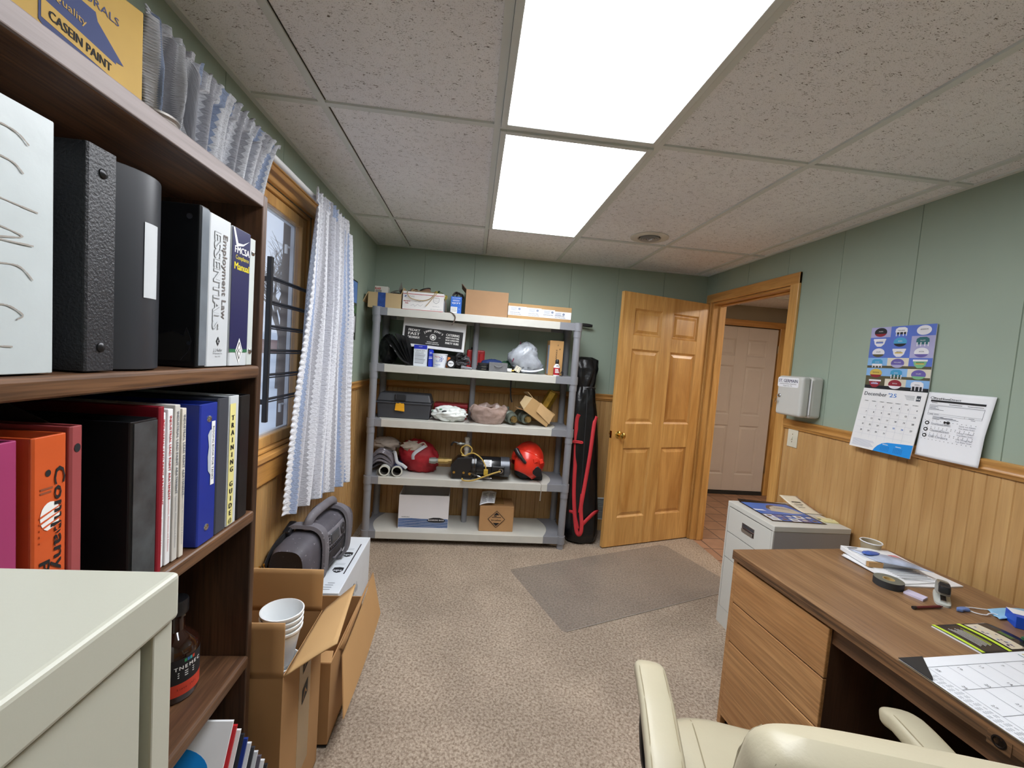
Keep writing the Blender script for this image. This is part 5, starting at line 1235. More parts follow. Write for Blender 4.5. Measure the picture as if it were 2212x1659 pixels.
for k,(xa_,xb_,zu) in enumerate(((.206,.345,.096),(.345,.46,.094),(.46,.565,.090),(.548,.692,.082))):
    b.rect(xa_,z+.028,xb_,z+zu,of,*BACK,mi=0,off=.0006+.0001*k)
    b.disc(xa_+.085,z+zu-.018,.010,.009,of,*BACK,mi=2,off=.0014); 
    for j in range(4): b.rect(xa_+.02,z+zu-.012-.006*j,xa_+.07-.006*(j%2),z+zu-.0095-.006*j,of,*BACK,mi=2,off=.0014)
    b.text('82KEWSA7896',(xa_+.055,1.605,z+.050),*BACK,.011,1,fit=.075,off=.0016,bold=.0003); 
    if k!=2: b.text('RUSTWL6AZ896',(xa_+.060,1.605,z+.037),*BACK,.011,1,fit=.08,off=.0016,bold=.0003)
b.build('shipping_label',[PAPER,INKG,pm('label_faint','8a93a8',.6)],t)
t=thing('caulking_tool','blue tool with dark grip sticking out past the right end of the top shelf','hand tool',(.80,1.80,z))
MB().cyl((.60,1.885,z+.012),(.80,1.885,z+.012),.011,n=14).build('shaft',pm('tool_blue','1c3fb8',.35),t,smooth=True)
MB().tube([(.78,1.885,z+.018),(.84,1.88,z+.024),(.90,1.875,z+.022),(.94,1.872,z+.020)],[.010,.014,.015,.012],12,smooth=3).build('grip',BLACKP,t,smooth=True)
# ---- tier 2
z=TZ[1]+.0005
t=thing('catering_box','white catering box with black printed banner tilted on the second shelf','box',(-.34,1.78,z+.13))
rt=R(2.7); ctr=Vector((-.338,1.77,z+.244)); Xb=Vector((math.cos(rt),0,-math.sin(rt))); Zb=Vector((math.sin(rt),0,math.cos(rt)))
w_,h_,d_=.470,.218,.23; ob_=ctr-Xb*w_/2-Zb*h_/2-Y3*d_/2
b=MB().prism([(0,0),(w_,0),(w_,h_),(0,h_)],ob_,Xb,Zb,-d_); b.build('carton_body',pm('catering_white','e3e4e6',.5,var=.03),t,bevel=.002)
b=MB(); BA=(Xb,Zb)
b.rect(.014,.022,.452,.152,ob_,*BA,mi=0)
def bt(s_,x,y,sz,fit,mi=1,bold=.0008): b.text(s_,ob_+Xb*x+Zb*y,Xb,Zb,sz,mi,fit=fit,bold=bold,off=.0013)
bt('FREAKY',.085,.126,.026,.085);bt('FAST',.085,.099,.030,.085,bold=.0014);bt('DELIVERY!',.085,.072,.024,.085)
bt('CATERING',.375,.120,.026,.10);bt('PARTY PLATTERS',.375,.098,.016,.10);bt('BOX LUNCHES',.375,.080,.016,.10);bt('PARTY SUBS',.375,.058,.022,.10)
for i,c in enumerate("JIMMY JOHN'S"):
    a_=R(118-56*i/11*1.0)-R(0); a_=R(122-64*i/11); cx,cy=.228,.012
    p=ob_+Xb*(cx+.128*math.cos(a_))+Zb*(cy+.124*math.sin(a_)); th=a_-math.pi/2
    Xc=(Xb*math.cos(th)+Zb*math.sin(th)); Zc=(-Xb*math.sin(th)+Zb*math.cos(th))
    if c!=' ': b.text(c,p,Xc,Zc,.021,1,bold=.0009,off=.0013)
b.disc(.228,.088,.024,.024,ob_,*BA,mi=1,off=.001); b.disc(.228,.088,.018,.018,ob_,*BA,mi=0,off=.0014); b.disc(.228,.088,.012,.012,ob_,*BA,mi=1,off=.0018); 
for i in range(12): b.disc(.228+.021*math.cos(i*math.pi/6),.088+.021*math.sin(i*math.pi/6),.0022,.0022,ob_,*BA,mi=0,off=.0016,n=8)
bt('EST.',.182,.088,.008,.014,bold=0);bt('1983',.276,.088,.008,.016,bold=0)
bt("WORLD'S GREATEST",.228,.050,.010,.085,bold=.0003);bt('GOURMET SANDWICHES',.228,.037,.010,.10,bold=.0003)
b.build('banner_print',[pm('banner_black','232224',.5),WINK],t)
for k in range(1): MB().prism([(w_-.004,.0),(w_+.004,.02),(w_+.004,h_-.01),(w_-.004,h_)],ob_+Y3*.02,Xb,Zb,-.15).build('torn_edge',pm('torn_card','6b6350',.8),t)
t=thing('black_case','black plastic case supporting the tilted catering box on the second shelf','case',(-.36,1.81,z))
MB().bx(-.56,-.13,1.73,1.885,z,z+.100).build('case',BLACKP,t,bevel=.008)
MB().prism([(-.56,.0),(-.30,0),(-.56,.014)],(0,1.73,z+.1003),X3,Z3,-.15).build('lid',BLACKP,t)
t=thing('trash_bag','small shiny black plastic bag at the left end of the second shelf','plastic bag',(-.70,1.68,z))
MB().blob((-.690,1.765,z+.105),(.066,.075,.108),32,24,.16,3.2,2,flatz=z,sharp=2).build('bag',BLACKM,t,smooth=True,ang=180)
t=thing('accordion_folder','black accordion folder splayed open and leaning on the second shelf','folder',(-.56,1.66,z))
for k in range(5):
    x0=-.505+.008*k; x1=-.685+.034*k; zt=.215+.006*k-.012*abs(k-2)
    MB().add([(x0-.01,1.562+.010*k,z+.004),(x0+.02,1.640+.002*k,z+.004),(x1+.02,1.642,z+zt),(x1,1.585+.006*k,z+zt)],[(0,1,2,3)]).build('leaf',BLACKM if k%2 else pm('folder_black','0e0e10',.4),t,solid=.004)
MB().tube([(-.66,1.60,z+.16),(-.62,1.585,z+.12),(-.58,1.575,z+.065),(-.54,1.572,z+.03),(-.50,1.57,z+.012)],.007,8,smooth=4).build('spine',BLACKP,t,smooth=True)
for k in range(4): MB().ob((-.640+.035*k,1.574,z+.135-.037*k),(.006,.002,.018),(0,-.75,0)).build('ring_slot',pm('slot_grey','8a8a8c',.4,.4),t)
t=thing('white_carton','white carton with blue top band standing in front of the catering box','carton',(-.425,1.64,z))
MB().bx(-.474,-.378,1.60,1.66,z,z+.158).build('carton',pm('carton_pale','d9dfe6',.5,var=.03),t,bevel=.001)
b=MB(); of=(0,1.60,0); b.rect(-.474,z+.128,-.378,z+.158,of,*BACK,mi=0); b.text('GENERIC' if False else 'LIQUID',(-.426,1.60,z+.146),*BACK,.008,1); b.text('THREAD SEAL',(-.428,1.60,z+.117),*BACK,.011,2,fit=.075).text('WITH TAPE',(-.432,1.60,z+.105),*BACK,.009,2,fit=.06)
for k in range(9): b.rect(-.466,z+.022+.009*k,-.40+.004*((k*5)%4),z+.0250+.009*k,of,*BACK,mi=3 if k%3 else 2)
b.build('print',[pm('band_blue','1d2fae',.4),WINK,INK,INKG],t)
t=thing('blue_can','blue cylinder can standing between the white carton and the white tub','can',(-.350,1.66,z))
MB().lathe([(0,0),(.020,0),(.020,.118),(.017,.122),(.017,.130),(0,.131)],(-.352,1.655,z),n=24).build('can',pm('can_blue','1c36b6',.3),t,smooth=True)
MB().text('O',(-.352,1.634,z+.105),*BACK,.018,0,bold=.0006).bx(-.366,-.340,1.6335,1.6345,z+.062,z+.066).bx(-.366,-.340,1.6335,1.6345,z+.072,z+.075).build('print',WINK,t)
t=thing('plastic_tub','white plastic tub with red and blue print on the second shelf','tub',(-.282,1.64,z))
TC_=(-.283,1.648,z)
MB().lathe([(0,0),(.048,0),(.055,.096),(.058,.097),(.058,.104),(.054,.104),(.053,.098),(.047,.003),(0,.003)],TC_,n=36).build('tub',pm('tub_white','dfe3ea',.4,var=.02),t,smooth=True)
b=MB(); b.text('Party',(-.298,1.596,z+.080),Vector((1,-.1,0)),Z3,.017,0,fit=.035).text('Bucket',(-.285,1.5955,z+.048),Vector((1,0,0)),Z3,.016,1,fit=.045)
for k in range(5): b.disc(-.268+.012*math.cos(k*1.26),z+.066+.014*math.sin(k*1.26),.004,.004,(0,1.5945,0),*BACK,mi=1,n=8)
b.disc(-.268,z+.066,.005,.005,(0,1.5945,0),*BACK,mi=1); b.stroke([(-.315,z+.022),(-.300,z+.018),(-.275,z+.020)],.003,(0,1.5975,0),*BACK,mi=1); b.build('print',[INKR,pm('tub_blue','5a70b8',.5)],t)
t=thing('tape_measure','black round tape measure with white face on the second shelf','tape measure',(-.198,1.62,z))
MB().lathe([(.0,0),(.028,0),(.034,.006),(.034,.030),(.028,.036),(0,.036)],(-.196,1.636,z+.0345),(0,-1,0),32).build('case',BLACKP,t,smooth=True)
MB().lathe([(.022,0),(.022,.001),(0,.001)],(-.196,1.600,z+.0345),(0,-1,0),32).build('face',PAPER,t)
b=MB().text('PRO',(-.196,1.5988,z+.037),*BACK,.014,0,fit=.032,bold=.0006).text('25 ft',(-.196,1.5988,z+.024),*BACK,.007,0); b.build('lettering',INK,t)
t=thing('orange_strap','orange strap end showing behind the round tape measure','strap',(-.222,1.68,z))
MB().ob((-.222,1.69,z+.042),(.022,.012,.080),(0,.15,0)).build('strap',pm('strap_orange','d8782e',.5),t,bevel=.003)
t=thing('strap_heap','tangled heap of black straps and grey buckles in the middle of the second shelf','strap heap',(-.09,1.66,z))
b=MB(); rnd=random.Random(12)
for k in range(9): coil(b,(-.118+rnd.uniform(-.035,.040),1.635+rnd.uniform(-.02,.025),z+.030+.009*k),rnd.uniform(.022,.038)*(1-.04*k),2,.006,(rnd.uniform(-.9,.9),rnd.uniform(-.9,.9),0),.012,30+k,k%2)
b.build('strap',[WK,pm('strap_grey','4a4a4e',.6)],t,smooth=True)
b=MB().ob((-.078,1.612,z+.012),(.085,.02,.018),(0,.1,.15)).build('buckle',pm('buckle_grey','7d7f84',.4,.4),t,bevel=.003)
t=thing('red_jug','red plastic jug with moulded handle behind the centre post','jug',(-.02,1.84,z))
RJ=pm('red_jug_plastic','b01c20',.35,var=.05)
MB().bx(-.085,.060,1.825,1.89,z,z+.155).build('jug_body',RJ,t,bevel=.010,seg=3)
MB().bx(.015,.048,1.812,1.826,z+.035,z+.130).build('grip',RJ,t,bevel=.005)
MB().cyl((-.04,1.86,z+.15),(-.04,1.86,z+.175),.014).build('cap',BLACKP,t,smooth=True)
t=thing('puck_stack','stack of black rubber pads with metal centres beside the grey drawer','pads',(.045,1.64,z))
b=MB()
for k in range(3): b.lathe([(0,0),(.046,0),(.050,.006),(.050,.014),(.044,.019),(0,.019)],(.045+.004*k,1.655,z+.0195*k),n=28)
b.build('pad',pm('rubber_black','202022',.45),t,smooth=True); b=MB()
for k in range(2): b.ob((.052,1.602,z+.012+.020*k),(.035,.006,.005))
b.build('clip',CHROME,t)
t=thing('blue_cloth','folded dark blue cloth behind the grey drawer box','cloth',(.12,1.76,z))
MB().blob((.12,1.75,z+.040),(.082,.035,.045),24,14,.22,3,5,flatz=z,sharp=2).build('cloth',pm('cloth_blue','1d3468',.8),t,smooth=True,ang=60)
t=thing('green_cloth','crumpled dark green cloth behind the outlet adapter','cloth',(.27,1.75,z))
MB().blob((.275,1.76,z+.040),(.085,.035,.045),24,14,.30,3.4,8,flatz=z,sharp=2).build('cloth',pm('cloth_green','1f4a30',.8),t,smooth=True,ang=60)
t=thing('drawer_box','small grey metal parts drawer with a curved pull on the second shelf','parts drawer',(.165,1.64,z))
GM=pm('speckled_grey_metal','6f7072',.5,.2,var=.1,vs=60)
MB().bx(.092,.232,1.600,1.685,z,z+.068).build('drawer',GM,t,bevel=.001)
b=MB(); pts=[(.130+.064*i/10,1.598-.014*math.sin(math.pi*i/10),z+.046-.012*math.sin(math.pi*i/10)) for i in range(11)]
b.tube(pts,.0035,8).build('pull',GM,t,smooth=True)
t=thing('outlet_adapter','cream cube shaped outlet adapter lying tilted on the second shelf','outlet adapter',(.30,1.61,z))
MB().ob((.312,1.615,z+.030),(.044,.030,.042),(.1,.45,.1)).build('block',pm('adapter_cream','ddd8c6',.45),t,bevel=.003)
b=MB()
M_=Euler((.1,.45,.1)).to_matrix()
for i in range(3):
    for j in range(2):
        c__=Vector((.312,1.615,z+.030))+M_@Vector((-.010+.020*j,-.0153,-.012+.013*i)); b.ob(c__,(.002,.001,.006),(.1,.45,.1)).ob(c__+M_@Vector((.005,0,0)),(.002,.001,.006),(.1,.45,.1))
b.build('slots',INK,t)
t=thing('plug_fitting','small white and brass electrical plug beside the cream adapter','plug',(.255,1.61,z))
MB().cyl((.232,1.612,z+.018),(.266,1.606,z+.016),.012,.014,n=16).build('plug',WHITE,t,smooth=True)
MB().cyl((.266,1.606,z+.016),(.284,1.606,z+.018),.007,n=10).build('prong',BRASS,t,smooth=True)
b=MB(); coil(b,(.262,1.665,z+.032),.020,3,.003,(.9,.2,0),.006,44); b.build('wire',pm('dark_wire','2d2a28',.5),t,smooth=True)
CLEARB=pm('clear_bag_film','c3c9d2',.10,var=.22,vs=16,bs=36,bst=.8,bd=.004,alpha=.72)
t=thing('zip_bag','clear plastic zip bag stuffed with foil and a dark red zip strip','plastic bag',(.38,1.70,z))
def bagf(p):
    h=(p.z-z)/.25; p.x+= -.03*h+.02*math.sin(9*h); p.x=.385+(p.x-.385)*(1-.45*max(0,h-.25)); return p
MB().blob((.385,1.70,z+.115),(.128,.085,.118),44,30,.13,4.5,3,flatz=z,sharp=2,fn=bagf).build('film',CLEARB,t,smooth=True,ang=180)
MB().blob((.385,1.70,z+.060),(.105,.065,.058),30,18,.2,5,11,flatz=z,sharp=2).build('contents',pm('foil_grey','8f949c',.3,.4,var=.2,vs=30),t,smooth=True,ang=40)
MB().tube([(.268,1.62,z+.085),(.285,1.64,z+.12),(.312,1.66,z+.155),(.325,1.68,z+.20),(.328,1.69,z+.245)],.006,8,smooth=5,flat=.4).build('zip_strip',pm('zip_maroon','6a2440',.4),t,smooth=True)
MB().tube([(.34,1.605,z+.022),(.40,1.60,z+.020),(.46,1.60,z+.028),(.51,1.605,z+.045)],.008,8,smooth=5,flat=.4).build('loose_end',pm('bag_white_edge','d5dbe4',.3),t,smooth=True)
t=thing('kraft_carton','tall kraft carton with handwriting at the right end of the second shelf','carton',(.60,1.70,z))
KR=pm('kraft_carton','b78d58',.75,var=.05)
c0=Vector((.552,1.630,z)); Xk=Vector((1,.02,0)).normalized()
MB().prism([(0,0),(.108,0),(.108,.270),(0,.270)],c0,Xk,Z3,-.115).build('carton',KR,t,bevel=.0015)
MB().bx(.5505,.5518,1.640,1.735,z+.01,z+.235).build('side_label',pm('label_blue_grey','9fb0c4',.5),t)
b=MB(); b.text('ANGLE',c0+Xk*.056+Z3*.165,Z3,-Xk,.014,0,fit=.075,bold=.0005).stroke([(.060,.235),(.066,.240),(.064,.228)],.002,c0,Xk,Z3,0).stroke([(.075,.205),(.083,.212),(.078,.200),(.086,.205)],.002,c0,Xk,Z3,0); b.build('handwriting',INK,t)
t=thing('spray_can','small spray bottle with red and white label standing before the kraft carton','spray bottle',(.612,1.585,z))
SB=(.610,1.590,z)
MB().lathe([(0,0),(.023,0),(.024,.004),(.024,.072),(.014,.088),(.011,.094),(0,.094)],SB,n=28).build('bottle',WHITE,t,smooth=True)
MB().lathe([(.0245,.008),(.0245,.062)],SB,n=28).build('label',pm('label_crimson','b81e2c',.4),t,smooth=True)
MB().lathe([(.0135,.092),(.0145,.096),(.0135,.120),(.009,.126),(0,.127)],SB,n=20).build('cap',BLACKP,t,smooth=True)
b=MB()
for k in range(3): b.rect(.594,z+.024+.011*k,.626-.004*k,z+.030+.011*k,(0,1.5648,0),*BACK,mi=0)
b.disc(.610,z+.076,.010,.006,(0,1.568,0),*BACK,mi=1); b.build('print',[WINK,INKG],t)
t=thing('metal_clip','small black metal clip standing beside the spray bottle','clip',(.648,1.585,z))
MB().tube([(.640,1.585,z+.004),(.660,1.585,z+.004),(.660,1.585,z+.03),(.648,1.585,z+.034),(.644,1.585,z+.018)],.003,8,smooth=3).build('clip',BLACKP,t,smooth=True)
# ---- tier 3
z=TZ[2]+.0005
TBX=pm('toolbox_plastic','3c3e43',.45,var=.06,vs=12)
t=thing('tool_box','dark grey plastic tool box with a yellow latch tag on the third shelf','tool box',(-.525,1.70,z))
a0_=Vector((-.725,1.615,z)); Xt=Vector((1,.02,0)).normalized(); 
def tb(b,x0,x1,y0,y1,z0,z1,tp=0,mi=0):
    vs=[(x0,y0,z0),(x1,y0,z0),(x1,y1,z0),(x0,y1,z0),(x0-tp,y0-tp,z1),(x1+tp,y0-tp,z1),(x1+tp,y1+tp,z1),(x0-tp,y1+tp,z1)]
    return b.add([Vector((0,0,0))+v_ for v_ in [Vector(q) for q in vs]],[(0,3,2,1),(4,5,6,7),(0,1,5,4),(1,2,6,5),(2,3,7,6),(3,0,4,7)],mi)
x0,x1,y0,y1=-.718,-.335,1.620,1.80
tb(MB(),x0,x1,y0,y1,z,z+.118,.008).build('tub',TBX,t,bevel=.008,seg=3)
MB().bx(x0-.014,x1+.014,y0-.014,y1+.014,z+.112,z+.126).build('rim',TBX,t,bevel=.003)
tb(MB(),x0-.010,x1+.010,y0-.010,y1+.010,z+.128,z+.188,-.018).build('lid',TBX,t,bevel=.008,seg=3)
MB().bx(x0+.125,x0+.205,y0-.020,y0+.0,z+.138,z+.184).build('lid_recess',pm('toolbox_dark','26282b',.4),t,bevel=.004)
MB().bx(x0+.13,x0+.136,y0-.023,y0-.016,z+.15,z+.182).bx(x0+.128,x0+.20,y0-.021,y0-.017,z+.118,z+.126).build('latch_frame',TBX,t,bevel=.002)
MB().prism([(0,0),(.072,-.006),(.068,.048),(.062,.056),(.050,.052),(.036,.060),(.022,.052),(.010,.056),(.004,.045)],(x0+.128,y0-.022,z+.062),X3,Z3,-.006).build('latch_tag',pm('latch_yellow','e5a51e',.5,var=.08,vs=30),t,bevel=.002)
t=thing('white_bag','crumpled white plastic carrier bag with green print beside the tool box','plastic bag',(-.19,1.63,z))
WBAG=pm('carrier_bag_white','e2e7e4',.35,var=.05,vs=18,bs=45,bst=.6,bd=.003,speck=('3f7a58',26,.63))
MB().blob((-.182,1.635,z+.055),(.130,.075,.060),56,36,.13,3.4,3,flatz=z).build('bag',WBAG,t,smooth=True,ang=180)
MB().tube([(-.245,1.575,z+.070),(-.225,1.565,z+.082),(-.205,1.57,z+.084)],.006,8,smooth=4).build('handle_hole',INK,t,smooth=True)
t=thing('red_box','dark red metal box lying behind the white carrier bag','box',(-.15,1.81,z))
RD=pm('dark_red_enamel','8e1a26',.4,var=.05)
MB().bx(-.312,-.052,1.735,1.875,z,z+.088).build('body',RD,t,bevel=.005); MB().bx(-.315,-.049,1.732,1.878,z+.090,z+.120).build('lid',RD,t,bevel=.008,seg=3)
t=thing('small_hooks','three small wire hooks lying at the foot of the centre post','hooks',(-.02,1.60,z))
b=MB()
for k in range(3): b.tube([(-.06+.012*k,1.565,z+.004),(-.055+.012*k,1.562,z+.012),(-.046+.012*k,1.566,z+.012),(-.046+.012*k,1.60,z+.004),(.0+.01*k,1.62,z+.004)],.002,6,smooth=3)
b.build('hook',CHROME,t,smooth=True)
t=thing('brown_bag','open brown plastic bag standing in the middle of the third shelf','plastic bag',(.12,1.64,z))
BBAG=pm('brown_bag_film','a38d84',.25,var=.16,vs=22,bs=45,bst=.7,bd=.004)
def obag(u,v):
    a=2*math.pi*u; s_=1+.14*noise.noise(Vector((math.cos(a)*2.6,math.sin(a)*2.6,v*4)))+.10*v+.05*noise.noise(Vector((math.cos(a)*7,math.sin(a)*7,v*9)))
    if v<=.8: q=v/.8; r_=(.102+.032*math.sin(q*2.2))*s_; zc=.135*q
    else: q=(v-.8)/.2; r_=(.128-.045*q)*s_; zc=.135-.05*q*q
    zc+= (.050*noise.noise(Vector((math.cos(a)*3,math.sin(a)*3,7)))+.012*math.sin(5*a))*max(0,v-.5)*2
    return (.114+r_*math.cos(a),1.650+r_*.66*math.sin(a),z+max(0,zc))
MB().grid(obag,56,30).build('bag',BBAG,t,smooth=True,solid=.0015,ang=180)
MB().blob((.122,1.655,z+.06),(.085,.055,.055),24,14,.2,4,9,flatz=z+.002,sharp=2).build('contents',pm('bag_contents','5f4436',.6,var=.3,vs=20),t,smooth=True,ang=40)
t=thing('cable_hook','black strap hanging down from the second shelf above the carton','strap',(.30,1.74,1.08))
MB().tube([(.285,1.80,TZ[1]-.016),(.287,1.80,1.22),(.293,1.79,1.14),(.305,1.78,1.10)],.006,8,smooth=3).build('strap',BLACKP,t,smooth=True)
VAL=pm('weathered_valve','6c746a',.5,.45,var=.25,vs=22,bs=80,bst=.4)
for k,(a_,b_,lb) in enumerate((((.262,1.72,z+.066),(.318,1.585,z+.043),'grey green pipe valve with brass end, next to the brown bag'),((.372,1.74,z+.070),(.436,1.590,z+.045),'grey green pipe valve with brass end, nearer the tilted carton'))):
    t=thing('pipe_valve',lb,'pipe valve',a_,0,'pipe valves on the third shelf'); a_=Vector(a_);b_=Vector(b_);d=(b_-a_).normalized()
    MB().lathe([(0,-.03),(.036,-.03),(.044,-.015),(.044,.03),(.049,.038),(.049,.056),(.040,.064),(.040,.095),(.044,.100),(.042,.112),(.028,.116),(.028,.120)],a_,d,28).build('body',VAL,t,smooth=True)
    MB().cyl(a_+d*.118,a_+d*.134,.027,n=6).cyl(a_+d*.134,a_+d*.150,.021,.019,n=24).build('brass_end',pm('dull_brass','9c8452',.4,.7,var=.15),t,smooth=True)
    MB().cyl(a_+Z3*.035,a_+Z3*.062,.018,n=16).build('branch',VAL,t,smooth=True)
t=thing('cardboard_box','dented small open carton tilted over on the third shelf','box',(.50,1.66,z+.11),0,'cartons on the shelving unit')
rr_=Euler((0,R(33),.12)).to_matrix(); cc_=Vector((.500,1.665,z+.113))
def tbx(b,x0,x1,y0,y1,z0,z1):
    return b.add([cc_+rr_@Vector(p) for p in ((x0,y0,z0),(x1,y0,z0),(x1,y1,z0),(x0,y1,z0),(x0,y0,z1),(x1,y0,z1),(x1,y1,z1),(x0,y1,z1))],[(0,3,2,1),(4,5,6,7),(0,1,5,4),(1,2,6,5),(2,3,7,6),(3,0,4,7)])
b=MB(); W2=.115;H2=.060;D2=.06
tbx(b,-W2,W2,-D2,-D2+.003,-H2,H2);tbx(b,-W2,W2,D2-.003,D2,-H2,H2);tbx(b,-W2,W2,-D2+.003,D2-.003,-H2,-H2+.003);tbx(b,-W2,W2,-D2+.003,D2-.003,H2-.003,H2);tbx(b,W2-.003,W2,-D2,D2,-H2,H2)
b.build('carton_body',pm('kraft_light','b99665',.8,var=.06),t)
def fq(pts,nm,mt): MB().add([cc_+rr_@Vector(p) for p in pts],[(0,1,2,3)]).build(nm,mt,t,solid=.003)
fq([(-W2,-D2,H2),(-W2,D2,H2),(-W2-.055,D2,H2+.0),(-W2-.055,-D2,H2+.012)],'flap',CTAN); fq([(-W2,-D2,-H2),(-W2,D2,-H2),(-W2-.045,D2,-H2-.012),(-W2-.045,-D2,-H2-.018)],'flap',CARDD)
fq([(-W2,-D2,H2-.004),(-W2,-D2,-H2+.004),(-W2-.05,-D2+.03,-H2+.03),(-W2-.05,-D2+.03,H2-.02)],'flap',CTAN)
fq([(-.04,-D2-.002,H2+.006),(.105,-D2-.002,H2-.012),(.118,-D2-.006,-.030),(-.03,-D2-.010,-.010)],'loose_panel',pm('kraft_pale','c9a676',.8))
t=thing('gold_bag','shiny gold foil tube standing behind the tilted carton','foil tube',(.62,1.76,z+.2))
MB().cyl((.535,1.80,z+.048),(.640,1.79,z+.262),.042,.046,n=6).build('foil',pm('gold_foil','b8963c',.3,.6,var=.25,vs=25,bs=50,bst=.5),t,bevel=.002)
MB().cyl((.640,1.79,z+.2622),(.643,1.79,z+.268),.040,n=6).build('rim',pm('gold_foil','x'),t,smooth=True)
# ---- tier 4
z=TZ[3]+.0005
t=thing('tubing_bundle','bundle of clear grey plastic tubing with gleaming strands on the fourth shelf','tubing bundle',(-.67,1.66,z))
b=MB(); rnd=random.Random(5); GT=pm('clear_tubing','6e6a70',.12,var=.3,vs=30,bs=90,bst=.5)
for k in range(26):
    y=1.60+rnd.uniform(0,.16); h=.05+.12*math.sin(math.pi*min(1,(k+3)/28)); o1=rnd.uniform(-.02,.02)
    b.tube([(-.775+.03,y+.02,z+.03+o1*.5+rnd.uniform(0,.03)),(-.74,y,z+h*.75),(-.68,y-.01,z+h+.02),(-.61,y,z+h*.9),(-.585,y+.02,z+h*.5),(-.60,y+.05,z+.035)],.009,7,smooth=4)
b.build('tubing',GT,t,smooth=True)
t=thing('beige_cloth','crumpled beige cloth draped over the clear tubing','cloth',(-.66,1.72,z+.2))
MB().blob((-.665,1.735,z+.205),(.095,.070,.048),28,18,.26,3.2,6,sharp=2).build('cloth',pm('cloth_beige','a79c92',.85,var=.1),t,smooth=True,ang=60)
for k,(x,y2,lb) in enumerate(((-.632,1.86,'paper core tube with a bright round end, left one under the tubing'),(-.540,1.83,'blue printed paper core tube pointing forward beside the red bag'))):
    t=thing('core_tube',lb,'tube',(x,1.6,z),0,'core tubes on the fourth shelf')
    A_=Vector((x,1.555,z+.0415)); B_=Vector((x-.02,y2,z+.0415)); d=(B_-A_).normalized()
    MB().lathe([(.030,0),(.036,0),(.038,.006),(.039,.26),(.030,.26),(.030,0)],A_,d,32).build('tube',pm('tube_paper' if k==0 else 'tube_navy','c8cdca' if k==0 else '2a3560',.5),t,smooth=True)
    MB().lathe([(.030,-.001),(.0395,-.001),(.040,.012),(.036,.014)],A_,d,32).build('end_ring',pm('tube_ring','cfd2c8',.4),t,smooth=True)
    MB().lathe([(0,.09),(.0298,.09),(.0298,.0)],A_,d,24).build('bore',pm('tube_bore','4a4640',.7),t,smooth=True)
t=thing('white_strap','white webbing strap curving down behind the core tubes','strap',(-.56,1.66,z+.1))
MB().tube([(-.60,1.70,z+.155),(-.575,1.64,z+.16),(-.560,1.615,z+.12),(-.545,1.60,z+.095),(-.505,1.585,z+.082),(-.475,1.58,z+.060)],.012,8,smooth=5,flat=.3).build('strap',pm('webbing_white','bfc3c8',.7),t,smooth=True)
t=thing('red_bag','bulging red fabric bag with a white strap on the fourth shelf','bag',(-.40,1.68,z))
RB=pm('red_fabric','9e1a24',.65,var=.14,vs=14,bs=35,bst=.5,bd=.004)
def rbf(p):
    k=(p.z-z)/.26; p.x=p.x-.055*k; return p
MB().blob((-.380,1.745,z+.115),(.145,.088,.125),44,30,.13,3.0,4,flatz=z,sharp=2,fn=rbf).build('bag',RB,t,smooth=True,ang=70)
MB().blob((-.455,1.70,z+.205),(.072,.042,.040),26,16,.2,3,12).build('liner',pm('liner_beige','b9aea0',.8,var=.08),t,smooth=True,ang=60)
MB().tube([(-.345,1.672,z+.225),(-.375,1.662,z+.205),(-.42,1.650,z+.172),(-.44,1.645,z+.145),(-.438,1.643,z+.115)],.015,8,smooth=5,flat=.25).build('strap',pm('webbing_white','x'),t,smooth=True)
MB().tube([(-.41,1.66,z+.20),(-.395,1.655,z+.235),(-.365,1.66,z+.245),(-.345,1.665,z+.215)],.008,8,smooth=5,flat=.4).build('buckle_loop',pm('liner_beige','x'),t,smooth=True)
# pump
BKE=pm('black_enamel','17181b',.25,var=.06,coat=.3)
t=thing('water_pump','black electric water pump with a brass inlet fitting on the fourth shelf','pump',(.08,1.64,z))
yc=1.618; zc=z+.098
b=MB().prism([(-.135,.0),(.02,0),(.02,.175),(-.10,.165),(-.148,.105)],(0,yc+.055,z),X3,Z3,.11); b.build('volute_casing',BKE,t,bevel=.010,seg=3)
MB().cyl((.012,yc,zc+.004),(.030,yc,zc+.004),.085,n=32).cyl((.034,yc,zc+.004),(.046,yc,zc+.004),.088,n=32).build('flange',BKE,t,smooth=True)
MB().lathe([(0,.046),(.074,.046),(.076,.052),(.076,.22),(.072,.23),(.072,.235),(.070,.30),(.060,.312),(0,.312)],(0,yc,zc),(1,0,0),36).build('motor',BKE,t,smooth=True)
MB().lathe([(.0775,.232),(.0775,.30)],(0,yc,zc),(1,0,0),36).build('end_bell',pm('motor_silver','565960',.3,.4),t,smooth=True)
MB().bx(.06,.15,yc-.05,yc+.05,z,z+.03).build('foot',pm('foot_grey','4a4644',.6),t,bevel=.003)
MB().bx(.165,.262,yc-.098,yc-.06,z+.055,z+.125).build('terminal_box',BKE,t,bevel=.006)
MB().lathe([(.012,0),(.018,0),(.018,.004),(.012,.004)],(.232,yc-.099,z+.092),(0,-1,0),20).build('terminal_ring',CHROME,t,smooth=True)
for x in (-.118,-.045): MB().cyl((x,yc-.055,z+.055),(x,yc-.064,z+.055),.010,n=6).build('bolt',BRASS,t)
MB().cyl((.0,yc-.055,z+.05),(-.0,yc-.068,z+.05),.011,n=8).build('drain_plug',BRASS,t)
BR2=pm('aged_brass','a68c55',.35,.75,var=.2,vs=30); GAL=pm('galvanised','8f928c',.4,.6,var=.15)
MB().cyl((-.142,yc,z+.125),(-.170,yc,z+.124),.022,n=20).cyl((-.170,yc,z+.124),(-.245,yc,z+.122),.026,n=8).build('brass_coupling',BR2,t,smooth=True)
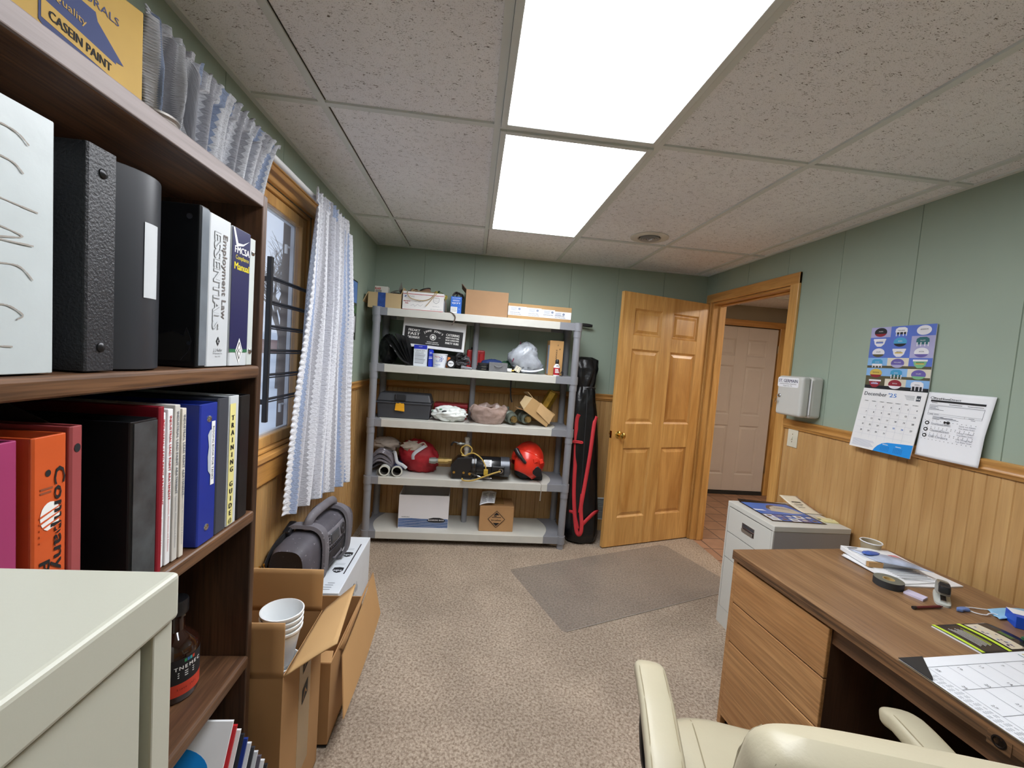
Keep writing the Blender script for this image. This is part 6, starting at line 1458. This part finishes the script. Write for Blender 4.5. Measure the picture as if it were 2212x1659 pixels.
MB().cyl((-.245,yc,z+.122),(-.262,yc,z+.121),.019,n=16).cyl((-.262,yc,z+.121),(-.300,yc,z+.120),.025,n=8).cyl((-.300,yc,z+.120),(-.312,yc,z+.120),.021,n=16).build('inlet_fitting',GAL,t,smooth=True)
MB().cyl((-.035,yc,z+.165),(-.035,yc,z+.235),.016,n=16).cyl((-.035,yc,z+.215),(-.035,yc,z+.270),.021,n=16).cyl((-.035,yc,z+.27),(-.035,yc,z+.315),.016,n=16).cyl((-.035,yc,z+.296),(-.035,yc,z+.310),.021,n=6).build('riser_pipe',pm('pvc_grey','a7a49c',.5),t,smooth=True)
MB().cyl((-.035,yc,z+.262),(-.11,yc,z+.262),.010,n=12).cyl((-.075,yc,z+.262),(-.09,yc,z+.262),.016,n=8).build('side_valve',GAL,t,smooth=True)
MB().tube([(-.10,yc-.004,z+.268),(-.135,yc-.004,z+.272),(-.150,yc-.004,z+.255),(-.150,yc-.004,z+.245)],.007,8,smooth=3).build('valve_lever',BLACKP,t,smooth=True)
b=MB(); b.rect(.105,z+.150,.155,z+.170,(0,yc-.062,0),*BACK,mi=0); 
PLB=MB().grid(lambda u,v:(.102+.06*u,yc-.0770*math.cos(R(12+40*v)),zc+.0770*math.sin(R(12+40*v))),2,8)
PLB.build('rating_plate',PAPER,t,smooth=True)
b=MB()
for k in range(5):
    a_=R(18+7*k); b.add([(.108,yc-.0776*math.cos(a_),zc+.0776*math.sin(a_)),(.150-.006*(k%2),yc-.0776*math.cos(a_),zc+.0776*math.sin(a_)),(.150-.006*(k%2),yc-.0776*math.cos(a_+.04),zc+.0776*math.sin(a_+.04)),(.108,yc-.0776*math.cos(a_+.04),zc+.0776*math.sin(a_+.04))],[(0,1,2,3)],0)
b.build('plate_print',INKG,t)
YC=pm('yellow_cord','b99b4c',.5)
t=thing('extension_cord','yellow extension cord looped over the black pump','cord',(.07,1.56,z+.1))
b=MB().tube([(-.045,yc-.03,z+.175),(-.075,yc-.03,z+.205),(-.070,yc-.03,z+.24),(-.03,yc-.03,z+.26),(.005,yc-.03,z+.235),(.0,yc-.03,z+.20),(-.04,yc-.035,z+.18),(-.07,yc-.035,z+.182)],.005,8,smooth=6)
b.tube([(-.03,yc-.04,z+.19),(.02,yc-.05,z+.205),(.08,yc-.075,z+.175),(.115,yc-.09,z+.12),(.118,yc-.092,z+.09)],.005,8,smooth=6).tube([(.23,yc-.115,z+.093),(.18,yc-.12,z+.078),(.10,yc-.12,z+.045),(.02,yc-.115,z+.012),(-.04,yc-.105,z+.008),(-.055,yc-.09,z+.018)],.006,8,smooth=6)
b.build('cord',YC,t,smooth=True); MB().bx(.104,.136,yc-.108,yc-.088,z+.055,z+.098).build('plug',pm('plug_yellow','c2a23c',.4),t,bevel=.004)
MB().tube([(0,yc-.075,z+.062),(.06,yc-.112,z+.05),(.12,yc-.112,z+.036),(.165,yc-.112,z+.036)],.0025,6,smooth=4).build('wire',CHROME,t,smooth=True)
# hard hat / helmet
t=thing('helmet','bright red helmet with a black side clamp at the right of the fourth shelf','helmet',(.44,1.66,z))
RH=pm('helmet_red','dc3322',.3,var=.04,coat=.2)
hc_=Vector((.450,1.675,z+.142)); HM=Euler((R(-18),R(28),R(10))).to_matrix()
def hel(u,v):
    th=2*math.pi*u; ph=math.pi*.62*v
    d=Vector((math.cos(th)*math.sin(ph),math.sin(th)*math.sin(ph),math.cos(ph)))
    r_=Vector((d.x*.128,d.y*.118,d.z*.150))
    k=1+.03*max(0,math.cos(3*th))*math.sin(ph)+ (.04 if abs(math.sin(th))<.22 and v<.9 else 0)
    return hc_+HM@(r_*k)
MB().grid(hel,52,26,flip=True).build('shell',RH,t,smooth=True,solid=.004,ang=25)
def hel2(u,v):
    th=R(205+130*u); ph=math.pi*(.42+.36*v); d=Vector((math.cos(th)*math.sin(ph),math.sin(th)*math.sin(ph),math.cos(ph)))
    return hc_+HM@Vector((d.x*.138,d.y*.130,d.z*.158))
MB().grid(hel2,24,14,flip=True).build('face_guard',RH,t,smooth=True,solid=.005,ang=25)
MB().prism([(0,0),(.045,.03),(.075,.01),(.085,-.035),(.04,-.055),(.008,-.035)],hc_+Vector((.025,-.128,-.03)),Vector((1,.1,-.2)),Vector((0,.1,1)),-.02).build('vent_insert',BLACKP,t,bevel=.004)
for k,(dx,dz) in enumerate(((-.01,.055),(.035,.050))): MB().prism([(0,0),(.028,.018),(.040,-.012),(.012,-.028)],hc_+Vector((.035+dx,-.120,dz-.01)),Vector((1,.15,-.3)),Vector((.1,.25,1)),.012).build('raised_vent',RH,t,bevel=.003)
MB().tube([hc_+Vector((-.105,-.085,.105)),hc_+Vector((-.085,-.115,.075)),hc_+Vector((-.05,-.135,.035)),hc_+Vector((-.030,-.140,.015))],[.020,.018,.013,.010],12,smooth=3).build('lamp_clamp',BLACKP,t,smooth=True)
MB().bx(.505,.575,1.62,1.70,z,z+.05).build('rear_pad',BLACKP,t,bevel=.012)
MB().blob((.435,1.665,z+.07),(.085,.080,.068),20,12,.04).build('liner',pm('helmet_liner','202022',.7),t,smooth=True)
t=thing('zip_tie','thin pale cable tie hanging over the front of the fourth shelf','cable tie',(.55,1.53,z-.1))
MB().tube([(.530,1.60,z+.004),(.545,1.555,z+.004),(.553,1.532,z-.006),(.550,1.530,z-.035),(.556,1.531,z-.05)],.0022,6,smooth=4).tube([(.553,1.531,z-.05),(.551,1.531,z-.13)],.0035,6).build('tie',pm('tie_grey','9a958c',.5),t,smooth=True)
# ---- tier 5
z=TZ[4]+.0005
t=thing('storage_box','open white file storage box with blue wave band on the bottom shelf','box',(-.33,1.72,z))
FB=pm('file_box_white','e0dfe2',.6,var=.02)
o0=Vector((-.518,1.600,z)); Xf=Vector((1,.025,0)).normalized(); Yf=Vector((-.025,1,0)).normalized()
def fbx(b,x0,x1,y0,y1,z0,z1,mi=0): 
    return b.add([o0+Xf*p[0]+Yf*p[1]+Z3*p[2] for p in ((x0,y0,z0),(x1,y0,z0),(x1,y1,z0),(x0,y1,z0),(x0,y0,z1),(x1,y0,z1),(x1,y1,z1),(x0,y1,z1))],[(0,3,2,1),(4,5,6,7),(0,1,5,4),(1,2,6,5),(2,3,7,6),(3,0,4,7)],mi)
b=MB(); fbx(b,0,.378,0,.005,0,.262); fbx(b,0,.378,.285,.290,0,.262); fbx(b,0,.005,.005,.285,0,.262); fbx(b,.373,.378,.005,.285,0,.262); fbx(b,.005,.373,.005,.285,0,.005); b.build('carton_body',FB,t)
b=MB(); b.rect(.002,.010,.376,.078,o0,Xf,Z3,mi=0); rnd=random.Random(2)
for k in range(16):
    zz=.012+.004*k; pts=[(.004+.037*i,zz+.0022*math.sin(i*1.3+k*2)) for i in range(11)]; b.stroke(pts,.0010,o0,Xf,Z3,mi=1 if k%2 else 3,off=.0012)
b.poly([(.004,.078),(.10,.082),(.2,.077),(.3,.083),(.376,.079),(.376,.07),(.004,.07)],o0,Xf,Z3,mi=0,off=.0008)
b.poly([(.215,.066),(.232,.082),(.265,.090),(.31,.090),(.342,.082),(.358,.066),(.342,.055),(.31,.052),(.265,.052),(.232,.055)],o0,Xf,Z3,mi=2,off=.0016)
b.text('BANKERS BOX',o0+Xf*.287+Z3*.071,Xf,Z3,.014,3,fit=.12,bold=.0006,off=.0022).text('SMOOVFILE' if False else 'ENVIROFILE',o0+Xf*.055+Z3*.092,Xf,Z3,.009,2,fit=.058,bold=.0003)
b.build('print',[pm('file_box_blue','4a699c',.6),pm('file_box_blue_dark','35507e',.6),INK,FB],t)
t=thing('brush_carton','small brown carton with black diamond mark and paper on top, bottom shelf','carton',(.235,1.70,z))
BK=pm('brush_carton','b1875a',.75,var=.07,vs=8)
MB().prism([(.100,1.600),(.366,1.604),(.364,1.80),(.105,1.80)],(0,0,z),X3,Y3,.200).build('carton_body',BK,t,bevel=.003)
b=MB(); of=Vector((0,1.599,z)); 
def dm(r_,mi,off): b.poly([(.232,.100+r_),(.232+r_,.100),(.232,.100-r_),(.232-r_,.100)],of,*BACK,mi=mi,off=off)
dm(.068,0,.0025);dm(.062,1,.0030)
b.poly([(.232,.155),(.255,.132),(.209,.132)],of,*BACK,mi=0,off=.0036).poly([(.232,.045),(.258,.071),(.206,.071)],of,*BACK,mi=0,off=.0036).rect(.196,.112,.268,.117,of,*BACK,mi=0,off=.0036)
b.text('brushes',(.232,1.599,z+.093),*BACK,.018,0,fit=.075,off=.0040,bold=.0004).disc(.222,.125,.014,.004,of,*BACK,mi=0,off=.0036)
b.build('print',[INK,BK],t)
MB().bx(.190,.290,1.640,1.80,z+.2005,z+.204).build('tape',pm('parcel_tape','a58052',.25),t)
t=thing('folded_papers','folded white printed papers lying on the brown brush carton','papers',(.15,1.68,z+.2))
def fp(u,v): return Vector((.094+.115*u+.02*v,1.598+.13*v,z+.206+.065*v*1.0+.018*u*(1-v)+.010*math.sin(3*u)))
MB().grid(fp,8,8).build('sheet',PAPER,t,smooth=True,solid=.002,ang=180)
b=MB()
for k in range(7):
    for (ua,ub) in ((.1,.45),(.55,.9)):
        v=.12+.11*k; b.add([fp(ua,v)+Z3*.002-Y3*.001,fp(ub-.05*(k%3),v)+Z3*.002-Y3*.001,fp(ub-.05*(k%3),v+.04)+Z3*.002-Y3*.001,fp(ua,v+.04)+Z3*.002-Y3*.001],[(0,1,2,3)])
b.build('print',INKG,t)
# ================================================================ BLACK TALL BAG beside the shelf
t=thing('tall_bag','tall black vinyl bag with red straps standing between shelving and pine door','bag',(.92,1.72,0))
BV2=pm('bag_vinyl_black','0f1013',.3,var=.12,vs=8,bs=14,bst=.55,bd=.01)
def tbag(u,v):
    a=2*math.pi*u; P_=[(0,.0,.07),(.02,.125,.085),(.08,.137,.105),(.3,.137,.105),(.75,.122,.10),(1.05,.108,.090),(1.22,.088,.080),(1.27,.070,.065),(1.33,.088,.070),(1.42,.108,.070),(1.49,.098,.045),(1.51,.05,.02)]
    q=v*(len(P_)-1); k=int(min(len(P_)-2,q)); f=q-k; f=f*f*(3-2*f)*.4+f*.6
    z_=P_[k][0]+(P_[k+1][0]-P_[k][0])*f; rx=P_[k][1]+(P_[k+1][1]-P_[k][1])*f; ry=P_[k][2]+(P_[k+1][2]-P_[k][2])*f
    if v==0: rx=ry=.0
    cx=.945-.048*min(1,z_/1.1)-.022*max(0,(z_-.8)); cy=1.715+.05*min(1,z_/1.3)
    e=.8; c=math.copysign(abs(math.cos(a))**e,math.cos(a)); s_=math.copysign(abs(math.sin(a))**e,math.sin(a))
    w=1+.05*noise.noise(Vector((math.cos(a)*2,math.sin(a)*2,z_*3.2)))*2
    if z_>1.15: w+=.10*noise.noise(Vector((math.cos(a)*3,math.sin(a)*3,z_*9)))*2
    return (cx+rx*c*w,cy+ry*s_*w,max(.002,z_))
MB().grid(tbag,56,90).build('bag',BV2,t,smooth=True,ang=180)
def bfront(x,z_,off=.008):
    # front surface point for given x,z
    best=None
    P_=[(0,.0,.07),(.02,.125,.085),(.08,.137,.105),(.3,.137,.105),(.75,.122,.10),(1.05,.108,.090),(1.22,.088,.080),(1.27,.070,.065)]
    for k in range(len(P_)-1):
        if P_[k][0]<=z_<=P_[k+1][0]:
            f=(z_-P_[k][0])/(P_[k+1][0]-P_[k][0]); rx=P_[k][1]+(P_[k+1][1]-P_[k][1])*f; ry=P_[k][2]+(P_[k+1][2]-P_[k][2])*f
    cx=.945-.048*min(1,z_/1.1)-.022*max(0,(z_-.8)); cy=1.715+.05*min(1,z_/1.3)
    q=max(-1,min(1,(x-cx)/rx)); c=abs(q)**(1/.8); s_=math.sqrt(max(0,1-c*c))**.8
    return Vector((x,cy-ry*s_-off,z_))
RS=pm('red_webbing','c8323a',.7,var=.06,bs=400,bst=.3)
def ribbon(pts,w,name):
    b=MB(); P_=[Vector(p) for p in pts]; Q=[]
    for i in range(len(P_)-1):
        p0=P_[max(0,i-1)];p1=P_[i];p2=P_[i+1];p3=P_[min(len(P_)-1,i+2)]
        for k in range(6):
            q=k/6; Q.append(.5*((2*p1)+(p2-p0)*q+(2*p0-5*p1+4*p2-p3)*q*q+(3*p1-p0-3*p2+p3)*q**3))
    Q.append(P_[-1])
    def g(u,v):
        i=int(round(v*(len(Q)-1))); p=Q[i]; d=Q[min(len(Q)-1,i+1)]-Q[max(0,i-1)]; d.normalize(); s_=d.cross(Vector((0,-1,0))); s_.normalize()
        return p+s_*w*(u-.5)
    b.grid(g,2,len(Q)-1); return b.build(name,RS,t,smooth=True,solid=.004,ang=180)
ribbon([bfront(.835,1.05),bfront(.822,.98),bfront(.832,.7),bfront(.838,.45),bfront(.858,.25),bfront(.880,.12,.014),bfront(.905,.10,.018),bfront(.915,.16,.018),bfront(.900,.30,.014),bfront(.905,.42)],.030,'strap')
ribbon([bfront(.985,1.04),bfront(.965,.98),bfront(.945,.75),bfront(.925,.55),bfront(.905,.38,.012),bfront(.895,.27,.010)],.030,'strap')
ribbon([bfront(.817,.265),bfront(.850,.262),bfront(.872,.20),bfront(.890,.14,.010)],.024,'strap')
ribbon([bfront(.910,.165,.012),bfront(.965,.225),bfront(1.02,.27),bfront(1.065,.262)],.028,'strap')
MB().tube([Vector((.795,1.64,.840)),Vector((.83,1.625,.842)),Vector((.868,1.625,.838)),Vector((.868,1.625,.828)),Vector((.83,1.625,.830)),Vector((.795,1.64,.828))],.006,8,smooth=4).build('side_handle',RS,t,smooth=True)
MB().tube([bfront(.893,zz,.003) for zz in (1.25,1.1,.9,.7,.5,.3,.1)],.003,6,smooth=3).build('zipper',pm('zipper_dark','2c2d31',.4),t,smooth=True)
MB().tube([(.855,1.645,1.265),(.89,1.635,1.272),(.93,1.645,1.268),(.95,1.67,1.262)],.006,8,smooth=4).build('neck_cord',BLACKP,t,smooth=True)
# ================================================================ FLOOR STACK BY THE WINDOW
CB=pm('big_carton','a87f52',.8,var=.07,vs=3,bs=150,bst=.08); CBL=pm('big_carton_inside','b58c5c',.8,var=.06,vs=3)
t=thing('cardboard_box','tall open brown carton with white cups inside beside the bookcase end','box',(-.64,-.30,0),0,'open brown cartons on the floor')
ax0,ax1,ay0,ay1,az=-.800,-.481,-.448,-.145,.547
b=MB().bx(ax0,ax1,ay0,ay0+.004,0,az).bx(ax0,ax1,ay1-.004,ay1,0,az).bx(ax0,ax0+.004,ay0+.004,ay1-.004,0,az).bx(ax1-.004,ax1,ay0+.004,ay1-.004,0,az).bx(ax0,ax1,ay0,ay1,0,.004); b.build('carton_body',CB,t)
def flapq(q,mt=CBL,par=None,th=.0045):
    A,B_,C_,D_=[Vector(p) for p in q]
    return MB().grid(lambda u,v:A.lerp(B_,u).lerp(D_.lerp(C_,u),v)+Vector((0,0,.004*math.sin(math.pi*v)*math.sin(2*u+1))),8,8).build('flap',mt,par or t,solid=th,smooth=True,ang=180)
flapq([(ax0+.05,ay0+.002,az),(ax1,ay0+.002,az),(ax1,ay0-.0,az+.155),(ax0+.05,ay0-.0,az+.155)],CB)
flapq([(ax0,ay1-.002,az),(ax1-.005,ay1-.002,az),(ax1+.0,ay1-.012,az+.150),(ax0,ay1-.012,az+.150)])
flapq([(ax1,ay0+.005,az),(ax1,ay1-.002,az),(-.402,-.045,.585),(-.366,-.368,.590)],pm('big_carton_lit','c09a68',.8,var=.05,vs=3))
MB().bx(ax1-.0002,ax1+.0006,-.330,-.240,.12,az-.02).build('clear_tape',pm('clear_parcel_tape','c8b490',.2,alpha=.55),t)
b=MB(); ox=(ax1+.0006,0,0)
for zc_ in (.475,.375): 
    b.poly([(-.305,zc_-.030),(-.262,zc_-.018),(-.262,zc_+.030),(-.305,zc_+.018)],ox,*PX_,mi=0,off=.0006).poly([(-.298,zc_-.014),(-.284,zc_+.012),(-.270,zc_-.008),(-.270,zc_-.014),(-.284,zc_+.0),(-.298,zc_-.022)],ox,*PX_,mi=1,off=.0010)
b.build('tape_print',[INK,CB],t)
t=thing('white_cup_stack','stack of white plastic cups tilted inside the tall open carton','cup stack',(-.56,-.29,.4))
c_=Vector((-.556,-.302,.485)); d_=Vector((.03,.02,.99)).normalized()
CW=pm('cup_white','e6e9ea',.3,var=.02)
for k in range(4):
    o1=c_+d_*(.0165*k)
    MB().lathe([(.040,.0),(.056,.105),(.060,.106),(.0605,.112),(.057,.113),(.0545,.106),(.039,.004),(0,.004)],o1-d_*.0,d_,40).build('cup',CW,t,smooth=True)
t=thing('white_cup_stack','second lower stack of white plastic cups at the open carton front','cup stack',(-.53,-.36,.38))
c_=Vector((-.552,-.300,.36)); d_=Vector((.03,.0,.99)).normalized()
for k in range(3): MB().lathe([(.034,.0),(.050,.105),(.054,.106),(.0545,.112),(.051,.113),(.0485,.106),(.033,.004),(0,.004)],c_+d_*(.0075*k),d_,36).build('cup',CW,t,smooth=True)
t=thing('cardboard_box','lower brown carton behind the tall one with wide flap hanging over the carpet','box',(-.62,.1,0),0,'open brown cartons on the floor')
bx0,bx1,by0,by1,bz=-.82,-.460,-.100,.320,.322
b=MB().bx(bx0,bx1,by0,by0+.004,.012,bz).bx(bx0,bx1,by1-.004,by1,.012,bz).bx(bx0,bx0+.004,by0+.004,by1-.004,.012,bz).bx(bx1-.004,bx1,by0+.004,by1-.004,.012,bz).bx(bx0,bx1,by0,by1,.012,.016); b.build('carton_body',CB,t)
MB().bx(bx0+.004,bx1-.004,by0+.004,by1-.004,0,.0118).build('base_tape',BLACKP,t)
flapq([(bx1,by0+.09,bz-.01),(bx1,by1,bz),(-.455,.50,.340),(-.452,.02,.285)],CB,t)
def lf(u,v):
    A=Vector((-.452,.012,.270)).lerp(Vector((-.455,.500,.336)),u); B_=Vector((-.398,-.135,.145)).lerp(Vector((-.395,.425,.176)),u)
    p=A.lerp(B_,v); p.x+=.006*math.sin(math.pi*u); return p
MB().grid(lf,10,6).build('hanging_flap',CBL,t,solid=.0045)
MB().add([(bx0,by0+.002,bz),(bx1-.0,by0+.002,bz),(bx1-.01,by0+.06,bz+.002),(bx0,by0+.06,bz+.002)],[(0,1,2,3)]).build('flap',CBL,t,solid=.004)
# white shipping box
t=thing('shipping_box','long white shipping box with shield logos lying by the wall under the curtain','box',(-.70,.65,0))
ux0,ux1,uy0,uy1,uz=-.835,-.568,.333,.925,.326
UW=pm('ship_white','e3e9ef',.45,var=.03,vs=8)
MB().bx(ux0,ux1,uy0,uy1,0,uz).build('carton_body',UW,t,bevel=.004,seg=3)
b=MB(); oz=(0,0,uz)
b.rect(ux1-.032,.50,ux1-.026,.83,oz,X3,Y3,mi=0)
for yc_ in (.535,.700):
    b.poly([(ux1-.092,yc_+.026),(ux1-.066,yc_+.031),(ux1-.044,yc_+.026),(ux1-.042,yc_),(ux1-.052,yc_-.018),(ux1-.067,yc_-.026),(ux1-.082,yc_-.018),(ux1-.094,yc_)],oz,X3,Y3,mi=0)
    b.text('ups',(ux1-.067,yc_+.0,uz+.0005),X3,Y3,.028,1,fit=.038,off=.0012,bold=.0008)
    for j in range(2): b.rect(ux1-.10,yc_+.055+.014*j,ux1-.05,yc_+.057+.014*j,oz,X3,Y3,mi=2)
for j in range(4): b.rect(ux1-.10+.008*j,.36+.018*j,ux1-.05+.002*j,.364+.018*j,oz,X3,Y3,mi=2)
ox=(ux1,0,0)
b.poly([(.52,.20),(.60,.215),(.60,.225),(.54,.222),(.52,.21)],ox,*PX_,mi=0)
b.text('ORCHARD',(ux1,.50,.165),*PX_,.030,2,fit=.17,bold=.0006).text('VALLEY',(ux1,.53,.115),*PX_,.030,2,fit=.15,bold=.0006) if False else None
for k in range(9): b.stroke([(.42+.028*k,.185+.012*(k%3)),(.435+.028*k,.150+.008*(k%2)),(.440+.028*k,.180)],.004,ox,*PX_,mi=2)
for k in range(9): b.stroke([(.42+.028*k,.115+.010*(k%3)),(.433+.028*k,.085+.008*(k%2)),(.440+.028*k,.112)],.004,ox,*PX_,mi=2)
b.build('print',[pm('shield_black','25272b',.5),UW,pm('print_slate','6b6f76',.6)],t)
# boombox
t=thing('portable_stereo','dusty dark grey portable stereo with big handle, lying on the white shipping box','portable stereo',(-.73,.47,uz))
DUST=pm('dusty_plastic','56535a',.6,var=.2,vs=9,bs=160,bst=.15,speck=('8d8a90',55,.66)); DUSTD=pm('dusty_plastic_dark','2b292d',.6,var=.2,vs=9,speck=('77757a',70,.70)); DUSTL=pm('dusty_plastic_light','6f6c72',.6,var=.15,vs=12,speck=('a3a1a6',60,.68))
bc=Vector((-.750,.515,uz+.1425)); BAm=Euler((0,0,R(-5))).to_matrix()
tilt=R(12)
def bbody(u,v):
    a=2*math.pi*u; y=-.285+.57*v; k=abs(y)/.285
    rx=.092-.012*k; rz=.125-.018*k*k
    if v<.001 or v>.999: rx*=.9; rz*=.9
    e=.62; c=math.copysign(abs(math.cos(a))**e,math.cos(a)); s_=math.copysign(abs(math.sin(a))**e,math.sin(a))
    x=rx*c+.020*(1-k)*0+.012; z_=rz*s_
    return bc+BAm@Vector((x,y,z_))
MB().grid(bbody,48,20).build('body',DUST,t,smooth=True,ang=60)
for sgn in (-1,1):
    def cap(u,v,sgn=sgn):
        a=2*math.pi*u; e=.62; c=math.copysign(abs(math.cos(a))**e,math.cos(a)); s_=math.copysign(abs(math.sin(a))**e,math.sin(a)); q=[0,.78,.9][int(round(v*2))]; yy=[.281,.281,.2851][int(round(v*2))]
        return bc+BAm@Vector((.080*c*q+.012,sgn*yy,.107*s_*q))
    MB().grid(cap,40,2,flip=sgn>0).build('speaker_grille' ,DUSTD,t,smooth=True,ang=60)
def ringband(y,w,r0):
    b=MB()
    def g(u,v):
        a=2*math.pi*u; e=.62; c=math.copysign(abs(math.cos(a))**e,math.cos(a)); s_=math.copysign(abs(math.sin(a))**e,math.sin(a)); k=[1.0,1.12,1.12,1.0][int(round(v*3))]*r0; yy=[-w,-w*.8,w*.8,w][int(round(v*3))]
        return bc+BAm@Vector((.094*c*k+.012,y+yy,.124*s_*k+(.012 if s_>0 else 0)))
    return b.grid(g,48,3)
for y in (-.125,.150): ringband(y,.026,1.02).build('band',DUSTL,t,smooth=True,ang=50)
hp=[(.02,-.128,.130),(.028,-.118,.168),(.03,-.08,.184),(.03,.02,.188),(.03,.11,.184),(.028,.146,.168),(.02,.152,.130)]
MB().tube([bc+BAm@Vector(p) for p in hp],.021,14,smooth=6,flat=.8).build('handle',DUSTL,t,smooth=True)
def onf(y,z_,off=0): 
    k=abs(y)/.285; rx=.092-.012*k; rz=.125-.018*k*k; q=min(1,abs(z_)/rz); s_=q**(1/.62); c=math.sqrt(max(0,1-s_*s_))**.62
    return bc+BAm@Vector((rx*c+.012+off,y,z_))
def fpanel(name,y0,y1,z0,z1,off,mt,par=None):
    return MB().grid(lambda u,v: onf(y0+(y1-y0)*u,z0+(z1-z0)*v,off),6,6).build(name,mt,par or t,smooth=True,solid=.003)
fpanel('control_panel',-.085,.120,.010,.095,.006,DUSTL); fpanel('display',-.060,.030,.035,.080,.0095,pm('lcd_dark','46484c',.3))
b=MB(); pc_=onf(.080,.058,.009); b.lathe([(.010,.004),(.020,.006),(.026,.004),(.028,0)],pc_,BAm@Vector((1,0,.12)),28).lathe([(.0,.006),(.007,.005),(.008,0)],pc_,BAm@Vector((1,0,.12)),16).build('dial',DUSTD,t,smooth=True)
b=MB()
for k in range(10): b.ob(onf(-.07+.018*k,.020,.010),(.004,.011,.006))
for k in range(4): b.ob(onf(-.075,.040+.013*k,.010),(.004,.006,.007))
b.build('button',DUSTD,t); fpanel('cassette_door',-.075,.115,-.085,.0,.004,DUSTD)
MB().tube([onf(-.03,-.045,.008),onf(-.025,-.050,.012),onf(.06,-.050,.012),onf(.065,-.045,.008)],.004,8).build('door_lip',DUSTL,t,smooth=True)
t=thing('audio_cable','black cable with gold plugs draped over the back of the portable stereo','cable',(-.80,.25,uz+.2))
b=MB()
for k in range(5): b.tube([(-.845,.20,uz+.14+.008*k),(-.838,.27,uz+.205+.008*k),(-.820,.34,uz+.245+.006*k),(-.80,.40,uz+.268)],.0032,6,smooth=6)
b.tube([(-.845,.20,uz+.15),(-.85,.17,uz+.12),(-.85,.165,uz+.06),(-.845,.18,uz+.012)],.003,6,smooth=5); b.build('cable',WK,t,smooth=True)
for k in range(2): MB().cyl((-.845+.008*k,.19+.02*k,uz+.165),(-.848+.008*k,.185+.02*k,uz+.195),.004,n=10).build('plug',BRASS,t,smooth=True)
MB().ob((-.815,.385,uz+.272),(.035,.085,.03),(.25,0,0)).build('adapter',BLACKP,t,bevel=.008)
